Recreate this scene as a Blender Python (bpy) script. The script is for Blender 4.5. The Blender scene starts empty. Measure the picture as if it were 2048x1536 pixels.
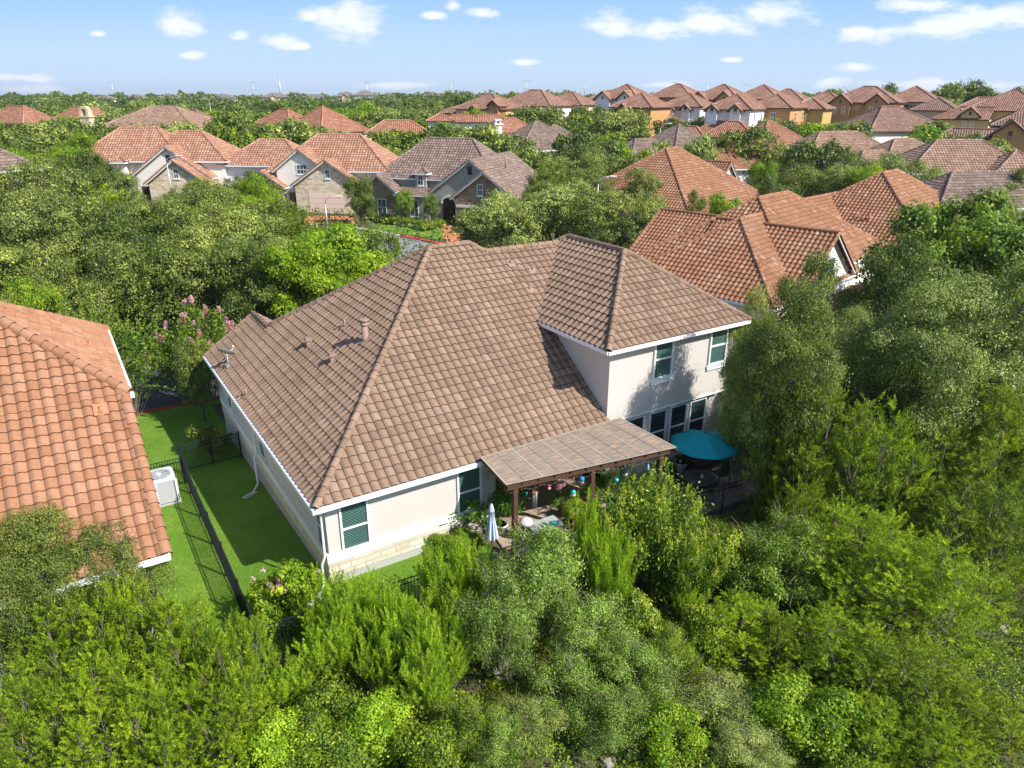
import bpy, bmesh, math, random, os
import numpy as np
from mathutils import Vector, Matrix

# ---------------------------------------------------------------- camera, sky, sun, exposure
SC = bpy.context.scene
COL = SC.collection
FOC, CAMZ = 1450.0, 15.53
PITCH = math.atan2(578, FOC)
cd = bpy.data.cameras.new('camera'); cam = bpy.data.objects.new('camera', cd); COL.objects.link(cam)
cd.sensor_width = 36; cd.lens = 36 * FOC / 2048; cd.clip_start = .1; cd.clip_end = 9000
cam.location = (0, 0, CAMZ); cam.rotation_euler = (math.pi / 2 - PITCH, 0, 0)
SC.camera = cam
SUN_DIR = Vector((-3.24, 1.91, -3.29)).normalized()
sd = bpy.data.lights.new('sun', 'SUN'); sd.energy = 5.0; sd.angle = math.radians(.5); sd.color = (1, .955, .88)
sun = bpy.data.objects.new('sun', sd); COL.objects.link(sun)
sun.rotation_euler = SUN_DIR.to_track_quat('-Z', 'Y').to_euler(); sun.location = (40, -20, 60)
SC.view_settings.view_transform = 'Standard'; SC.view_settings.look = 'None'
SC.view_settings.exposure = 0.55; SC.view_settings.gamma = 1
SC.cycles.max_bounces = 6; SC.cycles.diffuse_bounces = 3; SC.cycles.glossy_bounces = 2
SC.cycles.transmission_bounces = 4; SC.cycles.transparent_max_bounces = 6
SC.cycles.use_denoising = True

def ray(px, py):
    u = (px - 1024) / FOC; v = (py - 768) / FOC
    return np.array([u, math.cos(PITCH) - v * math.sin(PITCH), -math.sin(PITCH) - v * math.cos(PITCH)])
def GZ(px, py, z):
    d = ray(px, py); return np.array([0, 0, CAMZ]) + d * ((z - CAMZ) / d[2])
def DY(px, py, Y):
    d = ray(px, py); return np.array([0, 0, CAMZ]) + d * (Y / d[1])
def PIX(w):
    w = np.array(w, float) - np.array([0, 0, CAMZ]); c, s = math.cos(PITCH), math.sin(PITCH)
    dep = w[1] * c - w[2] * s; up = w[1] * s + w[2] * c
    return 1024 + FOC * w[0] / dep, 768 - FOC * up / dep

# ---- node helpers
def mat_new(name):
    m = bpy.data.materials.new(name); m.use_nodes = True
    nt = m.node_tree; nt.nodes.clear()
    return m, nt
def N(nt, t, **kw):
    n = nt.nodes.new(t)
    for k, v in kw.items():
        if k.startswith('i_'):
            n.inputs[k[2:].replace('_', ' ')].default_value = v
        else: setattr(n, k, v)
    return n
def L(nt, a, b): nt.links.new(a, b)
def ramp(nt, stops, fac=None, interp='LINEAR'):
    r = nt.nodes.new('ShaderNodeValToRGB'); r.color_ramp.interpolation = interp
    e = r.color_ramp.elements
    e[0].position = stops[0][0]; e[0].color = (*stops[0][1], 1)
    e[1].position = stops[-1][0]; e[1].color = (*stops[-1][1], 1)
    for p, c in stops[1:-1]:
        x = e.new(p); x.color = (*c, 1)
    if fac is not None: L(nt, fac, r.inputs[0])
    return r
def math_n(nt, op, a, b=None, clamp=False):
    n = nt.nodes.new('ShaderNodeMath'); n.operation = op; n.use_clamp = clamp
    for i, x in enumerate((a, b)):
        if x is None: continue
        if isinstance(x, (int, float)): n.inputs[i].default_value = x
        else: L(nt, x, n.inputs[i])
    return n.outputs[0]
def mixc(nt, fac, a, b, mode='MIX'):
    n = nt.nodes.new('ShaderNodeMix'); n.data_type = 'RGBA'; n.blend_type = mode
    for i, x in ((0, fac), (6, a), (7, b)):
        if isinstance(x, (int, float)): n.inputs[i].default_value = x
        elif isinstance(x, tuple): n.inputs[i].default_value = (*x, 1)
        else: L(nt, x, n.inputs[i])
    return n.outputs[2]
def coords(nt, kind='Object', scale=None):
    t = nt.nodes.new('ShaderNodeTexCoord')
    if scale is None: return t.outputs[kind]
    m = nt.nodes.new('ShaderNodeMapping'); m.inputs['Scale'].default_value = scale
    L(nt, t.outputs[kind], m.inputs[0]); return m.outputs[0]
def noise(nt, vec, scale, detail=4, rough=.55):
    n = nt.nodes.new('ShaderNodeTexNoise'); n.inputs['Scale'].default_value = scale
    n.inputs['Detail'].default_value = detail; n.inputs['Roughness'].default_value = rough
    if vec is not None: L(nt, vec, n.inputs['Vector'])
    return n.outputs['Fac']
def finish(nt, col, rough=.8, bump=None, bstr=.3, bdist=.02, metal=0, trans=0, spec=.3, alpha=None):
    p = nt.nodes.new('ShaderNodeBsdfPrincipled'); o = nt.nodes.new('ShaderNodeOutputMaterial')
    if isinstance(col, tuple): p.inputs['Base Color'].default_value = (*col, 1)
    else: L(nt, col, p.inputs['Base Color'])
    if isinstance(rough, (int, float)): p.inputs['Roughness'].default_value = rough
    else: L(nt, rough, p.inputs['Roughness'])
    p.inputs['Metallic'].default_value = metal
    p.inputs['Specular IOR Level'].default_value = spec
    if alpha is not None:
        if isinstance(alpha, (int, float)): p.inputs['Alpha'].default_value = alpha
        else: L(nt, alpha, p.inputs['Alpha'])
    if bump is not None:
        b = nt.nodes.new('ShaderNodeBump'); b.inputs['Strength'].default_value = bstr; b.inputs['Distance'].default_value = bdist
        L(nt, bump, b.inputs['Height']); L(nt, b.outputs[0], p.inputs['Normal'])
    if trans:
        t = nt.nodes.new('ShaderNodeBsdfTranslucent'); mx = nt.nodes.new('ShaderNodeMixShader'); mx.inputs[0].default_value = trans
        if isinstance(col, tuple): t.inputs[0].default_value = (*col, 1)
        else:
            g = mixc(nt, 1.0, col, (1.5, 1.5, .6), 'MULTIPLY'); L(nt, g, t.inputs[0])
        L(nt, p.outputs[0], mx.inputs[1]); L(nt, t.outputs[0], mx.inputs[2]); L(nt, mx.outputs[0], o.inputs[0])
    else: L(nt, p.outputs[0], o.inputs[0])
    return p

# ---- world: Nishita sky with wind-drawn clouds in world directions
world = bpy.data.worlds.new('World'); SC.world = world; world.use_nodes = True
nt = world.node_tree; nt.nodes.clear()
sky = N(nt, 'ShaderNodeTexSky', sky_type='NISHITA', sun_disc=False)
sky.sun_elevation = math.asin(-SUN_DIR.z); sky.sun_rotation = math.atan2(-SUN_DIR.x, -SUN_DIR.y)
sky.air_density = 1.0; sky.dust_density = .6; sky.ozone_density = 2.2; sky.altitude = 200
tc = nt.nodes.new('ShaderNodeTexCoord'); sep = nt.nodes.new('ShaderNodeSeparateXYZ'); L(nt, tc.outputs['Generated'], sep.inputs[0])
yy = math_n(nt, 'MAXIMUM', sep.outputs[1], .02)
gx = math_n(nt, 'DIVIDE', sep.outputs[0], yy); gz = math_n(nt, 'DIVIDE', sep.outputs[2], yy)
cmb = nt.nodes.new('ShaderNodeCombineXYZ'); L(nt, gx, cmb.inputs[0]); L(nt, gz, cmb.inputs[1])
CLOUDS = [(365, 50, 62, 26), (700, 38, 80, 46), (655, 30, 40, 26), (478, 72, 28, 12), (556, 84, 48, 15), (600, 92, 26, 9), (385, 110, 36, 8),
          (870, 32, 26, 7), (905, 8, 18, 12), (962, 27, 36, 9), (625, 30, 26, 12), (1055, 124, 36, 7), (1240, 50, 60, 28), (1310, 58, 90, 20), (1430, 46, 90, 26), (1560, 28, 90, 24),
          (1720, 66, 50, 14), (1850, 60, 130, 22), (1985, 40, 110, 28), (1830, 10, 90, 14), (1715, 134, 46, 11), (1470, 120, 28, 6),
          (1660, 168, 50, 12), (1850, 168, 130, 12), (40, 155, 90, 10), (60, 178, 90, 8), (780, 170, 90, 8), (1330, 170, 60, 8), (198, 68, 22, 7), (2000, 172, 60, 14)]
best = None
nz = N(nt, 'ShaderNodeTexNoise'); nz.inputs['Scale'].default_value = 26; nz.inputs['Detail'].default_value = 7; nz.inputs['Roughness'].default_value = .62
mp = nt.nodes.new('ShaderNodeMapping'); mp.inputs['Scale'].default_value = (.6, 1.5, 1); L(nt, cmb.outputs[0], mp.inputs[0]); L(nt, mp.outputs[0], nz.inputs['Vector'])
for (px, py, rx, ry) in CLOUDS:
    d = ray(px, py); cx, cz = d[0] / d[1], d[2] / d[1]
    sc_ = 1 / (FOC * 1.08)
    m = nt.nodes.new('ShaderNodeMapping'); ax, az = 1 / (rx * sc_ * 1.12), 1 / (ry * sc_ * 1.25)
    m.inputs['Scale'].default_value = (ax, az, 0); m.inputs['Location'].default_value = (-cx * ax, -cz * az, 0)
    L(nt, cmb.outputs[0], m.inputs[0])
    ln = nt.nodes.new('ShaderNodeVectorMath'); ln.operation = 'LENGTH'; L(nt, m.outputs[0], ln.inputs[0])
    v = math_n(nt, 'SUBTRACT', 1.0, ln.outputs['Value'])
    best = v if best is None else math_n(nt, 'MAXIMUM', best, v)
nn = math_n(nt, 'MULTIPLY', math_n(nt, 'SUBTRACT', nz.outputs['Fac'], .5), 2.6)
cl = math_n(nt, 'ADD', math_n(nt, 'MAXIMUM', best, -1.5), nn)
mr = N(nt, 'ShaderNodeMapRange', interpolation_type='SMOOTHSTEP'); L(nt, cl, mr.inputs[0])
mr.inputs[1].default_value = -.02; mr.inputs[2].default_value = .85; mr.inputs[3].default_value = 0; mr.inputs[4].default_value = .85
# faint high veil near the horizon
el = math_n(nt, 'MULTIPLY', math_n(nt, 'SUBTRACT', .11, gz), 9, True)
veil = math_n(nt, 'MULTIPLY', el, .12)
cf = math_n(nt, 'MAXIMUM', mr.outputs[0], veil)
skyc = mixc(nt, 1.0, sky.outputs[0], (1.25, 1.22, 1.25), 'MULTIPLY')
air = math_n(nt, 'MULTIPLY', math_n(nt, 'SUBTRACT', .75, math_n(nt, 'ABSOLUTE', gz)), 1.9, True)
lowsky = ramp(nt, [(0, (.52, .71, .97)), (.28, (.45, .67, .99)), (.62, (.27, .54, .96)), (1, (.16, .41, .90))], math_n(nt, 'MULTIPLY', math_n(nt, 'ABSOLUTE', gz), 4.5, True)).outputs[0]
lows = nt.nodes.new('ShaderNodeVectorMath'); lows.operation = 'SCALE'; L(nt, lowsky, lows.inputs[0]); lows.inputs['Scale'].default_value = 6.9
skyc = mixc(nt, math_n(nt, 'MULTIPLY', air, .92), skyc, lows.outputs[0])
out = mixc(nt, cf, skyc, (7.1, 7.25, 7.6))
bg = nt.nodes.new('ShaderNodeBackground'); bg.inputs[1].default_value = .105; L(nt, out, bg.inputs[0])
wo = nt.nodes.new('ShaderNodeOutputWorld'); L(nt, bg.outputs[0], wo.inputs[0])

# ---------------------------------------------------------------- mesh helpers
class MB:
    def __init__(s): s.v = []; s.f = []; s.m = []; s.sm = []
    def poly(s, pts, m=0, smooth=False):
        b = len(s.v); s.v += [tuple(p) for p in pts]; s.f.append(tuple(range(b, b + len(pts)))); s.m.append(m); s.sm.append(smooth)
    def box(s, x0, x1, y0, y1, z0, z1, m=0):
        b = len(s.v); s.v += [(x, y, z) for z in (z0, z1) for y in (y0, y1) for x in (x0, x1)]
        for f in ((0, 2, 3, 1), (4, 5, 7, 6), (0, 1, 5, 4), (2, 6, 7, 3), (0, 4, 6, 2), (1, 3, 7, 5)):
            s.f.append(tuple(b + i for i in f)); s.m.append(m); s.sm.append(False)
    def obox(s, c, R, Nn, hx, hy, hz, m=0, U=(0, 0, 1)):
        c = np.array(c, float); R = np.array(R, float); Nn = np.array(Nn, float); U = np.array(U, float); b = len(s.v)
        for k in (-1, 1):
            for j in (-1, 1):
                for i in (-1, 1): s.v.append(tuple(c + R * hx * i + Nn * hy * j + U * hz * k))
        for f in ((0, 2, 3, 1), (4, 5, 7, 6), (0, 1, 5, 4), (2, 6, 7, 3), (0, 4, 6, 2), (1, 3, 7, 5)):
            s.f.append(tuple(b + i for i in f)); s.m.append(m); s.sm.append(False)
    def beam(s, p0, p1, w, h, m=0):
        p0 = np.array(p0, float); p1 = np.array(p1, float); d = p1 - p0; l = np.linalg.norm(d); d /= l
        up = np.array([0, 0, 1.]) if abs(d[2]) < .95 else np.array([1., 0, 0])
        n = np.cross(up, d); n /= np.linalg.norm(n); u = np.cross(d, n)
        s.obox((p0 + p1) / 2, d, n, l / 2, w / 2, h / 2, m, u)
    def tube(s, pts, radii, k=6, m=0, cap=True):
        pts = [np.array(p, float) for p in pts]; n = len(pts); b = len(s.v); ref = None
        for i, p in enumerate(pts):
            d = pts[min(i + 1, n - 1)] - pts[max(i - 1, 0)]; d /= (np.linalg.norm(d) + 1e-9)
            if ref is None: ref = np.array([1., 0, 0]) if abs(d[0]) < .9 else np.array([0, 1., 0])
            a = np.cross(d, ref); a /= (np.linalg.norm(a) + 1e-9); c = np.cross(d, a); ref = np.cross(a, d)
            for j in range(k):
                t = 2 * math.pi * j / k; s.v.append(tuple(p + (a * math.cos(t) + c * math.sin(t)) * radii[i]))
        for i in range(n - 1):
            for j in range(k):
                j2 = (j + 1) % k
                s.f.append((b + i * k + j, b + i * k + j2, b + (i + 1) * k + j2, b + (i + 1) * k + j)); s.m.append(m); s.sm.append(True)
        if cap:
            s.f.append(tuple(b + j for j in range(k))[::-1]); s.m.append(m); s.sm.append(False)
            s.f.append(tuple(b + (n - 1) * k + j for j in range(k))); s.m.append(m); s.sm.append(False)
    def lathe(s, prof, c=(0, 0, 0), k=16, m=0, closed=True):
        s.tube([(c[0], c[1], c[2] + z) for r, z in prof], [max(r, .0005) for r, z in prof], k, m, closed)
    def build(s, name, mats, parent=None, loc=None):
        me = bpy.data.meshes.new(name); me.from_pydata(s.v, [], s.f)
        for mt in (mats if isinstance(mats, (list, tuple)) else [mats]): me.materials.append(mt)
        if len(set(s.m)) > 1: me.polygons.foreach_set('material_index', s.m)
        me.polygons.foreach_set('use_smooth', s.sm); me.update()
        return link(name, me, parent, loc)
def link(name, me, parent=None, loc=None):
    o = bpy.data.objects.new(name, me); COL.objects.link(o)
    if parent is not None: o.parent = parent
    if loc is not None: o.location = loc
    return o
def tag(o, label=None, cat=None, group=None, kind=None):
    if label: o['label'] = label
    if cat: o['category'] = cat
    if group: o['group'] = group
    if kind: o['kind'] = kind
    return o
def empty(name, loc, rz=0, label=None, cat=None, group=None):
    o = bpy.data.objects.new(name, None); COL.objects.link(o); o.location = loc; o.rotation_euler = (0, 0, rz); o.empty_display_size = .3
    return tag(o, label, cat, group)

# ---------------------------------------------------------------- materials
def roof_mat(name, cols, stain=(.25, .2, .18), seam=.45, stainamt=.5, flat=False):
    m, nt = mat_new(name)
    uv = coords(nt, 'UV'); sp = nt.nodes.new('ShaderNodeSeparateXYZ'); L(nt, uv, sp.inputs[0])
    fu = math_n(nt, 'FLOOR', sp.outputs[0]); fv = math_n(nt, 'FLOOR', sp.outputs[1])
    cb = nt.nodes.new('ShaderNodeCombineXYZ'); L(nt, fu, cb.inputs[0]); L(nt, fv, cb.inputs[1])
    wn = N(nt, 'ShaderNodeTexWhiteNoise', noise_dimensions='2D'); L(nt, cb.outputs[0], wn.inputs['Vector'])
    c = ramp(nt, cols, wn.outputs['Value']).outputs[0]
    ob = coords(nt, 'Object')
    n1 = noise(nt, ob, .35, 4, .6); n2 = noise(nt, ob, 5.0, 5, .7)
    k = math_n(nt, 'MULTIPLY', math_n(nt, 'MULTIPLY', math_n(nt, 'SUBTRACT', n2, .5), 3.2, True), stainamt)
    k = math_n(nt, 'MULTIPLY', k, math_n(nt, 'ADD', n1, .35))
    c = mixc(nt, k, c, stain)
    k2 = math_n(nt, 'MULTIPLY', math_n(nt, 'SUBTRACT', n1, .5), 1.2, True)
    c = mixc(nt, k2, c, tuple(min(1, x * 1.35) for x in cols[-1][1]))
    fr = math_n(nt, 'FRACT', sp.outputs[0])
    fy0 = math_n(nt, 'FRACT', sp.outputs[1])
    c = mixc(nt, math_n(nt, 'MULTIPLY', math_n(nt, 'GREATER_THAN', fy0, .90), .45), c, tuple(x * .3 for x in cols[0][1]))  # top of each tile: next course's shadow put into the colour, with grime
    se = math_n(nt, 'MULTIPLY', math_n(nt, 'GREATER_THAN', fr, .90), seam)
    c = mixc(nt, se, c, tuple(x * .25 for x in cols[0][1]))
    if flat:
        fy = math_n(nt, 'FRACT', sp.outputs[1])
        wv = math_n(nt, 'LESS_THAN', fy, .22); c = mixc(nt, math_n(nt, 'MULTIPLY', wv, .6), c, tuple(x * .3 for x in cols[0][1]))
        sb = math_n(nt, 'SINE', math_n(nt, 'MULTIPLY', sp.outputs[0], 6.283))
        finish(nt, c, .85, math_n(nt, 'ADD', sb, math_n(nt, 'MULTIPLY', fy, -1.0)), .9, .05)
    else:
        finish(nt, c, .82, noise(nt, ob, 60, 3), .25, .01)
    return m
def simple(name, col, rough=.7, var=.12, scale=3, bump=.15, bs=40, metal=0, spec=.3):
    m, nt = mat_new(name); ob = coords(nt)
    n1 = noise(nt, ob, scale, 5, .6)
    c = mixc(nt, n1, tuple(x * (1 - var) for x in col), tuple(min(1, x * (1 + var)) for x in col))
    finish(nt, c, rough, noise(nt, ob, bs, 3) if bump else None, bump, .01, metal, 0, spec)
    return m
def brick_like(name, cols, mortar, sx, sy, bump=.5, warp=.06, bw=.5, msize=.02):
    m, nt = mat_new(name)
    tcn = nt.nodes.new('ShaderNodeTexCoord'); gm = nt.nodes.new('ShaderNodeNewGeometry')
    spo = nt.nodes.new('ShaderNodeSeparateXYZ'); L(nt, tcn.outputs['Object'], spo.inputs[0])
    hz = math_n(nt, 'ADD', spo.outputs[0], spo.outputs[1])
    cb = nt.nodes.new('ShaderNodeCombineXYZ'); L(nt, hz, cb.inputs[0]); L(nt, spo.outputs[2], cb.inputs[1])
    nv = N(nt, 'ShaderNodeTexNoise'); nv.inputs['Scale'].default_value = 2.5; L(nt, tcn.outputs['Object'], nv.inputs['Vector'])
    va = nt.nodes.new('ShaderNodeVectorMath'); va.operation = 'MULTIPLY_ADD'; L(nt, nv.outputs['Color'], va.inputs[0]); va.inputs[1].default_value = (warp, warp, 0); L(nt, cb.outputs[0], va.inputs[2])
    br = nt.nodes.new('ShaderNodeTexBrick'); L(nt, va.outputs[0], br.inputs['Vector'])
    br.inputs['Scale'].default_value = 1; br.inputs['Brick Width'].default_value = sx; br.inputs['Row Height'].default_value = sy
    br.inputs['Mortar Size'].default_value = msize; br.inputs['Mortar Smooth'].default_value = .3; br.offset = .37; br.squash = 1.4; br.squash_frequency = 3
    br.inputs['Color1'].default_value = (0, 0, 0, 1); br.inputs['Color2'].default_value = (1, 1, 1, 1); br.inputs['Mortar'].default_value = (.5, .5, .5, 1)
    c = ramp(nt, cols, br.outputs['Color']).outputs[0]
    c = mixc(nt, math_n(nt, 'MULTIPLY', noise(nt, tcn.outputs['Object'], 6, 5, .7), .5), c, cols[0][1])
    c = mixc(nt, br.outputs['Fac'], c, mortar)
    h = math_n(nt, 'SUBTRACT', noise(nt, tcn.outputs['Object'], 9, 5, .7), br.outputs['Fac'])
    finish(nt, c, .85, h, bump, .05)
    return m
def leaf_mat(name, cols, trans=.35, hue=.0, rough=.55):
    m, nt = mat_new(name)
    at = N(nt, 'ShaderNodeAttribute', attribute_name='tone')
    oi = nt.nodes.new('ShaderNodeObjectInfo')
    t = math_n(nt, 'ADD', at.outputs['Fac'], math_n(nt, 'MULTIPLY', math_n(nt, 'SUBTRACT', oi.outputs['Random'], .5), .22), True)
    c = ramp(nt, cols, t).outputs[0]
    finish(nt, c, rough, trans=trans, spec=.35)
    return m
def glass_mat(name, slat=(.15, .30, .26), dark=(.012, .03, .03), per=.06, duty=.45, rough=.08):
    m, nt = mat_new(name); ob = coords(nt); sp = nt.nodes.new('ShaderNodeSeparateXYZ'); L(nt, ob, sp.inputs[0])
    fr = math_n(nt, 'FRACT', math_n(nt, 'DIVIDE', sp.outputs[2], per))
    c = mixc(nt, math_n(nt, 'GREATER_THAN', fr, duty), slat, dark)
    c = mixc(nt, math_n(nt, 'MULTIPLY', noise(nt, ob, 1.2, 2), .5), c, dark)
    finish(nt, c, rough, noise(nt, ob, 2.2, 2), .06, .02, spec=.9)
    return m
M = {}
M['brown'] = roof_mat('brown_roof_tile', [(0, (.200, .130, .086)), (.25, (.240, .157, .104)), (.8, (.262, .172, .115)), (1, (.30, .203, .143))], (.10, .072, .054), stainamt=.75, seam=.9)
M['brown_edge'] = simple('tile_edge_brown', (.045, .025, .018), .9, .3, 8)  # shadow gap under each tile lip put into the colour, with edge dirt
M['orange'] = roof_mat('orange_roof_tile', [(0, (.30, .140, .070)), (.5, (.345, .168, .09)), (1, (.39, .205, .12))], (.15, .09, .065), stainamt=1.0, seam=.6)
M['orange_edge'] = simple('tile_edge_orange', (.06, .022, .013), .9, .3, 8)  # orange tile lips: gap shadow painted dark, with edge dirt
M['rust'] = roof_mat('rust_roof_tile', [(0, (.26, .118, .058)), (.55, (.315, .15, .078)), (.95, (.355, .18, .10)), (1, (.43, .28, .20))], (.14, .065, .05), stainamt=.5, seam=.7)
M['rust_edge'] = simple('tile_edge_rust', (.05, .02, .013), .9, .3, 8)  # rust tile lips: gap shadow painted dark, with edge dirt
M['redclay'] = roof_mat('red_clay_roof_tile', [(0, (.30, .145, .088)), (.6, (.355, .18, .112)), (1, (.43, .26, .18))], (.2, .10, .08), stainamt=.4)
M['tan'] = roof_mat('tan_roof_tile', [(0, (.24, .14, .095)), (.6, (.31, .19, .13)), (1, (.39, .26, .19))], (.16, .10, .08), stainamt=.4)
M['greybrown'] = roof_mat('grey_brown_roof_tile', [(0, (.16, .112, .09)), (.6, (.22, .155, .122)), (1, (.29, .215, .175))], (.11, .08, .07), stainamt=.4)
M['far_rust'] = roof_mat('far_terracotta_tile', [(0, (.26, .125, .08)), (.55, (.33, .17, .112)), (.9, (.39, .215, .15)), (1, (.47, .32, .24))], (.2, .12, .09), flat=True)
M['far_brown'] = roof_mat('far_brown_tile', [(0, (.20, .115, .08)), (.6, (.26, .15, .108)), (1, (.34, .215, .16))], (.2, .12, .09), flat=True)
M['far_red'] = roof_mat('far_red_tile', [(0, (.30, .125, .072)), (.6, (.38, .17, .10)), (1, (.46, .25, .16))], (.25, .12, .09), flat=True)
M['grey_roof'] = roof_mat('grey_shingle', [(0, (.20, .17, .15)), (.6, (.26, .22, .2)), (1, (.31, .27, .245))], (.2, .18, .16), flat=True)
M['stucco'] = simple('greige_stucco', (.55, .515, .48), .9, .06, .9, .35, 90)
M['band'] = simple('white_band', (.74, .73, .70), .8, .03, 3, .2, 60)
M['white'] = simple('white_trim_paint', (.80, .80, .80), .5, .03, 3, 0)
M['cream'] = simple('cream_stucco', (.78, .73, .66), .9, .05, 1, .3, 60)
M['wht_stucco'] = simple('white_stucco', (.74, .73, .72), .9, .05, 1, .2, 60)
M['grey_st'] = simple('grey_stucco', (.36, .33, .295), .9, .05, 1, .3, 60)
M['yellow'] = simple('yellow_stucco', (.66, .47, .20), .9, .06, .6, .1, 30)
M['olive'] = simple('olive_yellow_stucco', (.46, .33, .12), .9, .06, .6, .1, 30)
M['orangew'] = simple('orange_stucco', (.50, .26, .11), .9, .06, .6, .1, 30)
M['tanw'] = simple('tan_stucco', (.60, .48, .32), .9, .06, .6, .1, 30)
M['pink'] = simple('blush_garage_paint', (.74, .56, .47), .6, .03, 1, 0)
M['concrete'] = simple('concrete', (.40, .40, .39), .9, .12, 4, .3, 50)
M['stone_w'] = brick_like('cream_limestone', [(0, (.55, .47, .36)), (.5, (.66, .60, .50)), (1, (.72, .68, .61))], (.50, .44, .36), .55, .24)
M['stone_g'] = brick_like('golden_limestone', [(0, (.50, .36, .19)), (.4, (.66, .55, .39)), (.7, (.74, .68, .56)), (1, (.76, .73, .66))], (.52, .46, .38), .42, .2)
M['stone_b'] = brick_like('brown_flagstone', [(0, (.19, .12, .07)), (.5, (.27, .19, .12)), (1, (.36, .28, .19))], (.40, .35, .28), .5, .34, warp=.5)
M['glass'] = glass_mat('window_glass_blinds')
M['glass_d'] = glass_mat('dark_window_glass', (.03, .05, .055), (.015, .03, .035), .3, .5)
M['wood'] = simple('stained_cedar', (.085, .042, .025), .75, .35, 6, .4, 30)
M['wood_dk'] = simple('dark_door_wood', (.05, .025, .016), .6, .3, 6)
M['metal_blk'] = simple('black_powder_coat', (.018, .022, .026), .45, .1, 5, 0)
M['metal_gr'] = simple('galvanised_grey', (.45, .46, .47), .45, .1, 5, 0, metal=.5)
M['ac'] = simple('ac_grey_paint', (.55, .57, .59), .5, .05, 5, 0)
M['ac_dk'] = simple('ac_louvre_dark', (.20, .215, .235), .6, .1, 5, 0)
M['vent'] = simple('painted_vent', (.30, .20, .155), .7, .08, 5, 0)
M['vent_o'] = simple('terracotta_vent', (.50, .20, .11), .7, .08, 5, 0)
M['asphalt'] = simple('asphalt', (.065, .068, .075), .9, .25, 1.5, .4, 60)
M['asphalt_l'] = simple('worn_asphalt', (.22, .225, .24), .9, .15, .6, .3, 40)
M['redcurb'] = simple('red_curb_paint', (.42, .06, .05), .7, .2, 3, 0)
M['kerb'] = simple('kerb_concrete', (.46, .42, .37), .9, .12, 3)
M['terracotta_pave'] = simple('terracotta_paving', (.50, .20, .095), .85, .15, 2)
M['patio'] = brick_like('patio_pavers', [(0, (.30, .22, .16)), (.5, (.38, .29, .21)), (1, (.45, .36, .27))], (.25, .2, .15), .6, .4)
M['bark'] = simple('grey_bark', (.11, .09, .075), .9, .35, 8, .6, 20)
M['bark_l'] = simple('pale_twig_bark', (.20, .165, .135), .9, .25, 8, .4, 20)
M['teal'] = simple('teal_canvas', (.0, .36, .41), .75, .05, 2, .15, 200)
M['blue_glaze'] = simple('blue_glaze', (.01, .27, .50), .25, .2, 6, 0, spec=.6)
M['white_glaze'] = simple('white_glaze', (.66, .64, .60), .35, .1, 6, 0, spec=.5)
M['dkgreen'] = simple('dark_green_mesh', (.02, .045, .045), .7, .1, 10, 0)
M['turq'] = simple('turquoise_glass', (.03, .42, .42), .2, .2, 10, 0, spec=.7)
M['pinkf'] = simple('pink_petals', (.66, .30, .44), .6, .25, 30, 0)
M['red'] = simple('red_paint', (.45, .03, .04), .4, .2, 10, 0)
M['copper'] = simple('copper', (.55, .26, .15), .35, .1, 10, 0, metal=.6)
M['mulch'] = simple('mulch', (.17, .10, .065), .95, .4, 12, .8, 30)
# foliage
M['l_oak'] = leaf_mat('live_oak_leaf', [(0, (0.041, 0.062, 0.013)), (0.4, (0.162, 0.214, 0.038)), (0.75, (0.306, 0.364, 0.067)), (1, (0.53, 0.557, 0.126))], 0.25)
M['l_oakd'] = leaf_mat('dark_oak_leaf', [(0, (0.025, 0.045, 0.008)), (0.5, (0.114, 0.172, 0.024)), (0.8, (0.227, 0.276, 0.04)), (1, (0.405, 0.42, 0.066))], 0.25)
M['l_elm'] = leaf_mat('bright_leaf', [(0, (0.058, 0.117, 0.006)), (0.45, (0.183, 0.312, 0.013)), (0.8, (0.349, 0.471, 0.02)), (1, (0.549, 0.583, 0.032))], 0.38)
M['l_jun'] = leaf_mat('juniper_sprig', [(0, (0.037, 0.071, 0.004)), (0.45, (0.177, 0.283, 0.013)), (0.8, (0.333, 0.458, 0.014)), (1, (0.518, 0.605, 0.03))], 0.27)
M['l_jund'] = leaf_mat('deep_juniper_sprig', [(0, (0.026, 0.049, 0.003)), (0.45, (0.148, 0.221, 0.011)), (0.8, (0.294, 0.381, 0.014)), (1, (0.531, 0.55, 0.025))], 0.25)
M['l_bac'] = leaf_mat('feathery_sprig', [(0, (0.062, 0.124, 0.006)), (0.45, (0.23, 0.375, 0.015)), (0.8, (0.39, 0.545, 0.024)), (1, (0.597, 0.676, 0.048))], 0.33)
M['l_myr'] = leaf_mat('myrtle_leaf', [(0, (0.037, 0.077, 0.008)), (0.5, (0.154, 0.258, 0.025)), (0.85, (0.309, 0.411, 0.04)), (1, (0.618, 0.566, 0.079))], 0.32)
M['l_sum'] = leaf_mat('glossy_leaf', [(0, (0.035, 0.071, 0.008)), (0.5, (0.154, 0.27, 0.023)), (0.85, (0.359, 0.431, 0.041)), (1, (0.766, 0.604, 0.091))], 0.28, rough=.4)
M['l_yel'] = leaf_mat('yellow_bloom', [(0, (.28, .36, .04)), (.6, (.50, .52, .08)), (1, (.62, .48, .16))], .35) or leaf_mat('x', [(0, (0.33, 0.375, 0.026)), (0.6, (0.605, 0.6, 0.065)), (1, (0.715, 0.5, 0.156))], 0.3)
M['l_pink'] = leaf_mat('pink_bloom', [(0, (.50, .22, .32)), (.6, (.68, .38, .48)), (1, (.78, .58, .62))], .3)
M['l_grey'] = leaf_mat('grey_green_leaf', [(0, (0.055, 0.08, 0.02)), (0.45, (0.195, 0.252, 0.055)), (0.8, (0.338, 0.411, 0.092)), (1, (0.598, 0.638, 0.185))], 0.2)
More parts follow.
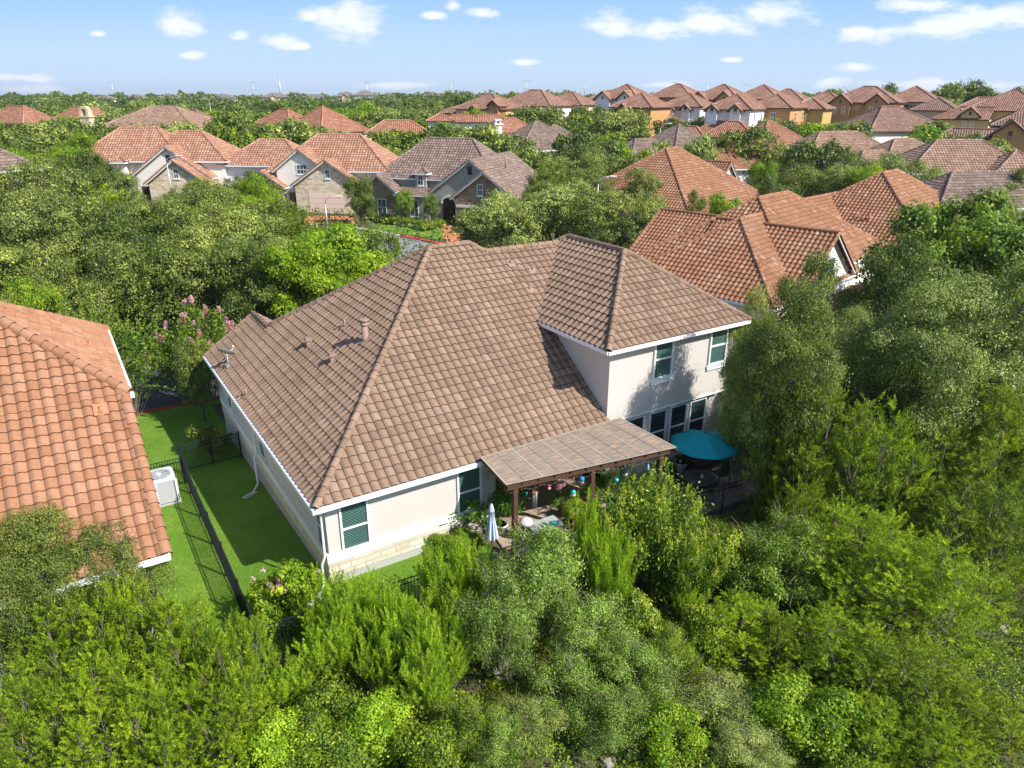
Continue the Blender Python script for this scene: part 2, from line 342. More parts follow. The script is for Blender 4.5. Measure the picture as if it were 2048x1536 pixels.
M['l_scrub'] = leaf_mat('scrub_leaf', [(0, (0.034, 0.059, 0.008)), (0.4, (0.149, 0.236, 0.029)), (0.75, (0.261, 0.389, 0.052)), (1, (0.421, 0.569, 0.099))], 0.2)
M['l_ivy'] = leaf_mat('groundcover_leaf', [(0, (0.027, 0.048, 0.004)), (0.45, (0.147, 0.231, 0.013)), (0.8, (0.319, 0.424, 0.019)), (1, (0.585, 0.579, 0.056))], 0.28)
M['l_fern'] = leaf_mat('fern_leaf', [(0, (0.048, 0.152, 0.012)), (0.6, (0.144, 0.321, 0.024)), (1, (0.336, 0.507, 0.048))], 0.35)
M['l_dry'] = leaf_mat('dry_brush', [(0, (0.096, 0.061, 0.035)), (0.6, (0.24, 0.165, 0.1)), (1, (0.408, 0.297, 0.2))], 0.1)
M['l_grass'] = leaf_mat('lawn_blade', [(0, (0.087, 0.205, 0.012)), (0.5, (0.153, 0.314, 0.018)), (1, (0.259, 0.423, 0.031))], 0.35)
# ---------------------------------------------------------------- frames, terrain
class Fr:
    """local frame on the ground: x right along the front, y into the depth"""
    def __init__(s, ox, oy, ang):
        s.o = np.array([ox, oy, 0.]); s.a = ang
        s.x = np.array([math.cos(ang), math.sin(ang), 0]); s.y = np.array([-math.sin(ang), math.cos(ang), 0])
    def W(s, x, y, z=0): return s.o + s.x * x + s.y * y + np.array([0, 0, z])
    def l(s, w): w = np.array(w, float) - s.o; return np.array([w @ s.x, w @ s.y, w[2]])
    def z(s, px, py, z): return s.l(GZ(px, py, z))
MH = Fr(-6.27, 19.96, math.radians(32.3))
CP = [(-8, 80, 2.7), (-23, 84, 3.1), (-41, 86, 3.6), (-60, 70, 2.5), (17, 52, .3), (34, 66, .8), (22, 84, 1.4), (40, 90, 2), (-30, 50, -.6), (-45, 55, 0), (-15, 60, .3), (0, 62, .5),
      (60, 60, 1.5), (60, 90, 3), (-75, 120, 4.5), (-40, 130, 5), (0, 125, 4), (30, 120, 4.5), (60, 120, 5.5), (90, 120, 6.5), (40, 150, 7.2), (70, 150, 8), (100, 150, 8.2), (130, 150, 8),
      (10, 150, 6), (-20, 150, 5.5), (-80, 170, 6), (-130, 160, 5), (0, 200, 8), (80, 220, 9), (-80, 260, 7), (150, 220, 8.5), (-200, 200, 6), (-200, 400, 8), (0, 400, 10), (200, 400, 9), (-300, 600, 9), (300, 600, 9), (0, 800, 9),
      (-40, 20, -.5), (-60, 40, 0), (0, 0, 0), (20, 10, .3), (35, 25, .3), (45, 40, .5), (-20, 5, 0), (-10, -10, 0), (10, -30, 0), (500, 1500, 6), (-500, 1500, 6), (0, 3000, 2)]
CPA = np.array(CP, float)
def _ss(t): t = np.clip(t, 0, 1); return t * t * (3 - 2 * t)
def groundv(X, Y):
    X = np.asarray(X, float); Y = np.asarray(Y, float)
    d2 = (X[..., None] - CPA[:, 0]) ** 2 + (Y[..., None] - CPA[:, 1]) ** 2
    w = 1 / (d2 + 25) ** 1.6
    zi = (w * CPA[:, 2]).sum(-1) / w.sum(-1)
    dx, dy = X - MH.o[0], Y - MH.o[1]
    a = dx * MH.y[0] + dy * MH.y[1]; b = dx * MH.x[0] + dy * MH.x[1]
    loc = -.052 * np.clip(a, 0, 22)
    r = np.hypot(a - 8, (b - 4) * .9); k = _ss((r - 24) / 18)
    return loc * (1 - k) + zi * k
def ground(x, y): return float(groundv(np.array([x]), np.array([y]))[0])
def GG(px, py):
    """ground point under a pixel"""
    d = ray(px, py); t = 5.0
    p = np.array([0, 0, CAMZ])
    for i in range(4000):
        q = p + d * t
        if q[2] <= ground(q[0], q[1]): break
        t += max(.02, (q[2] - ground(q[0], q[1])) * .5)
        if t > 3000: break
    return p + d * t

def bisect_poly(bm, poly, nrm=Vector((0, 0, 1)), skip=()):
    n = len(poly); cen = sum((Vector(p) for p in poly), Vector()) / n
    for i in range(n):
        if i in skip: continue
        a, b = Vector(poly[i]), Vector(poly[(i + 1) % n]); e = b - a
        if e.length < 1e-6: continue
        no = e.cross(nrm).normalized()
        if (cen - a).dot(no) > 0: no = -no
        bmesh.ops.bisect_plane(bm, geom=bm.verts[:] + bm.edges[:] + bm.faces[:], plane_co=a, plane_no=no, clear_outer=True, dist=1e-5)
def drape(name, poly, dz, mat, step=1.0, label=None, thick=0):
    """a sheet over the terrain clipped to a convex plan polygon"""
    P = np.array([p[:2] for p in poly]); x0, y0 = P.min(0) - step; x1, y1 = P.max(0) + step
    nx = int((x1 - x0) / step) + 2; ny = int((y1 - y0) / step) + 2
    xs = np.linspace(x0, x1, nx); ys = np.linspace(y0, y1, ny); X, Y = np.meshgrid(xs, ys)
    V = np.stack([X, Y, 0 * X], -1).reshape(-1, 3)
    F = [(j * nx + i, j * nx + i + 1, (j + 1) * nx + i + 1, (j + 1) * nx + i) for j in range(ny - 1) for i in range(nx - 1)]
    me = bpy.data.meshes.new(name); me.from_pydata(V.tolist(), [], F)
    bm = bmesh.new(); bm.from_mesh(me); bisect_poly(bm, [(p[0], p[1], 0) for p in poly])
    zz = groundv(np.array([v.co.x for v in bm.verts]), np.array([v.co.y for v in bm.verts]))
    for v, z in zip(bm.verts, zz): v.co.z = z + dz
    if thick:
        r = bmesh.ops.extrude_face_region(bm, geom=bm.faces[:])
        for v in r['geom']:
            if isinstance(v, bmesh.types.BMVert): v.co.z -= thick
    bmesh.ops.recalc_face_normals(bm, faces=bm.faces[:])
    bm.to_mesh(me); bm.free(); me.materials.append(mat)
    o = link(name, me); o['kind'] = 'structure'
    if label: o['label'] = label
    return o

# ---- ground sheets
m, nt = mat_new('ground_soil'); ob = coords(nt)
n1 = noise(nt, ob, .25, 6, .6); n2 = noise(nt, ob, 2.5, 6, .7)
c = ramp(nt, [(0, (.05, .045, .02)), (.42, (.09, .085, .035)), (.55, (.13, .115, .065)), (.7, (.22, .17, .115)), (1, (.28, .22, .16))], math_n(nt, 'ADD', math_n(nt, 'MULTIPLY', n1, .5), math_n(nt, 'MULTIPLY', n2, .5))).outputs[0]
c = mixc(nt, math_n(nt, 'MULTIPLY', math_n(nt, 'SUBTRACT', n1, .45), 5, True), c, (.035, .065, .018))
finish(nt, c, .95, n2, .6, .1); M['soil'] = m
m, nt = mat_new('lawn_green'); ob = coords(nt)
n1 = noise(nt, ob, .5, 5, .6); n2 = noise(nt, ob, 14, 6, .8)
c = ramp(nt, [(0, (.075, .165, .012)), (.45, (.12, .24, .018)), (.58, (.17, .285, .03)), (.70, (.25, .30, .07)), (1, (.34, .31, .13))], math_n(nt, 'ADD', math_n(nt, 'MULTIPLY', n1, .6), math_n(nt, 'MULTIPLY', n2, .4))).outputs[0]
finish(nt, c, .9, n2, .9, .05); M['lawn'] = m

def grid_ground():
    g = [np.concatenate([np.linspace(-70, 70, 141)]), np.concatenate([np.linspace(-20, 110, 131)])]
    xs = np.concatenate([-np.geomspace(72, 4500, 34)[::-1], g[0], np.geomspace(72, 4500, 34)])
    ys = np.concatenate([[-400, -120, -60, -30], g[1], np.geomspace(112, 6000, 60)])
    X, Y = np.meshgrid(xs, ys); Z = groundv(X, Y)
    V = np.stack([X, Y, Z], -1).reshape(-1, 3); nx, ny = len(xs), len(ys)
    F = [(j * nx + i, j * nx + i + 1, (j + 1) * nx + i + 1, (j + 1) * nx + i) for j in range(ny - 1) for i in range(nx - 1)]
    me = bpy.data.meshes.new('ground'); me.from_pydata(V.tolist(), [], F); me.materials.append(M['soil'])
    me.polygons.foreach_set('use_smooth', [True] * len(F))
    o = link('ground', me); o['kind'] = 'structure'
grid_ground()
def mp2(pts): return [tuple(MH.W(b, a)[:2]) for b, a in pts]
drape('lawn', mp2([(-12, -2.0), (.5, -2.2), (.5, 21.5), (-12, 21.5)]), .02, M['lawn'], .7)
drape('back_lawn', mp2([(.5, -2.2), (6, -2.6), (6, .5), (.5, .5)]), .02, M['lawn'], .7)
road_in, road_out = 22.6, 31
drape('street', mp2([(-40, road_in), (45, road_in), (45, road_out), (-40, road_out)]), .02, M['asphalt'], 1.5)
drape('kerb', mp2([(-40, road_in - .25), (45, road_in - .25), (45, road_in), (-40, road_in)]), .12, M['redcurb'], .8, thick=.2)
drape('sidewalk_verge', mp2([(-40, 21.5), (45, 21.5), (45, road_in - .25), (-40, road_in - .25)]), .03, M['lawn'], 1.2)
# bend of the street in front of the stone houses
rp = [GG(700, 462), GG(880, 500), GG(860, 540), GG(700, 560)]
drape('side_street', [GG(690, 452), GG(800, 473), GG(905, 496), GG(900, 560), GG(690, 560)], .02, M['asphalt_l'], 1.5)
drape('far_kerb', [GG(690, 450), GG(800, 471), GG(798, 474.5), GG(690, 453.5)], .12, M['kerb'], 1.0, thick=.2)
drape('red_kerb', [GG(800, 471), GG(905, 494), GG(905, 498), GG(798, 474.5)], .12, M['redcurb'], 1.0, thick=.2)
drape('front_lawn', [GG(745, 450), GG(868, 452), GG(906, 466), GG(880, 482), GG(800, 468), GG(745, 462)], .03, M['lawn'], 1.0)
drape('driveway', [GG(885, 470), GG(905, 466), GG(960, 470), GG(960, 505), GG(895, 490)], .035, M['terracotta_pave'], 1.0)
drape('garage_drive', [GG(600, 432), GG(705, 434), GG(712, 452), GG(600, 447)], .035, M['terracotta_pave'], 1.0)
drape('entry_walk', [GG(880, 447), GG(905, 450), GG(900, 468), GG(886, 470)], .04, M['terracotta_pave'], 1.0)

# ---------------------------------------------------------------- tiled roofs
TW, TE = .33, .37
def tile_profile(seg, amp):
    t = np.linspace(0, 1, seg + 1)
    h = np.where(t < .66, np.sin(np.pi * np.clip(t / .66, 0, 1)) ** .85 * amp, -np.sin(np.pi * (t - .66) / .34) * amp * .22)
    return t, h
def tile_sheet(acc, poly, seg=8, amp=.055, lip=.042, flat=False, vref=None):
    P = [Vector(p) for p in poly]
    nrm = None
    for i in range(1, len(P) - 1):
        c = (P[i] - P[0]).cross(P[i + 1] - P[0])
        if c.length > 1e-5: nrm = c.normalized(); break
    if nrm is None: return
    if nrm.z < 0: nrm = -nrm
    u = Vector((0, 0, 1)).cross(nrm).normalized(); v = nrm.cross(u).normalized()
    if v.z < 0: v = -v; u = -u
    us = [p.dot(u) for p in P]; vs = [p.dot(v) for p in P]; d0 = P[0].dot(nrm)
    v0 = min(vs) if vref is None else vref
    r0 = int(math.floor((min(vs) - v0) / TE + 1e-4)); r1 = int(math.ceil((max(vs) - v0) / TE))
    c0 = int(math.floor(min(us) / TW)); c1 = int(math.ceil(max(us) / TW))
    U, Vv, Nn = np.array(u), np.array(v), np.array(nrm)
    if flat: seg = 1
    t, h = tile_profile(seg, 0 if flat else amp)
    uu = np.concatenate([(c + t[:-1]) for c in range(c0, c1)] + [[c1]]); hh = np.concatenate([h[:-1] for c in range(c0, c1)] + [[h[-1]]])
    n = len(uu); vertsl = []; faces = []; uvs = []; mi = []
    rng = np.random.default_rng(abs(int(d0 * 977)) + n)
    for r in range(r0, r1):
        vl = v0 + r * TE; vh = vl + TE + .01
        jit = rng.normal(0, .003, n)
        lo = U * (uu * TW)[:, None] + Vv * (vl + jit)[:, None] + Nn * (d0 + hh + (lip if not flat else .01))[:, None]
        hi = U * (uu * TW)[:, None] + Vv * vh + Nn * (d0 + hh)[:, None]
        b = sum(len(x) for x in vertsl); vertsl += [lo, hi]
        rr = r - r0 + 1
        i = np.arange(n - 1); q = np.stack([b + i, b + i + 1, b + n + i + 1, b + n + i], -1); faces.append(q); mi += [0] * (n - 1)
        uvs.append(np.stack([np.stack([uu[:-1] + 1e-4, np.full(n - 1, rr + .02)], -1), np.stack([uu[1:] - 1e-4, np.full(n - 1, rr + .02)], -1),
                             np.stack([uu[1:] - 1e-4, np.full(n - 1, rr + .98)], -1), np.stack([uu[:-1] + 1e-4, np.full(n - 1, rr + .98)], -1)], 1))
        if not flat:
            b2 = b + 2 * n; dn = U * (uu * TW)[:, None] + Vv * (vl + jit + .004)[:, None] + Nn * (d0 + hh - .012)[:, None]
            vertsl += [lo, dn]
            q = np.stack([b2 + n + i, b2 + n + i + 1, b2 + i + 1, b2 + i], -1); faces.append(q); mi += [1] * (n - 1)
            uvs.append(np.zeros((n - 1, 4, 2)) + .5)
    V = np.concatenate(vertsl); F = np.concatenate(faces); UV = np.concatenate(uvs).reshape(-1, 2)
    me = bpy.data.meshes.new('tmp'); me.from_pydata(V.tolist(), [], F.tolist())
    me.polygons.foreach_set('material_index', mi); me.polygons.foreach_set('use_smooth', [k == 0 for k in mi])
    ul = me.uv_layers.new(name='UVMap'); ul.data.foreach_set('uv', UV.astype(np.float32).ravel())
    bm = bmesh.new(); bm.from_mesh(me)
    vm = min(vs); skip = [i for i in range(len(P)) if abs(vs[i] - vm) < 1e-3 and abs(vs[(i + 1) % len(P)] - vm) < 1e-3]
    bisect_poly(bm, [tuple(p) for p in P], nrm, skip)
    bm.to_mesh(me); bm.free(); acc.from_mesh(me); bpy.data.meshes.remove(me)
class Caps:
    def __init__(s): s.v = []; s.f = []; s.m = []; s.uv = []; s.n = 0
    def line(s, p0, p1, r=.125, step=.40, side=1, up=.045):
        p0 = np.array(p0, float); p1 = np.array(p1, float)
        if p0[2] > p1[2]: p0, p1 = p1, p0
        d = p1 - p0; l = np.linalg.norm(d)
        if l < .1: return
        d /= l; a = np.cross(d, [0, 0, 1.]); a /= np.linalg.norm(a); c = np.cross(a, d)
        k = max(1, int(round(l / step))); st = l / k; ns = 7
        for i in range(k):
            q0 = p0 + d * (i * st) + c * up; q1 = p0 + d * ((i + 1) * st + .03) + c * (up - .012); s.n += 1
            b = len(s.v)
            for q, rr in ((q0, r * 1.12), (q1, r * .95)):
                for j in range(ns):
                    t = math.pi * (j / (ns - 1)) * 1.15 - math.pi * .075; s.v.append(tuple(q + a * math.cos(t) * rr + c * (math.sin(t) * rr - .03)))
            for j in range(ns - 1):
                s.f.append((b + j, b + j + 1, b + ns + j + 1, b + ns + j)); s.m.append(0); s.uv += [(s.n + .5, j * .13 + .1)] * 4
            b2 = len(s.v)
            for rr in (r * 1.12, r * .86):
                for j in range(ns):
                    t = math.pi * (j / (ns - 1)) * 1.15 - math.pi * .075; s.v.append(tuple(q0 + a * math.cos(t) * rr + c * (math.sin(t) * rr - .03)))
            for j in range(ns - 1): s.f.append((b2 + j, b2 + j + 1, b2 + ns + j + 1, b2 + ns + j)); s.m.append(1); s.uv += [(.5, .5)] * 4
    def build(s, mats, parent):
        me = bpy.data.meshes.new('ridge_cap'); me.from_pydata(s.v, [], s.f); me.polygons.foreach_set('material_index', s.m)
        me.polygons.foreach_set('use_smooth', [k == 0 for k in s.m])
        ul = me.uv_layers.new(name='UVMap'); ul.data.foreach_set('uv', np.array(s.uv, np.float32).ravel())
        for m in mats: me.materials.append(m)
        return link('ridge_cap', me, parent)

class House:
    def __init__(s, name, label, loc, ang, roof='brown', edge=None, wall='stucco', lod=1, group=None, cat='house'):
        s.root = empty(name, loc, ang, label, cat, group)
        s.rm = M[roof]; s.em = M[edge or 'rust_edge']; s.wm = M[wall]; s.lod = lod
        s.bm = bmesh.new(); s.caps = Caps(); s.fas = MB(); s.walls = {}; s.z0 = loc[2]
        s.segs = {0: 9, 1: 5, 2: 1}[lod]
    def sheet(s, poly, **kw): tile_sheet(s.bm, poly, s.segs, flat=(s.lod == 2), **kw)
    def wall(s, m=None):
        return s.walls.setdefault(m or '_', MB())
    def cap(s, a, b, **kw):
        if s.lod < 2: s.caps.line(a, b, **kw)
        else: s.caps.line(a, b, r=.14, step=4.0)
    def gutter(s, a, b, w=.12, h=.15):
        a = np.array(a, float); b = np.array(b, float); a[2] -= h / 2 + .0; b[2] -= h / 2
        s.fas.beam(a, b, w, h)
    def block(s, x0, x1, y0, y1, ze, pitch=.7, axis='x', ends='hh', zb=-.6, ov=.45, ovg=.35, wall=None, gwall=None, walls=True, caps=True, fascia=True, ex=None, base=None):
        if axis == 'x': T = lambda a, c, z: (a, c, z); a0, a1, c0, c1 = x0, x1, y0, y1
        else: T = lambda a, c, z: (c, a, z); a0, a1, c0, c1 = y0, y1, x0, x1
        hw = (c1 - c0) / 2; cm = (c0 + c1) / 2; zr = ze + pitch * hw
        b0 = a0 + hw if ends[0] == 'h' else a0; b1 = a1 - hw if ends[1] == 'h' else a1
        if b0 > b1: b0 = b1 = (a0 + a1) / 2
        for cc in (c0, c1):
            pl = [T(a0, cc, ze), T(a1, cc, ze), T(b1, cm, zr)] + ([T(b0, cm, zr)] if b1 - b0 > .01 else [])
            s.sheet(pl)
            if fascia: s.gutter(T(a0, cc, ze), T(a1, cc, ze))
        for aa, bb, e in ((a0, b0, ends[0]), (a1, b1, ends[1])):
            if e == 'h':
                s.sheet([T(aa, c0, ze), T(aa, c1, ze), T(bb, cm, zr)])
                if fascia: s.gutter(T(aa, c0, ze), T(aa, c1, ze))
                if caps: s.cap(T(aa, c0, ze), T(bb, cm, zr)); s.cap(T(aa, c1, ze), T(bb, cm, zr))
            elif e == 'g':
                if caps: s.cap(T(aa, c0, ze), T(aa, cm, zr), up=.02); s.cap(T(aa, c1, ze), T(aa, cm, zr), up=.02)
                for cc in (c0, c1):
                    s.fas.beam(np.array(T(aa, cc, ze)) - [0, 0, .12], np.array(T(aa, cm, zr)) - [0, 0, .12], .06, .18)
        if b1 - b0 > .05 and caps: s.cap(T(b0, cm, zr), T(b1, cm, zr))
        sa0 = a0 + (ovg if ends[0] == 'g' else 0); sa1 = a1 - (ovg if ends[1] == 'g' else 0)
        s.fas.poly([T(sa0, c0, ze - .09), T(sa1, c0, ze - .09), T(sa1, c1, ze - .09), T(sa0, c1, ze - .09)])
        if walls:
            ins = lambda e: ov if e == 'h' else (ovg if e == 'g' else 0)
            wa0, wa1 = a0 + ins(ends[0]), a1 - ins(ends[1]); wc0, wc1 = c0 + ov, c1 - ov
            w = s.wall(wall)
            p, q = T(wa0, wc0, zb), T(wa1, wc1, ze - .05)
            w.box(min(p[0], q[0]), max(p[0], q[0]), min(p[1], q[1]), max(p[1], q[1]), zb, ze - .05)
            g = s.wall(gwall if gwall else wall)
            for aa, e, sg in ((wa0, ends[0], 1), (wa1, ends[1], -1)):
                if e == 'g':
                    hi = zr - .10 - pitch * 0; zl = ze + pitch * ov - .10
                    prof = [(wc0, ze - .04), (wc1, ze - .04), (wc1, zl), (cm, zr - .1), (wc0, zl)]
                    f = [T(aa, c, z) for c, z in prof]; bk = [T(aa + sg * .25, c, z) for c, z in prof]
                    g.poly(f); g.poly(bk[::-1])
                    for i in range(5): g.poly([f[i], bk[i], bk[(i + 1) % 5], f[(i + 1) % 5]])
                    if gwall:
                        A, B = T(aa - sg * .02, wc0, zb), T(aa + sg * .1, wc1, ze - .04)
                        g.box(min(A[0], B[0]), max(A[0], B[0]), min(A[1], B[1]), max(A[1], B[1]), zb, ze - .04)
        if base:
            bm_, bt = base; w = s.wall(bm_); p, q = (x0 + ov - .06, y0 + ov - .06), (x1 - ov + .06, y1 - ov + .06)
            w.box(p[0], q[0], p[1], q[1], zb, bt)
    def window(s, x, y, z, w, h, face='y-', frame='white', glass='glass', rail=True, arch=False, sill=True, mull=0, fw=.06, parent=None, nm='window', depth=.05):
        R, Nn = {'y-': ((1, 0, 0), (0, -1, 0)), 'y+': ((-1, 0, 0), (0, 1, 0)), 'x+': ((0, 1, 0), (1, 0, 0)), 'x-': ((0, -1, 0), (-1, 0, 0))}[face]
        R = np.array(R, float); Nn = np.array(Nn, float); c = np.array([x, y, z], float); U = np.array([0, 0, 1.])
        f = MB(); d = depth
        for sx in (-1, 1): f.obox(c + R * sx * (w / 2 - fw / 2) + Nn * d / 2, R, Nn, fw / 2, d / 2, h / 2)
        f.obox(c - U * (h / 2 - fw / 2) + Nn * d / 2, R, Nn, w / 2 - fw, d / 2, fw / 2)
        if not arch: f.obox(c + U * (h / 2 - fw / 2) + Nn * d / 2, R, Nn, w / 2 - fw, d / 2, fw / 2)
        if rail: f.obox(c + Nn * (d / 2 - .008), R, Nn, w / 2 - fw, d / 2 - .008, fw * .45)
        for k in range(mull): f.obox(c + R * ((k + 1) / (mull + 1) - .5) * w + Nn * (d / 2 - .012), R, Nn, fw * .3, d / 2 - .012, h / 2 - fw)
        pn = MB()
        pn.obox(c + Nn * .010, R, Nn, w / 2 - fw, .008, h / 2 - fw * (0 if arch else 1))
        if arch:
            K = 8; top = c + U * h / 2; rr = w / 2; pts = [top + R * math.cos(math.pi * i / K) * (rr - fw) + U * math.sin(math.pi * i / K) * (rr - fw) for i in range(K + 1)]
            pn.poly([p + Nn * .018 for p in pts])
            for i in range(K):
                f.beam(top + R * math.cos(math.pi * i / K) * (rr - fw / 2) + U * math.sin(math.pi * i / K) * (rr - fw / 2) + Nn * d / 2,
                       top + R * math.cos(math.pi * (i + 1) / K) * (rr - fw / 2) + U * math.sin(math.pi * (i + 1) / K) * (rr - fw / 2) + Nn * d / 2, d, fw)
        fo = f.build(nm, M[frame], s.root); pn.build('pane', M[glass], fo)
        if sill:
            sl = MB(); sl.obox(c - U * (h / 2 + .05) + Nn * .04, R, Nn, w / 2 + .06, .04, .05); sl.build('sill', M['white'], fo)
        return fo
    def part(s, name, mb, m, parent=None): return mb.build(name, M[m] if isinstance(m, str) else m, parent or s.root)
    def done(s, caps=True):
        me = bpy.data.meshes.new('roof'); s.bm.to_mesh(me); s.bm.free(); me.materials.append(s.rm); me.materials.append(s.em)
        s.roof = link('roof', me, s.root)
        if s.caps.f: s.caps.build([s.rm, s.em], s.roof)
        if s.fas.f: s.fas.build('gutter', M['white'] if s.lod < 2 else M['wood'], s.roof)
        for k, w in s.walls.items():
            w.build('wall', s.wm if k == '_' else M[k], s.root)
        return s.root
HPOS = []   # landmark list for labels: (pixel x, pixel y, world, short description)
def mark(w, txt): HPOS.append((*PIX(w), np.array(w, float), txt))
# ---------------------------------------------------------------- the brown-roofed house
def mhp(px, py, n, c):
    d = ray(px, py); dh = np.array([d @ MH.x, d @ MH.y, d[2]]); o = MH.l([0, 0, CAMZ]); n = np.array(n, float)
    return o + dh * ((c - n @ o) / (n @ dh))
E0, PK = 3.29, .7
def pipe_vent(parent, x, y, z, h=.32, r=.045, m='vent', name='vent_pipe', flash=.18, slope=None):
    b = MB(); b.tube([(x, y, z - .1), (x, y, z + h)], [r, r], 8)
    b.tube([(x, y, z + h - .004), (x, y, z + h + .01)], [r * 1.15, r * 1.15], 8)
    if slope is not None:
        n = np.array(slope, float); n /= np.linalg.norm(n); R = np.cross([0, 0, 1.], n); R /= np.linalg.norm(R)
        b.obox((x, y, z + .07), R, n, flash, .012, flash * 1.1, U=np.cross(n, R))
    b.build(name, M[m], parent)
def build_main():
    h = House('stucco_house', 'stucco house with brown tiled hip roofs and a two-storey block behind the timber patio cover', (MH.o[0], MH.o[1], 0), MH.a, 'brown', 'brown_edge', 'stucco', 0)
    z = lambda a: E0 + PK * a
    # back slope
    h.sheet([(0, 0, E0), (11.05, 0, E0), (11.05, 8.08, z(8.08)), (10.53, 8.6, z(8.6)), (8.6, 8.6, z(8.6))])
    h.sheet([(11.05, 0, E0), (12.15, 0, E0), (12.15, 8.08, z(8.08)), (11.05, 8.08, z(8.08))])
    h.sheet([(12.15, 4.2, z(4.2)), (15.65, 7.9, z(7.9)), (15.65, 8.08, z(8.08)), (12.15, 8.08, z(8.08))])
    # left slope
    h.sheet([(0, 0, E0), (8.6, 8.6, z(8.6)), (2.6, 14.6, z(2.6)), (0, 14.6, E0)])
    h.sheet([(0, 14.6, E0), (2.6, 14.6, z(2.6)), (2.6, 17.3, z(2.6)), (0, 17.3, E0)])
    h.sheet([(2.6, 14.6, z(2.6)), (2.6, 17.3, z(2.6)), (5.2, 17.3, E0), (5.2, 14.6, E0)])
    # street side slopes
    h.sheet([(0, 17.2, E0), (19.1, 17.2, E0), (10.53, 8.6, z(8.6)), (8.6, 8.6, z(8.6))])
    h.sheet([(11.05, 8.08, z(8.08)), (15.6, 8.08, z(8.08)), (19.6, 16.2, E0), (19.1, 16.2, E0)])
    h.sheet([(19.1, 17.2, E0), (19.1, 16.2, E0), (11.05, 8.08, z(8.08)), (10.53, 8.6, z(8.6))])
    h.cap((0, 0, E0), (8.6, 8.6, z(8.6))); h.cap((8.6, 8.6, z(8.6)), (10.53, 8.6, z(8.6))); h.cap((10.53, 8.6, z(8.6)), (11.05, 8.08, z(8.08)))
    h.cap((11.05, 8.08, z(8.08)), (15.6, 8.08, z(8.08))); h.cap((2.6, 14.6, z(2.6)), (8.6, 8.6, z(8.6))); h.cap((2.6, 14.3, z(2.6)), (2.6, 17.35, z(2.6)))
    h.cap((0, 17.3, E0), (2.6, 17.3, z(2.6)), up=.01); h.cap((5.2, 17.3, E0), (2.6, 17.3, z(2.6)), up=.01)
    h.gutter((-.04, -.06, E0), (12.2, -.06, E0)); h.gutter((-.06, -.12, E0), (-.06, 17.3, E0)); h.gutter((5.2, 17.25, E0), (19.1, 17.25, E0))
    h.fas.poly([(0, 0, E0 - .1), (12.1, 0, E0 - .1), (12.1, 16.8, E0 - .1), (0, 16.8, E0 - .1)])
    h.fas.poly([(12.1, .9, E0 - .1), (19, .9, E0 - .1), (19, 16.8, E0 - .1), (12.1, 16.8, E0 - .1)])
    # two-storey block
    U0 = 6.48
    h.block(11.62, 19.5, -.2, 11.8, U0, PK, 'y', 'hh', walls=False)
    w = h.wall()
    w.box(12.07, 19.05, .22, 11.3, 3.22, U0 - .06)
    # walls of the ground floor
    w.box(.40, 6.55, .40, 3.4, 1.2, E0 - .08); w.box(.40, 6.55, 3.4, 16.7, 1.2, E0 - .08); w.box(6.55, 12.3, 2.5, 16.7, 1.2, E0 - .08)
    w.box(12.3, 18.95, .45, 16.7, .9, 3.24)
    gw = MB(); gw.poly([(.4, 16.9, E0 - .1), (4.8, 16.9, E0 - .1), (2.6, 16.9, z(2.6) - .15)]); gw.build('gable_wall', M['stucco'], h.root)
    b = MB(); b.box(.30, 6.62, .30, 16.8, .86, 1.2); b.box(6.62, 12.4, 2.42, 2.6, .86, 1.2); b.build('water_table_band', M['band'], h.root)
    b = MB(); b.box(.33, 6.60, .33, 16.78, .30, .86); b.box(6.60, 12.3, 2.44, 16.7, -.6, .86); b.build('stone_base', M['stone_w'], h.root)
    b = MB(); b.box(12.3, 18.98, .40, .7, -.6, .9); b.box(17.98, 18.99, .41, .5, .9, 1.75); b.box(18.94, 18.99, .4, 16, -.6, .9); b.build('stone_base', M['stone_w'], h.root)
    b = MB(); b.box(.36, 6.58, .36, 16.75, -1.6, .30); b.build('slab', M['concrete'], h.root)
    b = MB(); b.box(12.05, 19.07, .19, .24, 3.16, 3.24)
    for x in (12.9, 14.45, 15.6, 16.9, 18.2): b.box(x, x + .12, .15, .40, 3.10, 3.17)
    b.build('bracket_trim', M['band'], h.root)
    # windows
    for x in (1.37, 5.8): h.window(x, .40, 1.98, 1.02, 1.92, depth=.07, fw=.07)
    for x in (14.9, 18.1):
        f = h.window(x, .22, 5.47, 1.06, 1.72, depth=.08, fw=.075)
        a = MB(); a.box(x - .56, x + .56, .14, .22, 4.40, 4.58); a.build('apron', M['white'], f)
    for x in (13.8, 15.1, 16.3, 17.48): h.window(x, .45, 2.0, 1.0, 1.98, depth=.07, fw=.06, glass='glass_d')
    h.window(.40, .98, 1.98, .72, 1.9, 'x-', depth=.06, fw=.07); h.window(.40, 8.6, 1.95, 1.0, 1.5, 'x-', depth=.06)
    h.window(.40, 14.6, 1.95, .8, 1.4, 'x-')
    # covered porch at the back: stone piers, glazed door, brown wall
    b = MB(); b.box(6.56, 6.95, .42, 2.5, 0.1, E0 - .12); b.build('stone_pier', M['stone_g'], h.root); b = MB(); b.box(11.2, 12.28, 2.2, 2.43, .1, E0 - .12); b.build('stone_pier', M['stone_g'], h.root)
    h.window(10.4, 2.5, 1.5, 1.1, 2.3, glass='glass_d', sill=False, rail=False, nm='glazed_door')
    h.window(8.3, 2.5, 1.6, 2.2, 1.9, glass='glass_d', mull=1)
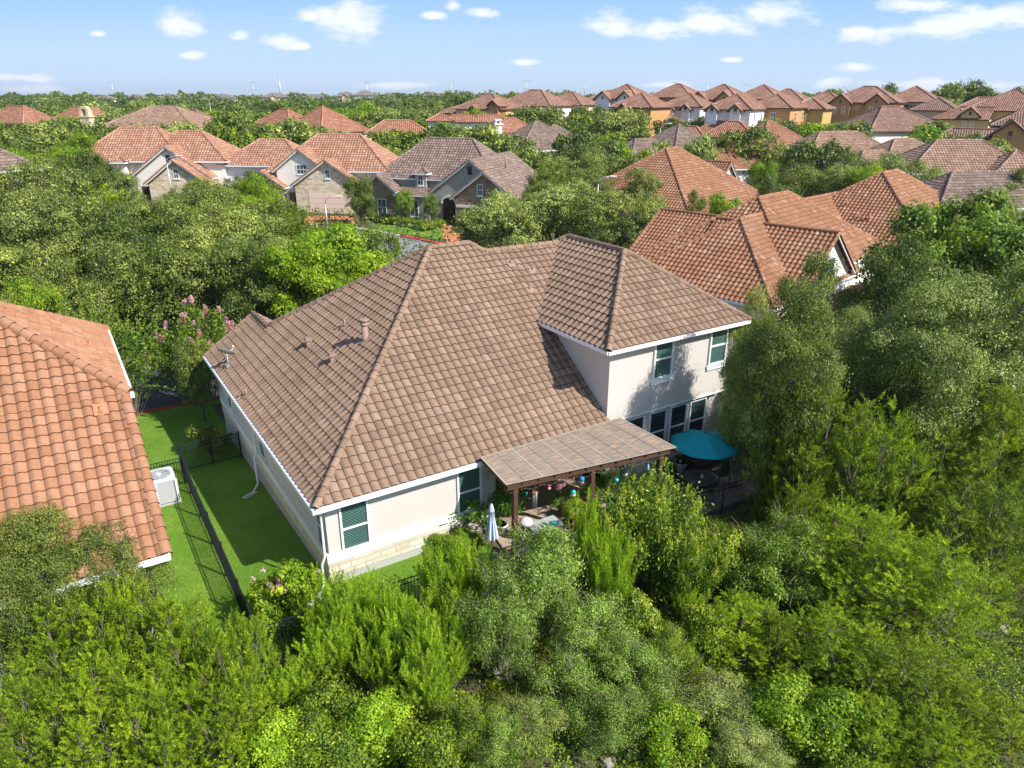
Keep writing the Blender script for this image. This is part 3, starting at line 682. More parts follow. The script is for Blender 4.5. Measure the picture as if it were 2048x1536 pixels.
    # downspouts with splash gutters
    for (x, y) in ((.24, .30), (.27, 9.25)):
        gz_ = ground(*MH.W(x, y)[:2]); b = MB()
        b.tube([(x - .25, y - .25 if y < 1 else y, E0 - .15), (x - .02, y - .02, E0 - .42), (x - .02, y - .02, 1.25), (x - .16, y - .06, 1.0), (x - .16, y - .06, gz_ + .25), (x - .45, y - .35, gz_ + .08)], [.045] * 6, 6)
        o = b.build('downspout', M['white'], h.root)
        t = MB(); t.beam((x - .35, y - .35, gz_ + .05), (x - .95, y - .62, gz_ + .03), .24, .06); t.build('splash_tray', M['stucco'], o)
    h.done()
    S = (-PK, 0, 1)
    def onleft(px, py): return mhp(px, py, [-0.0, -PK, 1], E0)[[1, 0]] if False else mhp(px, py, [0, -PK, 1], E0)
    def onback(px, py): return mhp(px, py, [-PK, 0, 1], E0)
    for px, py in ((493, 792),): 
        a, b_, zz = None, None, None
        q = onleft2(px, py); pipe_vent(h.roof, q[0], q[1], q[2], .38, slope=(-PK, 0, 1))
    for px, py in ((690, 655),):
        q = onleft2(px, py); pipe_vent(h.roof, q[0], q[1], q[2], .36, slope=(-PK, 0, 1))
    for px, py in ((1022, 530), (1066, 543), (1060, 582)):
        q = onback2(px, py); pipe_vent(h.roof, q[0], q[1], q[2], .22, slope=(0, -PK, 1))
    for px, py in ((617, 692), (665, 724)):
        q = onleft2(px, py); b = MB(); x, y, z_ = q
        b.box(x - .09, x + .09, y - .09, y + .09, z_ - .05, z_ + .26); b.box(x - .15, x + .15, y - .14, y + .14, z_ + .26, z_ + .33); b.box(x - .11, x + .11, y - .11, y + .11, z_ + .33, z_ + .38)
        b.build('box_vent', M['vent'], h.roof)
    q = onleft2(731, 680); x, y, z_ = q; b = MB()
    b.tube([(x, y, z_ - .1), (x, y, z_ + .16), (x, y, z_ + .18), (x, y, z_ + .62)], [.17, .15, .125, .125], 14)
    b.tube([(x, y, z_ + .60), (x, y, z_ + .68), (x, y, z_ + .70), (x, y, z_ + .79), (x, y, z_ + .80), (x, y, z_ + .88)], [.14, .19, .15, .15, .19, .17], 14)
    b.obox((x, y, z_ + .06), (0, 1, 0), np.array([-PK, 0, 1]) / 1.2207, .3, .012, .32, U=np.array([1, 0, PK]) / 1.2207)
    b.build('flue_pipe', M['vent'], h.roof)
    # darker replacement tiles
    return h
def onleft2(px, py):
    d = ray(px, py); dh = np.array([d @ MH.x, d @ MH.y, d[2]]); o = MH.l([0, 0, CAMZ]); n = np.array([-PK, 0, 1.])
    return o + dh * ((E0 - n @ o) / (n @ dh))
def onback2(px, py):
    d = ray(px, py); dh = np.array([d @ MH.x, d @ MH.y, d[2]]); o = MH.l([0, 0, CAMZ]); n = np.array([0, -PK, 1.])
    return o + dh * ((E0 - n @ o) / (n @ dh))
main = build_main()
mark(MH.W(8, 6, 5), 'brown-roofed stucco house')
# satellite dish
q = onleft2(457, 733); root = empty('satellite_dish', MH.W(*q[:2], q[2]), MH.a, 'grey satellite dish on the front corner of the brown tiled roof', 'satellite dish')
b = MB(); b.box(-.12, .12, -.16, .16, 0, .1); b.build('base_plate', M['metal_gr'], root)
b = MB(); b.tube([(0, 0, .05), (0, 0, .5)], [.03, .03], 8); b.tube([(0, 0, .5), (.0, .05, .62)], [.05, .05], 8); b.tube([(.16, 0, .05), (0, 0, .34)], [.012, .012], 5); b.tube([(-.1, .14, .05), (0, 0, .34)], [.012, .012], 5); b.build('mast', M['metal_gr'], root)
b = MB(); K = 20
for i in range(4):
    for k in range(K):
        def pt(rr, t): return np.array([math.cos(t) * rr * .42, math.sin(t) * rr * .36, rr * rr * .075])
        t0, t1 = 2 * math.pi * k / K, 2 * math.pi * (k + 1) / K; r0, r1 = i / 4 + 1e-3, (i + 1) / 4
        b.poly([pt(r0, t0), pt(r1, t0), pt(r1, t1), pt(r0, t1)], smooth=True)
o = b.build('reflector', M['metal_gr'], root, (0, .06, .66)); o.rotation_euler = (math.radians(-28), math.radians(28), 0)
sm = o.modifiers.new('s', 'SOLIDIFY'); sm.thickness = .012
b = MB(); b.tube([(.1, .1, .6), (.42, .22, .82)], [.014, .014], 6); b.tube([(.40, .21, .80), (.36, .2, .92)], [.05, .04], 8); b.build('feed_arm', M['white_glaze'], root)

# ---------------------------------------------------------------- left neighbour
def build_left():
    zg = -.05
    h = House('orange_roof_house', 'neighbouring house with an orange barrel-tile roof running out of the left edge', (MH.o[0], MH.o[1], 0), MH.a, 'orange', 'orange_edge', 'cream', 0)
    X = -4.42; a0 = -.12; zb = lambda a: 3.29 + .7 * (a - a0)
    a1 = 4.62; xr = -4.24
    apx = a1 + 4.05
    # long back slope down to the low eave, hip above
    h.sheet([(-22, a0, 3.29), (X, a0, 3.29), (X, a1, zb(a1)), (-22, a1, zb(a1))])
    h.sheet([(-22, a1, zb(a1)), (xr, a1, zb(a1)), (xr - 4.05, apx, zb(apx)), (-22, apx, zb(apx))], vref=None)
    ze = zb(a1); zt = ze + .7 * 4.05
    h.sheet([(xr, a1, ze), (xr, apx + 4.05, ze), (xr - 4.05, apx, zt)])
    h.sheet([(xr, apx + 4.05, ze), (-22, apx + 4.05, ze), (-22, apx, zt), (xr - 4.05, apx, zt)])
    h.cap((xr, a1, ze), (xr - 4.05, apx, zt), r=.16); h.cap((xr, apx + 4.05, ze), (xr - 4.05, apx, zt), r=.16); h.cap((xr - 4.05, apx, zt), (-22, apx, zt), r=.16)
    h.cap((X + .02, a0, 3.29), (X + .02, a1, zb(a1)), r=.17, up=.0)
    h.gutter((-22, a0 - .06, 3.29), (X + .12, a0 - .06, 3.29)); h.gutter((xr + .06, a1 - .1, ze), (xr + .06, apx + 4.1, ze))
    h.fas.poly([(-22, a0, 3.19), (X, a0, 3.19), (X, a1 + 4, 3.19), (-22, a1 + 4, 3.19)])
    h.fas.beam((X + .1, a0 - .05, 3.16), (X + .1, a1, zb(a1) - .14), .05, .2)
    w = h.wall(); xw = -4.85
    w.box(-22, xw, a0 + .5, 13, -1.2, 3.2); w.box(-22, xw, a1 + .3, apx + 3.7, 3.2, ze - .05)
    g = [(xw, a0 + .5, 3.15), (xw, a1 + .4, 3.15), (xw, a1 + .4, zb(a1 + .3) - .12), (xw, a0 + .5, zb(a0 + .5) - .12)]
    w.poly(g)
    h.window(-7.6, a0 + .5, 1.9, 1.0, 1.7); h.window(-11.6, a0 + .5, 1.9, 1.0, 1.7); h.window(xw, 8.0, 1.8, .8, 1.3, 'x+')
    h.done()
    def on(px, py):
        d = ray(px, py); dh = np.array([d @ MH.x, d @ MH.y, d[2]]); o = MH.l([0, 0, CAMZ]); n = np.array([0, -.7, 1.])
        return o + dh * ((3.29 - .7 * a0 - n @ o) / (n @ dh))
    q = on(202, 822); pipe_vent(h.roof, q[0], q[1], q[2], .16, .045, 'vent_o', slope=(0, -.7, 1), flash=.2)
    d = ray(181, 692); dh = np.array([d @ MH.x, d @ MH.y, d[2]]); o = MH.l([0, 0, CAMZ]); n = np.array([.7, 0, 1.]); q = o + dh * ((ze + .7 * xr - n @ o) / (n @ dh))
    pipe_vent(h.roof, q[0], q[1], q[2], .22, .045, 'vent_o', slope=(.7, 0, 1), flash=.28)
    b = MB(); x, y = X + .30, a0 - .02
    b.tube([(-6.4, a0 - .02, 3.1), (-6.4, a0 + .4, 2.8), (-6.4, a0 + .42, .2)], [.045] * 3, 6); b.build('downspout', M['white'], h.root)
build_left()
mark(MH.W(-7, 5, 5), 'big orange roof on the left')

# ---------------------------------------------------------------- right neighbours (same plan family, turned 46 degrees)
RN = Fr(17.3, 52.0, math.radians(46)); 
def frame_of(px, py, Y, ang):
    p = DY(px, py, Y); return Fr(p[0], p[1], math.radians(ang)), p[2]
def build_rn():
    f, zt = frame_of(1517, 395, 52, 46)
    gz_ = ground(f.o[0], f.o[1])
    h = House('rust_roof_house', 'house with rust-red tiled hips and a white louvred gable, behind the grey-green oak', (f.o[0], f.o[1], 0), f.a, 'rust', 'rust_edge', 'cream', 0)
    zt = 8.86
    zx = lambda px, py, z: f.z(px, py, z)
    kw = dict(zb=-.4)
    h.block(-6.0, 10.6, -6.0, 6.0, zt - .7 * 6.0, .7, 'x', 'hh', **kw)                    # main hip, ridge from the local origin
    p = zx(1480, 437, 8.0)
    x1 = p[0]; y1 = p[1]
    h.block(x1 - 5.6, x1 + 8.0, y1 - 5.6, y1 + 5.6, 8.0 - .7 * 5.6, .7, 'x', 'hn', **kw)   # nearer hip
    g = zx(1678, 466, 7.5); t = zx(1562, 420, 7.1)
    # wing with the white gable facing right of the camera
    h.block(g[0] - 4.2, g[0] + 4.2, g[1], g[1] + 8.5, 7.5 - .74 * 4.2, .74, 'y', 'gn', zb=-.4, wall='wht_stucco', gwall='wht_stucco')
    h.window(g[0] + .3, g[1] + .35, 5.0, 1.4, 1.7, mull=1); h.window(g[0] - .85, g[1] + .35, 5.0, .5, 1.6, glass='glass', frame='metal_blk', rail=False, nm='shutter')
    h.block(g[0] - 6.0, g[0] + 5.0, g[1] - 3.0, g[1] + .6, 3.0, .42, 'x', 'hh', zb=-.4)     # low rear eaves
    q = zx(1325, 420, 7.0)
    h.block(q[0] - 4.6, q[0] + 4.6, q[1] - 12, q[1] + .2, 7.0 - .7 * 4.6, .7, 'y', 'gh', zb=-.4) if False else None
    h.block(-3.0, 6.0, 0, 8.9, 7.0 - .7 * 4.5, .7, 'y', 'ng', zb=-.4)
    h.done()
    for px, py, hh, z in ((1364, 530, .5, 4.9),):
        q = zx(px, py, z); pipe_vent(h.roof, q[0], q[1], q[2] + .1, .5, .07, 'vent_o')
    mark(f.W(0, 0, 6), 'rust-red hip-roofed house')
    return h, f
build_rn()
def build_rn2():
    f, zt = frame_of(1765, 345, 66, 44); 
    h = House('rust_roof_house', 'house with a tall dark rust hip roof carrying three terracotta flues, right of centre', (f.o[0], f.o[1], 0), f.a, 'rust', 'rust_edge', 'cream', 0)
    hw = 7.2
    h.block(-hw, hw + 3.4, -hw, hw, zt - .7 * hw, .7, 'x', 'hh', zb=0)
    q = f.z(1560, 386, 7.0)
    h.block(-13.5, -1, -1.5, 7.9, 7.3 - .7 * 4.7, .7, 'x', 'gn', zb=0)
    h.done()
    for px, py, s in ((1693, 412, .055), (1716, 438, .055), (1738, 440, .10)):
        d = ray(px, py); dh = np.array([d @ f.x, d @ f.y, d[2]]); o = f.l([0, 0, CAMZ]); n = np.array([.7, 0, 1.]) * [-1, 1, 1]
        q = o + dh * (((zt - .7 * hw) + .7 * hw - n @ o) / (n @ dh)); pipe_vent(h.roof, q[0], q[1], q[2], .55, s, 'vent_o')
    mark(f.W(0, 0, 6), 'dark rust hip roof with flues')
build_rn2()
def build_r3():
    f, zt = frame_of(1332, 297, 80, 48)
    h = House('terracotta_roof_house', 'house with bright terracotta hips and a white side gable, behind the round oak at centre', (f.o[0], f.o[1], 0), f.a, 'rust', 'rust_edge', 'wht_stucco', 1)
    hw = 8.2
    h.block(-hw, hw + 2.3, -hw, hw, zt - .7 * hw, .7, 'x', 'hh', zb=0)
    g = f.z(1463, 325, 8.4)
    h.block(g[0] - 3.6, g[0] + 3.6, g[1], g[1] + 9, 8.4 - .9 * 3.6, .9, 'y', 'gn', zb=0, wall='wht_stucco', gwall='wht_stucco')
    h.window(g[0], g[1] + .35, 6.2, 1.2, 1.4, mull=1)
    h.done(); mark(f.W(0, 0, 6), 'bright terracotta house')
    q = f.z(1275, 322, 7.0); pipe_vent(h.roof, q[0], q[1], q[2], .8, .16, 'vent_o')
build_r3()

# ---------------------------------------------------------------- three houses across the street
def build_h3():
    p = DY(878, 444, 80); f = Fr(p[0], p[1], math.radians(-21)); z0 = p[2]
    h = House('stone_gabled_house', 'grey-brown tiled house with flagstone gables, round-arched entry and two clipped evergreens', (p[0], p[1], z0), f.a, 'greybrown', 'brown_edge', 'grey_st', 1)
    h.block(-8.3, 6.4, .8, 9.9, 8.35 - .87 * 4.55, .87, 'x', 'hh', zb=-1)
    h.block(-1.3, 8.9, -.1, 12.0, 3.0, .71, 'y', 'gn', zb=-1, wall='grey_st', gwall='grey_st')
    h.block(2.3, 9.9, -1.9, 3.0, 2.9, .72, 'y', 'gn', zb=-1, wall='stone_b', gwall='stone_b')
    h.block(-9.2, -4.6, -1.0, 3, 3.1, .75, 'y', 'gn', zb=-1, wall='stone_b', gwall='stone_b')
    h.block(-5.0, -.9, -.9, 2.0, 2.85, .35, 'x', 'nn', zb=-1)
    h.block(-3.3, -1.4, .3, 4.4, 5.0, .5, 'y', 'hn', zb=3, wall='grey_st', ov=.3)
    h.window(-2.35, .6, 4.25, .7, 1.1, mull=1)
    for x in (-6.6,): h.window(x, -.66, 1.35, 1.15, 1.8, mull=1, arch=False)
    h.window(-2.7, -.45, 1.4, 1.0, 1.8, mull=1)
    h.window(5.6, -1.56, 3.8, .62, 1.15, mull=1, face='y-'); h.window(3.7, .24, 5.5, .5, .85, glass='glass_d', frame='wood', rail=False, sill=False, nm='louvre')
    e = MB(); e.box(.45, 1.9, .18, .27, -.2, 2.0)
    K = 8; e.poly([(1.175 + .725 * math.cos(math.pi * i / K), .17, 2.0 + .62 * math.sin(math.pi * i / K)) for i in range(K + 1)])
    h.part('arched_entry', e, 'wood_dk')
    t = MB()
    for i in range(K): t.beam((1.175 + .85 * math.cos(math.pi * i / K), .14, 2.0 + .75 * math.sin(math.pi * i / K)), (1.175 + .85 * math.cos(math.pi * (i + 1) / K), .14, 2.0 + .75 * math.sin(math.pi * (i + 1) / K)), .12, .2)
    h.part('arch_trim', t, 'cream')
    b = MB(); b.box(2.9, 5.3, -1.66, -1.5, 1.95, 2.2); h.part('lintel', b, 'cream')
    h.done()
    pipe_vent(h.roof, 6.0, 4.6, 5.5, 1.5, .07, 'vent'); b = MB(); b.tube([(7.0, 1.5, 4.3), (7.0, 1.5, 4.75)], [.12, .12], 8); b.tube([(7, 1.5, 4.75), (7, 1.5, 4.85)], [.2, .2], 8); b.build('roof_vent', M['vent'], h.roof)
    mark(f.W(0, 3, 4), 'grey flagstone-gabled house')
    return f, z0
F3, Z3 = build_h3()
def build_h2():
    p = DY(615, 425, 84); f = Fr(p[0], p[1], math.radians(-7)); z0 = p[2]
    h = House('stone_gabled_house', 'orange-tiled house with pale limestone gables around a blush garage door', (p[0], p[1], z0), f.a, 'redclay', 'orange_edge', 'wht_stucco', 1)
    h.block(-11.2, -.5, 2.0, 9.6, 7.55 - .7 * 3.8, .7, 'x', 'hh', zb=-1)
    h.block(-4.6, 9.6, .9, 10.1, 8.2 - .8 * 4.6, .8, 'x', 'hh', zb=-1)
    h.block(-3.9, 2.7, .4, 6.0, 4.45, .74, 'y', 'gn', zb=-1, wall='cream', gwall='cream')
    h.block(-1.6, 7.0, -.35, 5.0, 2.95, .67, 'y', 'gn', zb=-1, wall='stone_g', gwall='stone_g')
    h.block(-7.6, -2.2, -.35, 4.0, 2.75, .66, 'y', 'gn', zb=-1, wall='stone_g', gwall='stone_g')
    h.window(-.45, .74, 4.65, 1.25, 1.05, mull=2); h.window(2.75, 0, 4.25, .6, 1.0, mull=1)
    h.window(-4.4, 0, 1.35, 1.3, 1.3, mull=1, arch=True)
    b = MB(); b.box(.35, 5.45, -.06, .05, -.3, 2.1)
    for k in range(1, 4): b.box(.45, 5.35, -.075, -.05, k * .55 - .02, k * .55 + .0)
    h.part('garage_door', b, 'pink'); b = MB(); b.box(-2.0, -1.0, .1, .16, 0, 2.2); h.part('door', b, 'wood_dk')
    for z in (4.3,):
        for x, y in ((9.15, 3.4), (9.15, 6.2)): h.window(x, y, z - .7, .5, 1.3, 'x+')
    h.done(); mark(f.W(0, 3, 4), 'house with the blush garage door')
build_h2()
def build_h1():
    p = DY(311, 380, 86); f = Fr(p[0], p[1], math.radians(-1)); z0 = p[2] - 1.9
    h = House('stone_gabled_house', 'orange-tiled house with a cream gable beside a golden stone gable, left of the street trees', (p[0], p[1], z0), f.a, 'redclay', 'orange_edge', 'cream', 1)
    h.block(-9.8, 3.0, 1.2, 9.8, 8.55 - .8 * 4.3, .8, 'x', 'hh', zb=-1)
    h.block(-3.0, 8.3, 1.0, 9.6, 8.1 - .72 * 4.3, .72, 'x', 'hh', zb=-1)
    h.block(-2.9, 6.9, -.2, 8.0, 3.25, .70, 'y', 'gn', zb=-1, wall='cream', gwall='cream')
    h.block(-.3, 7.1, -1.9, 4, 2.75, .72, 'y', 'gn', zb=-1, wall='stone_g', gwall='stone_g')
    h.block(-7.2, -2.5, -.4, 2, 2.75, .45, 'x', 'gn', zb=-1)
    h.block(-5.5, -3.2, .6, 4.5, 4.9, .5, 'y', 'hn', zb=3, wall='cream', ov=.3)
    h.window(-4.35, .95, 4.35, .65, 1.0, mull=1); h.window(-4.6, .08, 1.9, 1.7, 1.2, mull=1); h.window(3.4, -1.55, 3.85, .6, 1.05, mull=1)
    h.window(2.0, .16, 5.3, .45, .9, glass='glass_d', frame='wood', rail=False, sill=False, nm='louvre')
    b = MB(); b.box(-1.6, -.5, .10, .18, 0, 2.3); h.part('door', b, 'wood_dk')
    h.done(); mark(f.W(0, 3, 4), 'cream-gabled orange house')
build_h1()

# ---------------------------------------------------------------- hip villas further off
def villa(label, px, py, Y, ang, w, d, roof, wall, lod=2, pitch=.7, axis='x', gables=(), wins=(), wing=None, name='tiled_house', edge=None, g0=None, extra=None, short=None, fl=5.6, trim=True, grp=None):
    """hip house whose ridge starts at the pixel; ang = turn of the front (degrees, + = right end farther)"""
    p = DY(px, py, Y); a = math.radians(ang); f = Fr(p[0], p[1], a); zt = p[2]
    hw = min(w, d) / 2; ze = zt - pitch * hw
    gz_ = ground(p[0], p[1]) if g0 is None else g0
    gz_ = min(gz_, ze - 2.6)
    # shift so that the left end of the ridge sits at the local origin
    if w >= d: X0, X1, Y0, Y1 = -hw, w - hw, -hw, hw; ax = 'x'
    else: X0, X1, Y0, Y1 = -hw, hw, -hw, d - hw; ax = 'y'
    h = House(name, label, (p[0], p[1], 0), a, roof, edge or 'rust_edge', wall, lod, cat='house', group=grp)
    h.block(X0, X1, Y0, Y1, ze, pitch, ax, 'hh', zb=gz_ - .6)
    for (gx, gw, gd, dz, gwall, wn) in gables:      # front gable: centre offset from the left end, width, projection, eave drop
        cx = X0 + gx
        h.block(cx - gw / 2, cx + gw / 2, Y0 - gd, Y0 + gw, ze - dz, .8, 'y', 'gn', zb=gz_ - .6, wall=gwall or wall, gwall=gwall or wall)
        yf = Y0 - gd + .35
        if wn == 'arch2':
            for s in (-1, 1): h.window(cx + s * gw * .17, yf, ze - dz - 1.3, .62, 1.15, arch=True, sill=False, fw=.09, glass='glass_d')
            h.window(cx, yf, ze - dz + .45, .4, .6, rail=False, sill=False, frame='wood', glass='glass_d', nm='louvre')
        elif wn == 'slit':
            h.window(cx, yf, ze - dz + .1, .5, 1.0, rail=False, sill=False, frame='wood', glass='glass_d')
    for (face, u, dz, ww, wh, mull) in wins:
        if face == 'f': h.window(X0 + u, Y0 + .45, ze - dz, ww, wh, mull=mull, sill=False, glass='glass_d')
        if face == 'r': h.window(X1 - .45, Y0 + u, ze - dz, ww, wh, 'x+', mull=mull, sill=False, glass='glass_d')
        if face == 'l': h.window(X0 + .45, Y0 + u, ze - dz, ww, wh, 'x-', mull=mull, sill=False, glass='glass_d')
    for wg in (wing or ()):
        wx0, wx1, wy0, wy1, dz, wl, ends, axx = wg
        h.block(X0 + wx0, X0 + wx1, Y0 + wy0, Y0 + wy1, ze - dz, pitch, axx, ends, zb=gz_ - .6, wall=wl)
    if extra: extra(h, X0, X1, Y0, Y1, ze, gz_)
    h.done(); mark(f.W(0, 0, ze), short or label)
    return h
def chimney_arch(h, X0, X1, Y0, Y1, ze, g):
    b = MB(); x, y = X0 + .2, Y0 + 1.8
    b.box(x - .75, x + .75, y - .5, y + .5, g, ze + 2.3); b.box(x - .95, x + .95, y - .62, y + .62, ze + 2.3, ze + 2.5)
    for s in (-1, 1): b.box(x + s * .55 - .2, x + s * .55 + .2, y - .45, y + .45, ze + 2.5, ze + 3.2)
    K = 8
    for i in range(K):
        t0, t1 = math.pi * i / K, math.pi * (i + 1) / K
        b.beam((x + .55 * math.cos(t0), y, ze + 3.2 + .5 * math.sin(t0)), (x + .55 * math.cos(t1), y, ze + 3.2 + .5 * math.sin(t1)), .9, .4)
    b.build('chimney', M['tanw'], h.root)
def chimney_white(h, X0, X1, Y0, Y1, ze, g):
    b = MB(); x, y = X0 + 1.2, Y0 + .4
    b.box(x - .6, x + .6, y - .5, y + .5, g, ze + 2.2); b.box(x - .8, x + .8, y - .7, y + .7, ze + 2.2, ze + 2.4)
    b.box(x - .5, x - .3, y - .4, y + .4, ze + 2.4, ze + 2.9); b.box(x + .3, x + .5, y - .4, y + .4, ze + 2.4, ze + 2.9); b.box(x - .65, x + .65, y - .55, y + .55, ze + 2.9, ze + 3.05)
    b.build('chimney', M['wht_stucco'], h.root)
V = villa
# middle distance, left to right
V('grey-brown tiled house cut by the left edge, white gable board showing', -150, 238, 62, -38, 12, 11, 'greybrown', 'grey_st', 1, edge='brown_edge', short='grey-brown roof at the left edge')
V('low orange-roofed house farthest left among the oaks', 22, 212, 150, -20, 12, 8.6, 'far_red', 'cream', short='orange roof farthest left')
V('orange-roofed house behind the arched chimney', 150, 214, 160, -20, 13, 8.4, 'far_red', 'cream', short='orange roof behind the arched chimney')
V('sand-coloured villa with a tan roof and an arch-topped chimney', 303, 213, 122, -8, 19, 15, 'tan', 'tanw', 1, pitch=.5, wins=[('f', 4.0, 1.7, 1.2, 1.6, 0), ('f', 9.5, .9, 1.0, .6, 0)], extra=chimney_arch, edge='brown_edge', short='sand villa with the arched chimney')
V('tan tiled roof just right of the sand villa', 368, 220, 138, -25, 13, 10, 'far_brown', 'tanw', short='tan roof right of the sand villa')
V('pale terracotta roof poking out between two big oaks', 560, 219, 145, -30, 10, 8, 'far_red', 'cream', short='pale terracotta roof between the oaks')
V('orange roof slope right of the pale terracotta one, mostly hidden', 645, 213, 140, -35, 12, 12, 'far_red', 'cream', short='half-hidden orange roof slope')
V('low red-orange hip roof above the oaks near the image middle', 768, 241, 132, 8, 11, 6.6, 'far_red', 'cream', short='low red-orange hip roof', pitch=.6)
V('white house with a flat long red roof and small square windows', 880, 226, 150, 4, 5.5, 5.5, 'far_red', 'wht_stucco', wins=[('f', 1.2, 1.0, .7, .6, 0), ('f', 3.0, 1.0, .7, .6, 0), ('f', 4.5, 1.0, .5, .5, 0)], pitch=.5,
  wing=[(4.8, 16.5, 0, 5.0, .2, 'wht_stucco', 'nh', 'x')], short='white house with the long red roof')
V('dull red roof with a white capped chimney', 1010, 236, 138, 25, 11, 9, 'far_red', 'wht_stucco', extra=chimney_white, short='red roof with the white chimney')
V('brown pyramid-roofed house with grey walls, left of the round dark oak', 1070, 243, 118, 28, 11.6, 11, 'greybrown', 'grey_st', 1, wins=[('f', 9.0, 1.2, 1.2, 1.3, 1)], wing=[(6.0, 15.5, 4, 13, -.0, None, 'hh', 'x')], edge='brown_edge', short='brown pyramid-roofed house')
V('small brown roof behind the white chimney', 1043, 222, 158, 25, 8, 7, 'far_brown', 'cream', wing=[(5, 12, 0, 7, .0, None, 'hh', 'x')], short='small brown roof behind the white chimney')
V('small terracotta roof over the tree belt at centre', 1150, 224, 160, -25, 8, 6.5, 'far_rust', 'cream', short='small terracotta roof at centre')
V('terracotta roof half sunk in trees under the white villa', 1275, 223, 150, 20, 14, 8, 'far_rust', 'cream', short='terracotta roof under the white villa')
V('grey-brown hip roof behind the curved street lamp', 1358, 249, 112, 30, 9, 9, 'greybrown', 'grey_st', 1, wing=[(-6, 3, 2, 8, .8, None, 'hh', 'x')], edge='brown_edge', short='grey-brown hip roof behind the lamp')
V('terracotta house with a side wing left of the yellow-green elm', 1440, 281, 104, 6, 16, 9.5, 'rust', 'cream', 1, wing=[(10, 20.0, .5, 7, .6, None, 'nh', 'x')], short='terracotta house with a side wing')
V('cluster of low red roofs below the white villa', 1430, 239, 138, -30, 10, 8, 'far_red', 'cream', wing=[(-4, 5, -2, 5, .8, None, 'hh', 'x'), (4, 13, -4, 3, -.2, None, 'hh', 'x')], short='cluster of low red roofs')
V('cream-walled house with a rust hip roof, right of the broad dark oak', 1535, 243, 122, 22, 12, 11, 'rust', 'tanw', 1, short='cream-walled rust hip roof')
V('white-walled house with a pinkish tile hip roof', 1640, 264, 114, 14, 15, 8.5, 'tan', 'wht_stucco', 1, short='white-walled pinkish hip roof')
V('low pinkish tiled roof right of the white-walled house', 1790, 278, 104, 12, 11, 8, 'tan', 'cream', 1, wing=[(-5, 4, -1, 5, .6, None, 'hh', 'x')], short='low pinkish tiled roof')
V('broad brown hip roof in front of the orange villa', 1765, 213, 128, 12, 15, 12, 'far_brown', 'cream', short='broad brown hip roof', pitch=.6)
V('large rose-brown tiled roof with stepped hips near the right edge', 1875, 280, 86, -4, 14, 9.2, 'tan', 'cream', 1, wing=[(7, 16, -2.5, 5, .8, None, 'hh', 'y'), (13, 20, -3.5, 3.5, 1.0, None, 'hh', 'y')], short='rose-brown stepped roof')
V('dark grey-brown roof under the rose-brown one', 1905, 345, 70, 10, 14, 8, 'greybrown', 'grey_st', 1, edge='brown_edge', short='dark grey-brown roof')
# the ridge of townhouses on the right
_V = V
def V(*a, **k):
    k.setdefault('pitch', .56); return _V(*a, **k)
G2 = [(2.4, 4.2, .8, .25, None, 'arch2'), (7.6, 4.2, .8, .25, None, 'arch2')]
V('yellow villa at the left end of the ridge, low porch roof on its left', 974, 188, 168, -32, 12, 10.5, 'far_rust', 'yellow', gables=[(5.5, 2.6, .7, .3, None, 'slit'), (10.5, 3.0, .6, -.6, 'orangew', 'slit')], wing=[(-4.5, 1, 1, 6, .9, None, 'hh', 'x')], wins=[('f', 2.0, 1.6, 1.6, 1.2, 2)], short='yellow villa at the ridge end')
V('long brown-roofed townhouse with two little pale gables', 1060, 180, 180, -32, 15, 12, 'far_rust', 'cream', gables=[(5.0, 3.0, .8, 1.2, 'tanw', 'slit'), (9.5, 3.0, .8, 1.2, 'wht_stucco', 'slit')], short='townhouse with two pale gables')
V('blush townhouse right of the two little pale gables', 1138, 184, 185, -32, 11, 10, 'far_rust', 'pink', gables=[(6.0, 2.8, .8, 1.4, 'wht_stucco', 'arch2')], short='blush townhouse')
V('pale roofed townhouse behind the white villa', 1213, 181, 195, -32, 11, 9, 'far_rust', 'pink', short='roof behind the white villa')
V('white villa with twin dark-trimmed gables', 1252, 169, 168, -35, 10.5, 10.0, 'far_rust', 'wht_stucco', gables=G2, short='white twin-gabled villa')
V('low terracotta roof in front of the white villa, orange wall', 1283, 186, 150, -35, 9, 10, 'far_rust', 'orangew', gables=[(3, 3, .6, .6, 'orangew', 'slit')], short='low roof over the orange wall')
V('orange villa with square white windows right of the white one', 1353, 168, 178, -35, 11, 10.0, 'far_rust', 'orangew', wins=[('f', 3, 1.2, 1.4, 1.2, 1), ('f', 7.5, 1.2, 1.6, 1.2, 1)], short='orange villa with square windows')
V('small white gabled house in front of the orange villa', 1380, 186, 158, -35, 9, 9, 'far_rust', 'wht_stucco', gables=[(2.4, 2.6, .7, .6, None, 'slit'), (5.8, 2.6, .7, .6, None, 'slit')], short='small white gabled house')
V('mustard villa with twin gables of arched windows', 1445, 169, 165, -35, 11, 10.4, 'far_rust', 'yellow', gables=[(2.4, 4.4, .8, .25, 'olive', 'arch2'), (7.8, 4.4, .8, .25, 'olive', 'arch2')], short='mustard twin-gabled villa')
V('white lower house with twin slit-window gables before the mustard villa', 1474, 188, 140, -35, 9.0, 11.5, 'far_rust', 'wht_stucco', gables=[(2.0, 2.8, .8, .3, None, 'slit'), (6.2, 2.8, .8, .3, None, 'slit')], wins=[('r', 3, 1.3, .6, 1.4, 0), ('r', 7, 1.3, .6, 1.4, 0)], short='white lower house')
V('cream villa behind the white lower house', 1528, 169, 178, -35, 11, 11, 'far_rust', 'wht_stucco', wins=[('f', 8.5, 1.2, 1.0, 1.1, 1)], short='cream villa behind')
V('smaller roof stepping down right of the cream villa', 1573, 178, 192, -35, 12, 11, 'far_rust', 'cream', short='smaller roof stepping down')
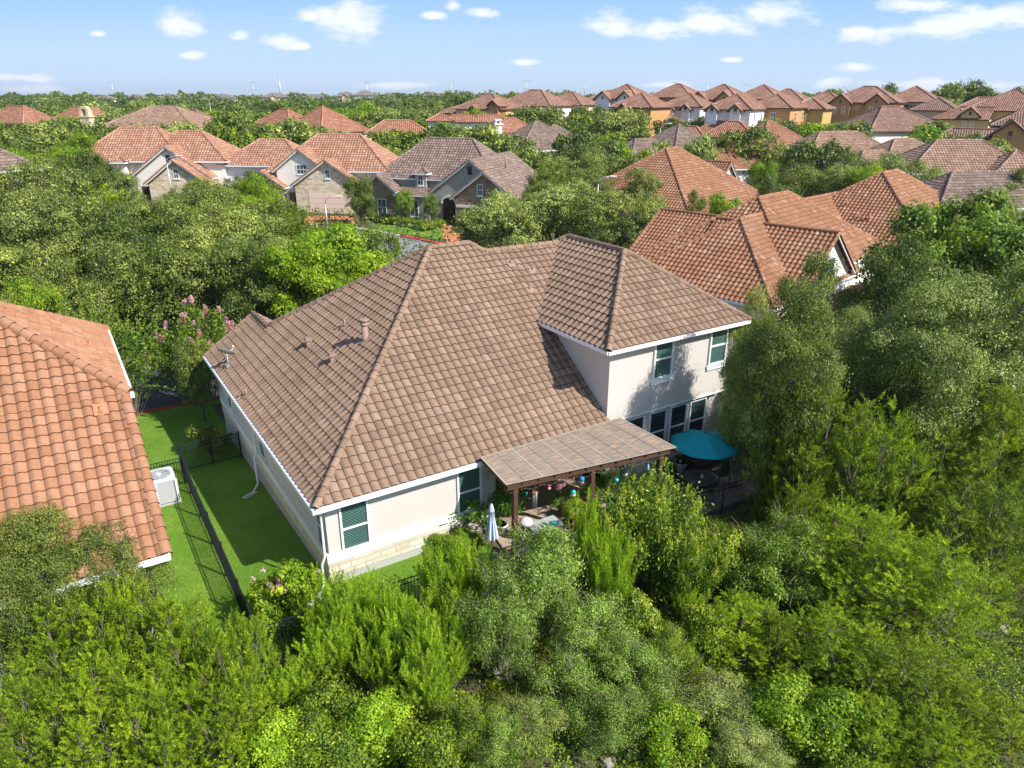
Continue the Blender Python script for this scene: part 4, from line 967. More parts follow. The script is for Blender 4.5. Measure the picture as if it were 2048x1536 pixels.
V('orange lower house with tall windows and an olive gable at its right', 1555, 188, 144, -35, 8.4, 12.5, 'far_rust', 'orangew', wins=[('f', 2.2, 1.6, .9, 1.7, 1), ('f', 5.0, 1.6, .9, 1.7, 1), ('r', 4, 1.5, .9, 1.5, 1), ('r', 9, 1.5, .9, 1.5, 1)], short='orange lower house')
V('small olive-gabled house with a round brown roof', 1625, 196, 150, -35, 7, 8, 'far_rust', 'olive', gables=[(2.5, 3.4, .8, .2, 'olive', 'slit')], short='small olive-gabled house')
V('brown roof tucked left of the burnt-orange villa', 1650, 184, 172, -35, 10, 9, 'far_rust', 'tanw', short='brown roof left of the burnt-orange villa')
V('burnt-orange villa with twin gables and small square windows between', 1727, 173, 158, -35, 13, 10.6, 'far_rust', 'orangew', gables=[(2.6, 4.6, .8, .25, None, 'arch2'), (9.2, 4.6, .8, .25, None, 'arch2')], wins=[('f', 4.8, 1.0, .5, .5, 0), ('f', 5.7, 1.0, .5, .5, 0)], short='burnt-orange twin-gabled villa')
V('pale villa with a four-light window under its eave', 1833, 172, 165, -35, 11, 11, 'far_rust', 'tanw', wins=[('f', 5.5, 1.1, 3.0, 1.3, 3)], short='pale villa with the four-light window')
V('darker lower roof at the right of the pale villa', 1877, 195, 148, -35, 8, 11.5, 'far_brown', 'tanw', short='darker lower roof')
V('small rust roof over the treetops left of the yellow gable', 1955, 195, 172, -30, 11, 7, 'far_rust', 'tanw', short='small rust roof over the treetops')
V('yellow villa whose gable carries two arched windows, upper right', 2025, 180, 138, -42, 13, 12, 'far_rust', 'yellow', gables=[(1.9, 3.6, 2.4, .9, 'yellow', 'arch2')], wing=[(-4.0, 5, -2.5, 4.5, 1.4, None, 'hn', 'x')], short='yellow arched-window villa')
V('orange-walled house with a broad brown roof at the right edge', 2060, 213, 112, -30, 16, 9.0, 'far_brown', 'orangew', gables=[(2.5, 5.0, 3.6, 1.2, 'orangew', 'slit')], wing=[(-6.6, 2, -2.5, 1.5, 1.6, 'wood_dk', 'hn', 'x')], short='orange-walled house at the right edge')
# grey roofs on the horizon
for i, (px, py, w, lb) in enumerate([(205, 190, 26, 'farthest left of the grey roofs on the skyline'), (265, 189, 30, 'low grey skyline roof left of the lattice pole'), (330, 189, 34, 'long grey skyline roof above the sand villa'), (395, 190, 26, 'grey skyline roof right above the orange oaks'),
                                 (440, 188, 30, 'tan-grey skyline house left of the tall mast'), (540, 186, 34, 'grey skyline house right beside the tall mast'), (620, 189, 34, 'wide grey skyline house between mast and lattice pole'), (690, 184, 26, 'grey skyline house with two stub chimneys'), (722, 182, 30, 'grey skyline roof with dark gable'), (772, 186, 26, 'grey skyline roof just right of the pole'),
                                 (860, 184, 26, 'grey skyline roof half hid by the dark hill trees'), (893, 183, 18, 'pale grey skyline cottage'), (925, 186, 16, 'white-walled skyline cottage with a thin flue')]):
    V(lb, px, py, 430, -10 + (i % 3) * 9, w * .42, 9, 'grey_roof', 'tanw' if i % 2 else 'cream', gables=[(w * .2, 4, .8, .3, None, 'no')] if i % 2 else (), short='grey skyline roofs', pitch=.5, grp='grey houses on the skyline')
# ---------------------------------------------------------------- fences, outdoor things
FENCE_H = 1.32
def fence(pts, label, name='picket_fence', post_every=2.4):
    w0 = MH.W(pts[0][0], pts[0][1]); g0 = ground(w0[0], w0[1])
    root = empty(name, (w0[0], w0[1], g0), 0, label, 'fence', 'black metal picket fences')
    def loc(b, a): w = MH.W(b, a); return np.array([w[0] - w0[0], w[1] - w0[1], ground(w[0], w[1]) - g0])
    for i in range(len(pts) - 1):
        a, b = loc(*pts[i]), loc(*pts[i + 1]); l = np.linalg.norm((b - a)[:2]); n = max(1, int(round(l / post_every)))
        P = [a + (b - a) * k / n for k in range(n + 1)]
        for k, p in enumerate(P):
            if i and k == 0: continue
            m = MB(); m.box(p[0] - .028, p[0] + .028, p[1] - .028, p[1] + .028, p[2] - .1, p[2] + FENCE_H + .08)
            m.box(p[0] - .036, p[0] + .036, p[1] - .036, p[1] + .036, p[2] + FENCE_H + .08, p[2] + FENCE_H + .10)
            m.build('post', M['metal_blk'], root)
        m = MB()
        for k in range(n):
            p, q = P[k], P[k + 1]
            for zz in (FENCE_H, FENCE_H - .17, .14): m.beam(p + [0, 0, zz], q + [0, 0, zz], .028, .028)
            c = int(np.linalg.norm(q - p) / .105)
            for j in range(1, c):
                r = p + (q - p) * j / c; m.box(r[0] - .0085, r[0] + .0085, r[1] - .0085, r[1] + .0085, r[2] + .06, r[2] + FENCE_H - .01)
        m.build('picket_panel', M['metal_blk'], root)
    return root
fence([(-2.42, 12.8), (-2.5, 8), (-2.55, 3), (-2.6, -2.1)], 'black picket fence running down the lawn between the two houses')
fence([(-2.35, 12.9), (.25, 12.95)], 'short black fence with a gate between the long fence and the brown-roofed house', post_every=1.25)
fence([(-4.7, 11.6), (-2.5, 11.55)], 'short black fence behind the air conditioner')
fence([(-2.45, -2.2), (3, -2.4), (9, -2.85), (15, -3.6), (17.6, -3.85)], 'long black fence along the back of the yard in front of the patio')
fence([(18.3, -3.0), (20.6, -3.3)], 'black fence stub right of the patio under the oak')

# air conditioner
zc = ground(*MH.W(-3.55, 10.45)[:2]); root = empty('air_conditioner', MH.W(-3.55, 10.45, zc), MH.a, 'grey air-conditioning condenser on the grass beside the orange-roofed house', 'air conditioner')
root.scale = (1.28, 1.28, 1.32)
b = MB(); b.box(-.50, .50, -.50, .50, 0, .07); b.build('pad', M['concrete'], root)
def rbox(mb, hx, hy, z0, z1, r=.12, m=0, k=5):
    pts = []
    for cx, cy, a0 in ((hx - r, hy - r, 0), (-hx + r, hy - r, 90), (-hx + r, -hy + r, 180), (hx - r, -hy + r, 270)):
        for i in range(k + 1):
            t = math.radians(a0 + 90 * i / k); pts.append((cx + r * math.cos(t), cy + r * math.sin(t)))
    n = len(pts); mb.poly([(x, y, z1) for x, y in pts], m); mb.poly([(x, y, z0) for x, y in pts][::-1], m)
    for i in range(n):
        (xa, ya), (xb, yb) = pts[i], pts[(i + 1) % n]; mb.poly([(xa, ya, z0), (xb, yb, z0), (xb, yb, z1), (xa, ya, z1)], m)
b = MB(); rbox(b, .42, .42, .09, .86); b.build('coil', M['ac_dk'], root)
b = MB()
for i in range(19): rbox(b, .435, .435, .12 + i * .039, .135 + i * .039, .13)
for x in (-.43, .43):
    for y in (-.43, .43): b.box(x - .04, x + .04, y - .04, y + .04, .07, .87)
b.box(-.445, -.15, -.452, -.43, .10, .86)
for k in range(-1, 6): b.box(-.10 + k * .09, -.093 + k * .09, -.442, -.434, .12, .86); b.box(.434, .442, -.3 + k * .12, -.293 + k * .12, .12, .86)
b.build('louvre_panel', M['ac'], root)
b = MB(); rbox(b, .45, .45, .86, .95, .14); b.build('top_cover', M['ac'], root)
b = MB(); b.tube([(0, 0, .945), (0, 0, .956)], [.36, .36], 24); b.build('fan_opening', M['ac_dk'], root)
b = MB()
for i in range(5): r_ = .06 + i * .065; b.tube([(r_ * math.cos(t), r_ * math.sin(t), .975) for t in np.linspace(0, 2 * math.pi, 25)], [.006] * 25, 4, cap=False)
for k in range(8): t = math.pi * k / 4; b.tube([(0, 0, .98), (.38 * math.cos(t), .38 * math.sin(t), .96)], [.006, .006], 4)
b.tube([(0, 0, .95), (0, 0, .99)], [.09, .07], 12); b.build('fan_guard', M['ac'], root)

# ---------------------------------------------------------------- patio
b = MB()
pp = [MH.W(*p) for p in ((6.62, .35), (6.2, -2.0), (15, -3.3), (19.5, -3.4), (19.5, .4), (12.3, .45), (12.3, 2.45), (6.62, 2.45))]
b.poly([(p[0], p[1], .075) for p in pp]); b.poly([(p[0], p[1], -.2) for p in pp][::-1])
for i in range(len(pp)): p, q = pp[i], pp[(i + 1) % len(pp)]; b.poly([(p[0], p[1], -.2), (q[0], q[1], -.2), (q[0], q[1], .075), (p[0], p[1], .075)])
tag(b.build('patio', M['patio']), kind='structure')
# timber patio cover
A_, B_, C_, D_ = MH.z(962, 917, 3.50), MH.z(1013, 972, 3.02), MH.z(1352, 897, 3.02), MH.z(1240, 838, 3.50)
root = empty('patio_cover', MH.W(9, -1, .075), MH.a, 'timber patio cover roofed with weathered corrugated translucent sheets', 'pergola'); off = np.array([9, -1, .075])
def PQ(u, v, dz=0): return (A_ * (1 - v) + B_ * v) * (1 - u) + (D_ * (1 - v) + C_ * v) * u + np.array([0, 0, dz]) - off
m, nt = mat_new('corrugated_sheet'); ob = coords(nt, 'UV'); sp = nt.nodes.new('ShaderNodeSeparateXYZ'); L(nt, ob, sp.inputs[0])
cbn = nt.nodes.new('ShaderNodeCombineXYZ'); L(nt, math_n(nt, 'MULTIPLY', sp.outputs[0], 2.4), cbn.inputs[0]); L(nt, math_n(nt, 'MULTIPLY', sp.outputs[1], 52), cbn.inputs[1])
n1 = noise(nt, cbn.outputs[0], 1.0, 3, .6); n2 = noise(nt, ob, 60, 5, .8)
c = ramp(nt, [(0, (.145, .122, .10)), (.38, (.24, .205, .165)), (.53, (.30, .25, .20)), (.58, (.50, .32, .20)), (1, (.60, .50, .38))], n1).outputs[0]
c = mixc(nt, math_n(nt, 'MULTIPLY', math_n(nt, 'GREATER_THAN', n2, .60), .5), c, (.5, .44, .38))
finish(nt, c, .55, n1, .2, .01, spec=.4); M['sheet'] = m
for s_ in range(5):
    v_, f_, uv_ = [], [], []
    nu, nv = 44, 3
    for j in range(nv):
        for i in range(nu):
            u = (s_ + .003 + .994 * i / (nu - 1)) / 5; w = j / (nv - 1)
            v_.append(tuple(PQ(u, w, .03 + .012 * math.cos(i * math.pi)))); uv_.append((u * 5, w))
    for j in range(nv - 1):
        for i in range(nu - 1): f_.append((j * nu + i, j * nu + i + 1, (j + 1) * nu + i + 1, (j + 1) * nu + i))
    me = bpy.data.meshes.new('roof_sheet'); me.from_pydata(v_, [], f_); ul = me.uv_layers.new(name='UVMap')
    ul.data.foreach_set('uv', np.array([uv_[i] for f in f_ for i in f], np.float32).ravel()); me.materials.append(M['sheet'])
    o = link('roof_sheet', me, root); sm = o.modifiers.new('s', 'SOLIDIFY'); sm.thickness = .006
M['batten'] = simple('pale_batten', (.36, .31, .25), .8, .2, 8, .2)
for u in np.linspace(0, 1, 6): m_ = MB(); m_.beam(PQ(u, 0, .05), PQ(u, 1, .05), .05, .018); m_.build('batten', M['batten'], root)
for k, u in enumerate((.1, .3, .5, .7, .9)):
    m_ = MB(); m_.beam(PQ(u, 0, .047), PQ(u, 1, .047), .012, .01)
    m_.beam(PQ(u - .06, .8, .05), PQ(u + .09, .8, .05), .012, .008); m_.beam(PQ(u - .09, .12, .05), PQ(u + .09, .12, .05), .012, .008); m_.build('batten', M['batten'], root)
for v in (0, 1): m_ = MB(); m_.beam(PQ(0, v, .05), PQ(1, v, .05), .04, .018); m_.build('edge_trim', M['batten'], root)
m_ = MB(); m_.beam(PQ(-.0, .93, -.16), PQ(.985, .93, -.16), .10, .22); m_.build('beam', M['wood'], root)
for u in (0.005, .995): m_ = MB(); m_.beam(PQ(u, .02, -.07), PQ(u, 1.03, -.07), .05, .14); m_.build('rafter', M['wood'], root)
for u in np.linspace(.09, .91, 10): m_ = MB(); m_.beam(PQ(u, .02, -.05), PQ(u, .99, -.05), .045, .11); m_.build('rafter', M['wood'], root)
for u in (.055, .50, .93):
    p = PQ(u, .93, -.27); m_ = MB(); m_.box(p[0] - .085, p[0] + .085, p[1] - .085, p[1] + .085, 0, p[2] + .02); m_.box(p[0] - .11, p[0] + .11, p[1] - .11, p[1] + .11, 0, .18); m_.build('post', M['wood'], root)
m_ = MB()   # hanging light string bulbs
for k in range(46):
    p = PQ(.02 + k * .0208, 1.0, -.33 - .05 * math.sin(k * 1.3)); m_.lathe([(.001, -.018), (.009, -.006), (.008, .012), (.003, .02)], p, 6)
for k in range(45):
    m_.tube([PQ(.02 + k * .0208, 1.0, -.29 - .05 * math.sin(k * 1.3)), PQ(.02 + (k + 1) * .0208, 1.0, -.29 - .05 * math.sin((k + 1) * 1.3))], [.002, .002], 3)
M['bulb'] = simple('bulb_glass', (.4, .38, .32), .2, .1, 5, 0); m_.build('light_string', M['bulb'], root)

def PL(px, py, z): q = MH.z(px, py, z); return MH.W(q[0], q[1], q[2])
# teal umbrella over the round table
uc = PL(1408, 887, 2.12); root = empty('patio_umbrella', (uc[0], uc[1], .075), math.radians(10), 'open teal eight-sided umbrella shading the round patio table', 'umbrella')
R0, zt_, zr_ = 1.43, 2.62, 2.10
can = []; K = 8
v_, f_ = [], []; rings = 7; seg = 8
for i in range(rings + 1):
    r = i / rings
    for k in range(K * seg):
        t = 2 * math.pi * k / (K * seg); fr = (k % seg) / seg; e = abs(fr - .5) * 2
        edge = 1 - .055 * (1 - e ** 2) * r      # scalloped rim between ribs
        sag = .05 * (1 - e ** 2) * math.sin(r * math.pi * .9)
        rr = R0 * r * edge; v_.append((rr * math.cos(t), rr * math.sin(t), (zt_ - (zt_ - zr_) * r ** 1.15 - sag) - .075))
n = K * seg
for i in range(rings):
    for k in range(n): f_.append((i * n + k, i * n + (k + 1) % n, (i + 1) * n + (k + 1) % n, (i + 1) * n + k))
me = bpy.data.meshes.new('canopy'); me.from_pydata(v_, [], f_); me.polygons.foreach_set('use_smooth', [True] * len(f_)); me.materials.append(M['teal'])
o = link('canopy', me, root); sm = o.modifiers.new('s', 'SOLIDIFY'); sm.thickness = .008
b = MB(); b.tube([(0, 0, 0), (0, 0, 2.6)], [.022, .022], 8); b.build('pole', M['metal_blk'], root)
b = MB(); b.lathe([(.0, 0), (.05, .01), (.04, .05), (.0, .08)], (0, 0, 2.53), 8); b.build('finial', M['metal_blk'], root)
for k in range(8):
    t = 2 * math.pi * k / 8; b = MB(); b.tube([(0, 0, 2.48), (R0 * .98 * math.cos(t), R0 * .98 * math.sin(t), zr_ - .10)], [.008, .008], 4); b.build('rib', M['metal_blk'], root)
# round slatted table
tp = PL(1398, 955, .75); root = empty('round_table', (tp[0], tp[1], .075), 0.3, 'dark round slatted patio table under the teal umbrella', 'table')
M['slat'] = simple('dark_slat', (.13, .115, .105), .6, .2, 4, 0)
b = MB(); R1 = .66
for k in range(-9, 10):
    y = k * .069; 
    if abs(y) < R1: x = math.sqrt(R1 * R1 - y * y); b.box(-x, x, y - .028, y + .028, .67, .69)
b.tube([(R1 * math.cos(t), R1 * math.sin(t), .675) for t in np.linspace(0, 2 * math.pi, 33)], [.022] * 33, 5, cap=False); b.build('tabletop', M['slat'], root)
for k in range(4): t = math.pi / 4 + k * math.pi / 2; b = MB(); b.tube([(.45 * math.cos(t), .45 * math.sin(t), .66), (.52 * math.cos(t), .52 * math.sin(t), 0)], [.02, .016], 6); b.build('leg', M['metal_blk'], root)
# sling chairs
def patio_chair(w, rz, label, lounge=False):
    root = empty('patio_chair', (w[0], w[1], .075), rz, label, 'chair', 'dark sling patio chairs')
    sd_ = .62 if lounge else .48
    b = MB(); b.box(-.26, .26, -.24, sd_ - .24, .40, .425); b.build('seat', M['dkgreen'], root)
    b = MB(); b.poly([(-.26, -.24, .42), (.26, -.24, .42), (.26, -.46, .98), (-.26, -.46, .98)]); b.poly([(-.26, -.27, .42), (-.26, -.49, .98), (.26, -.49, .98), (.26, -.27, .42)]); b.build('backrest', M['dkgreen'], root)
    for s in (-1, 1):
        b = MB(); b.tube([(s * .29, -.5, 1.0), (s * .29, -.24, .42), (s * .29, .3, .42), (s * .29, .34, 0)], [.016] * 4, 6); b.build('frame', M['metal_blk'], root)
        b = MB(); b.tube([(s * .29, -.24, .42), (s * .29, -.42, 0)], [.016] * 2, 6); b.build('leg', M['metal_blk'], root)
        b = MB(); b.tube([(s * .29, -.34, .66), (s * .31, .1, .68), (s * .29, .28, .62), (s * .29, .3, .42)], [.018] * 4, 6); b.build('armrest', M['metal_blk'], root)
    return root
patio_chair(PL(1440, 950, .4), math.radians(115), 'dark green sling chair right of the round table, back to the sofa')
patio_chair(PL(1352, 962, .4), math.radians(-60), 'dark sling chair left of the round table, half hidden by yellow blooms')
patio_chair(PL(1405, 985, .4), math.radians(30), 'dark sling chair on the near side of the round table')
patio_chair(PL(1492, 938, .4), math.radians(150), 'sling lounge chair standing alone by the right fence', True)
# outdoor sofa
w = PL(1415, 920, .4); root = empty('outdoor_sofa', (w[0], w[1], .075), MH.a, 'long black wicker sofa against the wall behind the umbrella', 'sofa')
M['wicker'] = simple('black_wicker', (.022, .018, .016), .7, .4, 60, .3)
for nm, bx in (('seat', (-1.0, 1.0, -.35, .4, .12, .42)), ('backrest', (-1.0, 1.0, .4, .55, .12, .8)), ('armrest', (-1.15, -1.0, -.35, .55, .0, .62)), ('armrest', (1.0, 1.15, -.35, .55, 0, .62))):
    b = MB(); b.box(*bx); o = b.build(nm, M['wicker'], root); bv = o.modifiers.new('b', 'BEVEL'); bv.width = .03; bv.segments = 2
# centrepiece jars on the table
for i, (dx, dy, mt, lb) in enumerate(((-.12, .05, 'dkgreen', 'dark glass jar in the middle of the round table'), (.1, -.06, 'white_glaze', 'small white jar near the umbrella pole on the round table'))):
    b = MB(); b.lathe([(.05, 0), (.07, .03), (.06, .12), (.035, .15), (.04, .17)], (0, 0, 0), 10); o = b.build('jar', M[mt], None, (tp[0] + dx, tp[1] + dy, .767)); tag(o, lb, 'jar')
# closed striped umbrella
w = PL(983, 1045, 1.5); root = empty('closed_umbrella', (w[0], w[1], .0), 0.4, 'closed blue-and-white striped parasol standing by the house corner', 'umbrella')
m, nt = mat_new('striped_canvas'); ob = coords(nt, 'UV'); sp = nt.nodes.new('ShaderNodeSeparateXYZ'); L(nt, ob, sp.inputs[0])
st = math_n(nt, 'GREATER_THAN', math_n(nt, 'FRACT', math_n(nt, 'MULTIPLY', sp.outputs[0], 10)), .5)
finish(nt, mixc(nt, st, (.23, .37, .55), (.66, .70, .78)), .8); M['stripe'] = m
v_, f_, uv_ = [], [], []; n = 64; prof = [(.02, 2.28), (.06, 2.2), (.10, 2.0), (.105, 1.95), (.085, 1.94), (.12, 1.6), (.17, 1.2), (.215, .88)]
for (r, z_) in prof:
    for k in range(n): t = 2 * math.pi * k / n; rr = r * (1 + .22 * math.cos(8 * t) * min(1, (2.3 - z_) * .9)); v_.append((rr * math.cos(t), rr * math.sin(t), z_))
for i in range(len(prof) - 1):
    for k in range(n): f_.append((i * n + k, i * n + (k + 1) % n, (i + 1) * n + (k + 1) % n, (i + 1) * n + k)); uv_ += [(k / n, 0), ((k + .999) / n, 0), ((k + .999) / n, 1), (k / n, 1)]
me = bpy.data.meshes.new('canopy'); me.from_pydata(v_, [], f_); me.polygons.foreach_set('use_smooth', [True] * len(f_)); ul = me.uv_layers.new(name='UVMap'); ul.data.foreach_set('uv', np.array(uv_, np.float32).ravel()); me.materials.append(M['stripe']); link('canopy', me, root)
b = MB(); b.tube([(0, 0, 0), (0, 0, 2.3)], [.018, .018], 8); b.build('pole', M['metal_blk'], root)
b = MB(); b.lathe([(.022, 0), (.03, .03), (.0, .07)], (0, 0, 2.28), 8); b.build('finial', M['metal_blk'], root)
b = MB(); b.tube([(0, 0, 0), (0, 0, .08)], [.22, .18], 14); b.build('base', M['metal_blk'], root)
# hanging things along the front beam
def hang(name, px, py, label, cat, parts, drop=.0, zc=2.3):
    w = PL(px, py, zc); root = empty(name, w, 0, label, cat)
    for nm, mt, fn in parts: b = MB(); fn(b); b.build(nm, M[mt], root)
    b = MB(); b.tube([(0, 0, 0), (0, 0, 2.86 - zc)], [.006, .006], 4); b.build('cord', M['copper'], root)
ball = lambda r, z=0: (lambda b: b.lathe([(r * math.sin(t) + .001, z - r * math.cos(t)) for t in np.linspace(0, math.pi, 9)], (0, 0, 0), 12))
def chimes(b):
    for k in range(6): t = k * math.pi / 3; b.tube([(.07 * math.cos(t), .07 * math.sin(t), -.02), (.07 * math.cos(t), .07 * math.sin(t), -.62 - .03 * k)], [.012, .012], 6)
hang('wind_chime', 1070, 985, 'wind chime with a copper disc and long silver tubes, first bay of the patio cover', 'wind chime', [('disc', 'copper', lambda b: b.lathe([(.10, -.02), (.12, .0), (.10, .03)], (0, 0, 0), 14)), ('tube', 'metal_gr', chimes)], zc=2.35)
hang('bird_feeder', 1147, 985, 'round turquoise feeder hanging left of the middle post', 'bird feeder', [('bowl', 'white_glaze', ball(.10, -.07)), ('cap', 'turq', ball(.10, 0.0))], zc=2.2)
hang('hanging_lantern', 1164, 958, 'blue hanging lantern with a pink base beside the middle post', 'lantern', [('shade', 'blue_glaze', ball(.11, 0.0)), ('base', 'pinkf', ball(.08, -.12))], zc=2.4)
hang('hummingbird_feeder', 1098, 972, 'small red and clear feeder behind the wind chime', 'bird feeder', [('cap', 'red', ball(.06, .02)), ('bottle', 'pinkf', ball(.07, -.09))], zc=2.35)
hang('glass_orb', 1250, 948, 'silver gazing ball hanging under a black dish', 'ornament', [('orb', 'metal_gr', ball(.11, 0)), ('dish', 'metal_blk', lambda b: b.lathe([(.22, .18), (.24, .22), (.2, .24), (.02, .25)], (0, 0, 0), 14))], zc=2.2)
hang('hanging_lantern', 1233, 960, 'small turquoise lantern left of the silver ball', 'lantern', [('shade', 'turq', ball(.09, 0))], zc=2.0)
hang('wind_chime', 1053, 985, 'tiny turquoise chime beside the left post', 'wind chime', [('bell', 'turq', ball(.05, 0)), ('tube', 'turq', lambda b: b.tube([(0, 0, 0), (0, 0, -.18)], [.01, .01], 5))], zc=2.15)
hang('hanging_ornament', 1296, 935, 'pale blue glass drop hanging left of the right post', 'ornament', [('drop', 'stripe', lambda b: b.lathe([(.01, .16), (.05, .05), (.06, -.05), (.03, -.15)], (0, 0, 0), 8))], zc=2.3)
# pots and planters
def pot(px, py, z, r, h, mt, label, cat='pot'):
    w = PL(px, py, z); b = MB(); b.lathe([(r * .62, 0), (r * .8, h * .35), (r, h * .85), (r * 1.1, h * .9), (r * 1.1, h), (r * .9, h), (r * .85, h * .8), (.01, h * .8)], (0, 0, 0), 18, closed=False)
    o = b.build('flower_pot', M[mt], None, (w[0], w[1], .075)); tag(o, label, cat); return w
pot(1225, 1010, .5, .26, .62, 'blue_glaze', 'tall bright blue glazed pot under the palm fronds'); pot(1212, 1045, .3, .24, .5, 'blue_glaze', 'lower blue glazed pot half hidden by the yellow-tipped shrub')
pot(1003, 1052, .4, .24, .42, 'white_glaze', 'pale pot under the big fern'); pot(1362, 932, .3, .28, .42, 'white_glaze', 'white bowl planter near the right post of the patio cover')
pot(1150, 1048, .3, .2, .35, 'red', 'dark red pot at the middle of the patio edge'); pot(1388, 930, .3, .12, .5, 'copper', 'slim brown urn right of the white planter')
# grill with cover and glass side table
w = PL(1052, 1052, .7); root = empty('kettle_grill', (w[0], w[1], .075), 0, 'small kettle grill with a shiny dome lid by the left post', 'grill')
b = MB(); b.lathe([(.05, .48), (.24, .6), (.28, .72)], (0, 0, 0), 16); b.build('bowl', M['metal_blk'], root)
b = MB(); b.lathe([(.28, .74), (.25, .86), (.12, .95), (.01, .97)], (0, 0, 0), 16); b.build('lid', M['white_glaze'], root)
for k in range(3): t = k * 2.1; b = MB(); b.tube([(.12 * math.cos(t), .12 * math.sin(t), .52), (.26 * math.cos(t), .26 * math.sin(t), 0)], [.014, .014], 5); b.build('leg', M['metal_blk'], root)
w = PL(1090, 1050, .72); root = empty('glass_table', (w[0], w[1], .075), MH.a, 'rectangular glass-topped table behind the twiggy shrub', 'table')
M['tglass'] = simple('frosted_table_glass', (.42, .47, .47), .15, .3, 9, 0, spec=.8)
b = MB(); b.box(-.62, .62, -.36, .36, .66, .685); b.build('tabletop', M['tglass'], root)
for x in (-.56, .56):
    for y in (-.3, .3): b = MB(); b.box(x - .02, x + .02, y - .02, y + .02, 0, .66); b.build('leg', M['metal_gr'], root)
b = MB(); b.box(-.15, .15, -.12, .12, 0, .03); b.box(-.13, .13, -.1, .1, .03, .035); tag(b.build('book', M['turq'], None, (w[0] + .35, w[1] + .05, .762)), 'turquoise tray lying on the glass table', 'tray').name = 'tray'
# dark outdoor television cabinet inside the porch
w = MH.W(8.4, 2.0); root = empty('outdoor_cabinet', (w[0], w[1], .075), MH.a, 'dark low cabinet against the back wall of the covered porch', 'cabinet')
b = MB(); b.box(-.9, .9, -.22, .22, .08, .8); b.build('body', M['wicker'], root); b = MB(); b.box(-.95, .95, -.26, .26, .8, .85); b.build('top', M['wood'], root)
for s in (-1, 1): b = MB(); b.box(s * .45 - .42, s * .45 + .42, -.245, -.22, .12, .76); b.build('door', M['wood_dk'], root)
# bits on the far right table
w = PL(1582, 900, .75); root = empty('work_table', (w[0], w[1], 0.0), MH.a, 'small potting table under the oak beyond the patio', 'table')
b = MB(); b.box(-.55, .55, -.35, .35, .70, .74); b.build('tabletop', M['metal_gr'], root)
for x in (-.5, .5):
    for y in (-.3, .3): b = MB(); b.box(x - .025, x + .025, y - .025, y + .025, 0, .7); b.build('leg', M['metal_blk'], root)
b = MB(); b.lathe([(.17, 0), (.2, .2), (.215, .21), (.19, .22), (.02, .2)], (0, 0, 0), 16); tag(b.build('bucket', M['white_glaze'], None, (w[0] - .12, w[1] + .1, .74)), 'round white tub on the potting table', 'tub')
b = MB(); b.lathe([(.09, 0), (.12, .08), (.10, .2), (.05, .28)], (0, 0, 0), 10); tag(b.build('watering_can', M['turq'], None, (w[0] - .4, w[1] - .1, .74)), 'pale turquoise can at the left end of the potting table', 'can')
b = MB(); b.box(-.22, .22, -.14, .14, 0, .05); b.box(-.2, .2, -.12, .12, .05, .06); tag(b.build('tray', M['tglass'], None, (w[0] + .3, w[1], .74)), 'flat grey-blue tray at the right end of the potting table', 'tray')
# ---------------------------------------------------------------- street lamps, poles
def lamp(px, py, Y, sgn, label):
    p = DY(px, py, Y); g = ground(p[0], p[1]); H = p[2] - g
    root = empty('street_lamp', (p[0], p[1], g), math.radians(0 if sgn > 0 else 180), label, 'street lamp', 'street lamps')
    b = MB(); b.tube([(0, 0, 0), (0, 0, H - .7)], [.09, .06], 8); b.tube([(0, 0, 0), (0, 0, .5)], [.16, .14], 8); b.build('pole', M['metal_gr'], root)
    b = MB(); b.tube([(0, 0, H - .72), (.12, 0, H - .3), (.5, 0, H - .06), (1.15, 0, H)], [.05, .045, .04, .035], 6); b.build('arm', M['metal_gr'], root)
    b = MB(); b.box(1.05, 1.7, -.14, .14, H - .04, H + .08); b.box(1.15, 1.6, -.11, .11, H - .10, H - .04); o = b.build('lamp_head', M['white_glaze'], root); bv = o.modifiers.new('b', 'BEVEL'); bv.width = .03
lamp(649, 393, 74, 1, 'grey street lamp before the blush garage door'); lamp(331, 312, 80, 1, 'street lamp before the cream-gabled orange house')
lamp(1197, 353, 70, 1, 'street lamp rising out of the round oak at centre'); lamp(1618, 312, 100, 1, 'curved street lamp above the dark bushy tree on the right')
lamp(1322, 247, 118, 1, 'distant street lamp left of the grey-brown hip roof')
lamp(418, 198, 210, -1, 'distant street lamp above the orange oaks on the skyline, upper left')
def lattice(px, py, Y, label, arms=2):
    p = DY(px, py, Y); g = ground(p[0], p[1]); H = p[2] - g
    root = empty('power_pole', (p[0], p[1], g), math.radians((px * 7) % 40 - 20), label, 'power pole', 'steel power poles on the skyline')
    b = MB(); b.tube([(0, 0, 0), (0, 0, H)], [.55, .3], 6); b.build('pole', M['metal_gr'], root)
    for k in range(arms): b = MB(); z_ = H - 1 - k * 6.5; b.beam((-3.4, 0, z_), (3.4, 0, z_), .4, .4); b.build('crossarm', M['metal_gr'], root)
for px, py, n_, lb in ((222, 162, 2, 'lattice power pole farthest left, over the sand villa chimney'), (505, 163, 2, 'power pole left of the tall mast'), (733, 163, 2, 'power pole above the grey skyline house with stub chimneys'), (902, 161, 2, 'power pole left of the yellow ridge villa'),
                     (1053, 160, 2, 'power pole over the long brown townhouse'), (1170, 161, 2, 'power pole over the blush townhouse'), (1237, 162, 1, 'power pole just left of the white twin-gabled villa'), (1349, 163, 1, 'small power pole above the orange villa'), (1415, 166, 1, 'small power pole above the mustard villa'), (1492, 168, 1, 'small power pole right of the mustard villa')):
    lattice(px, py, 760, lb, n_)
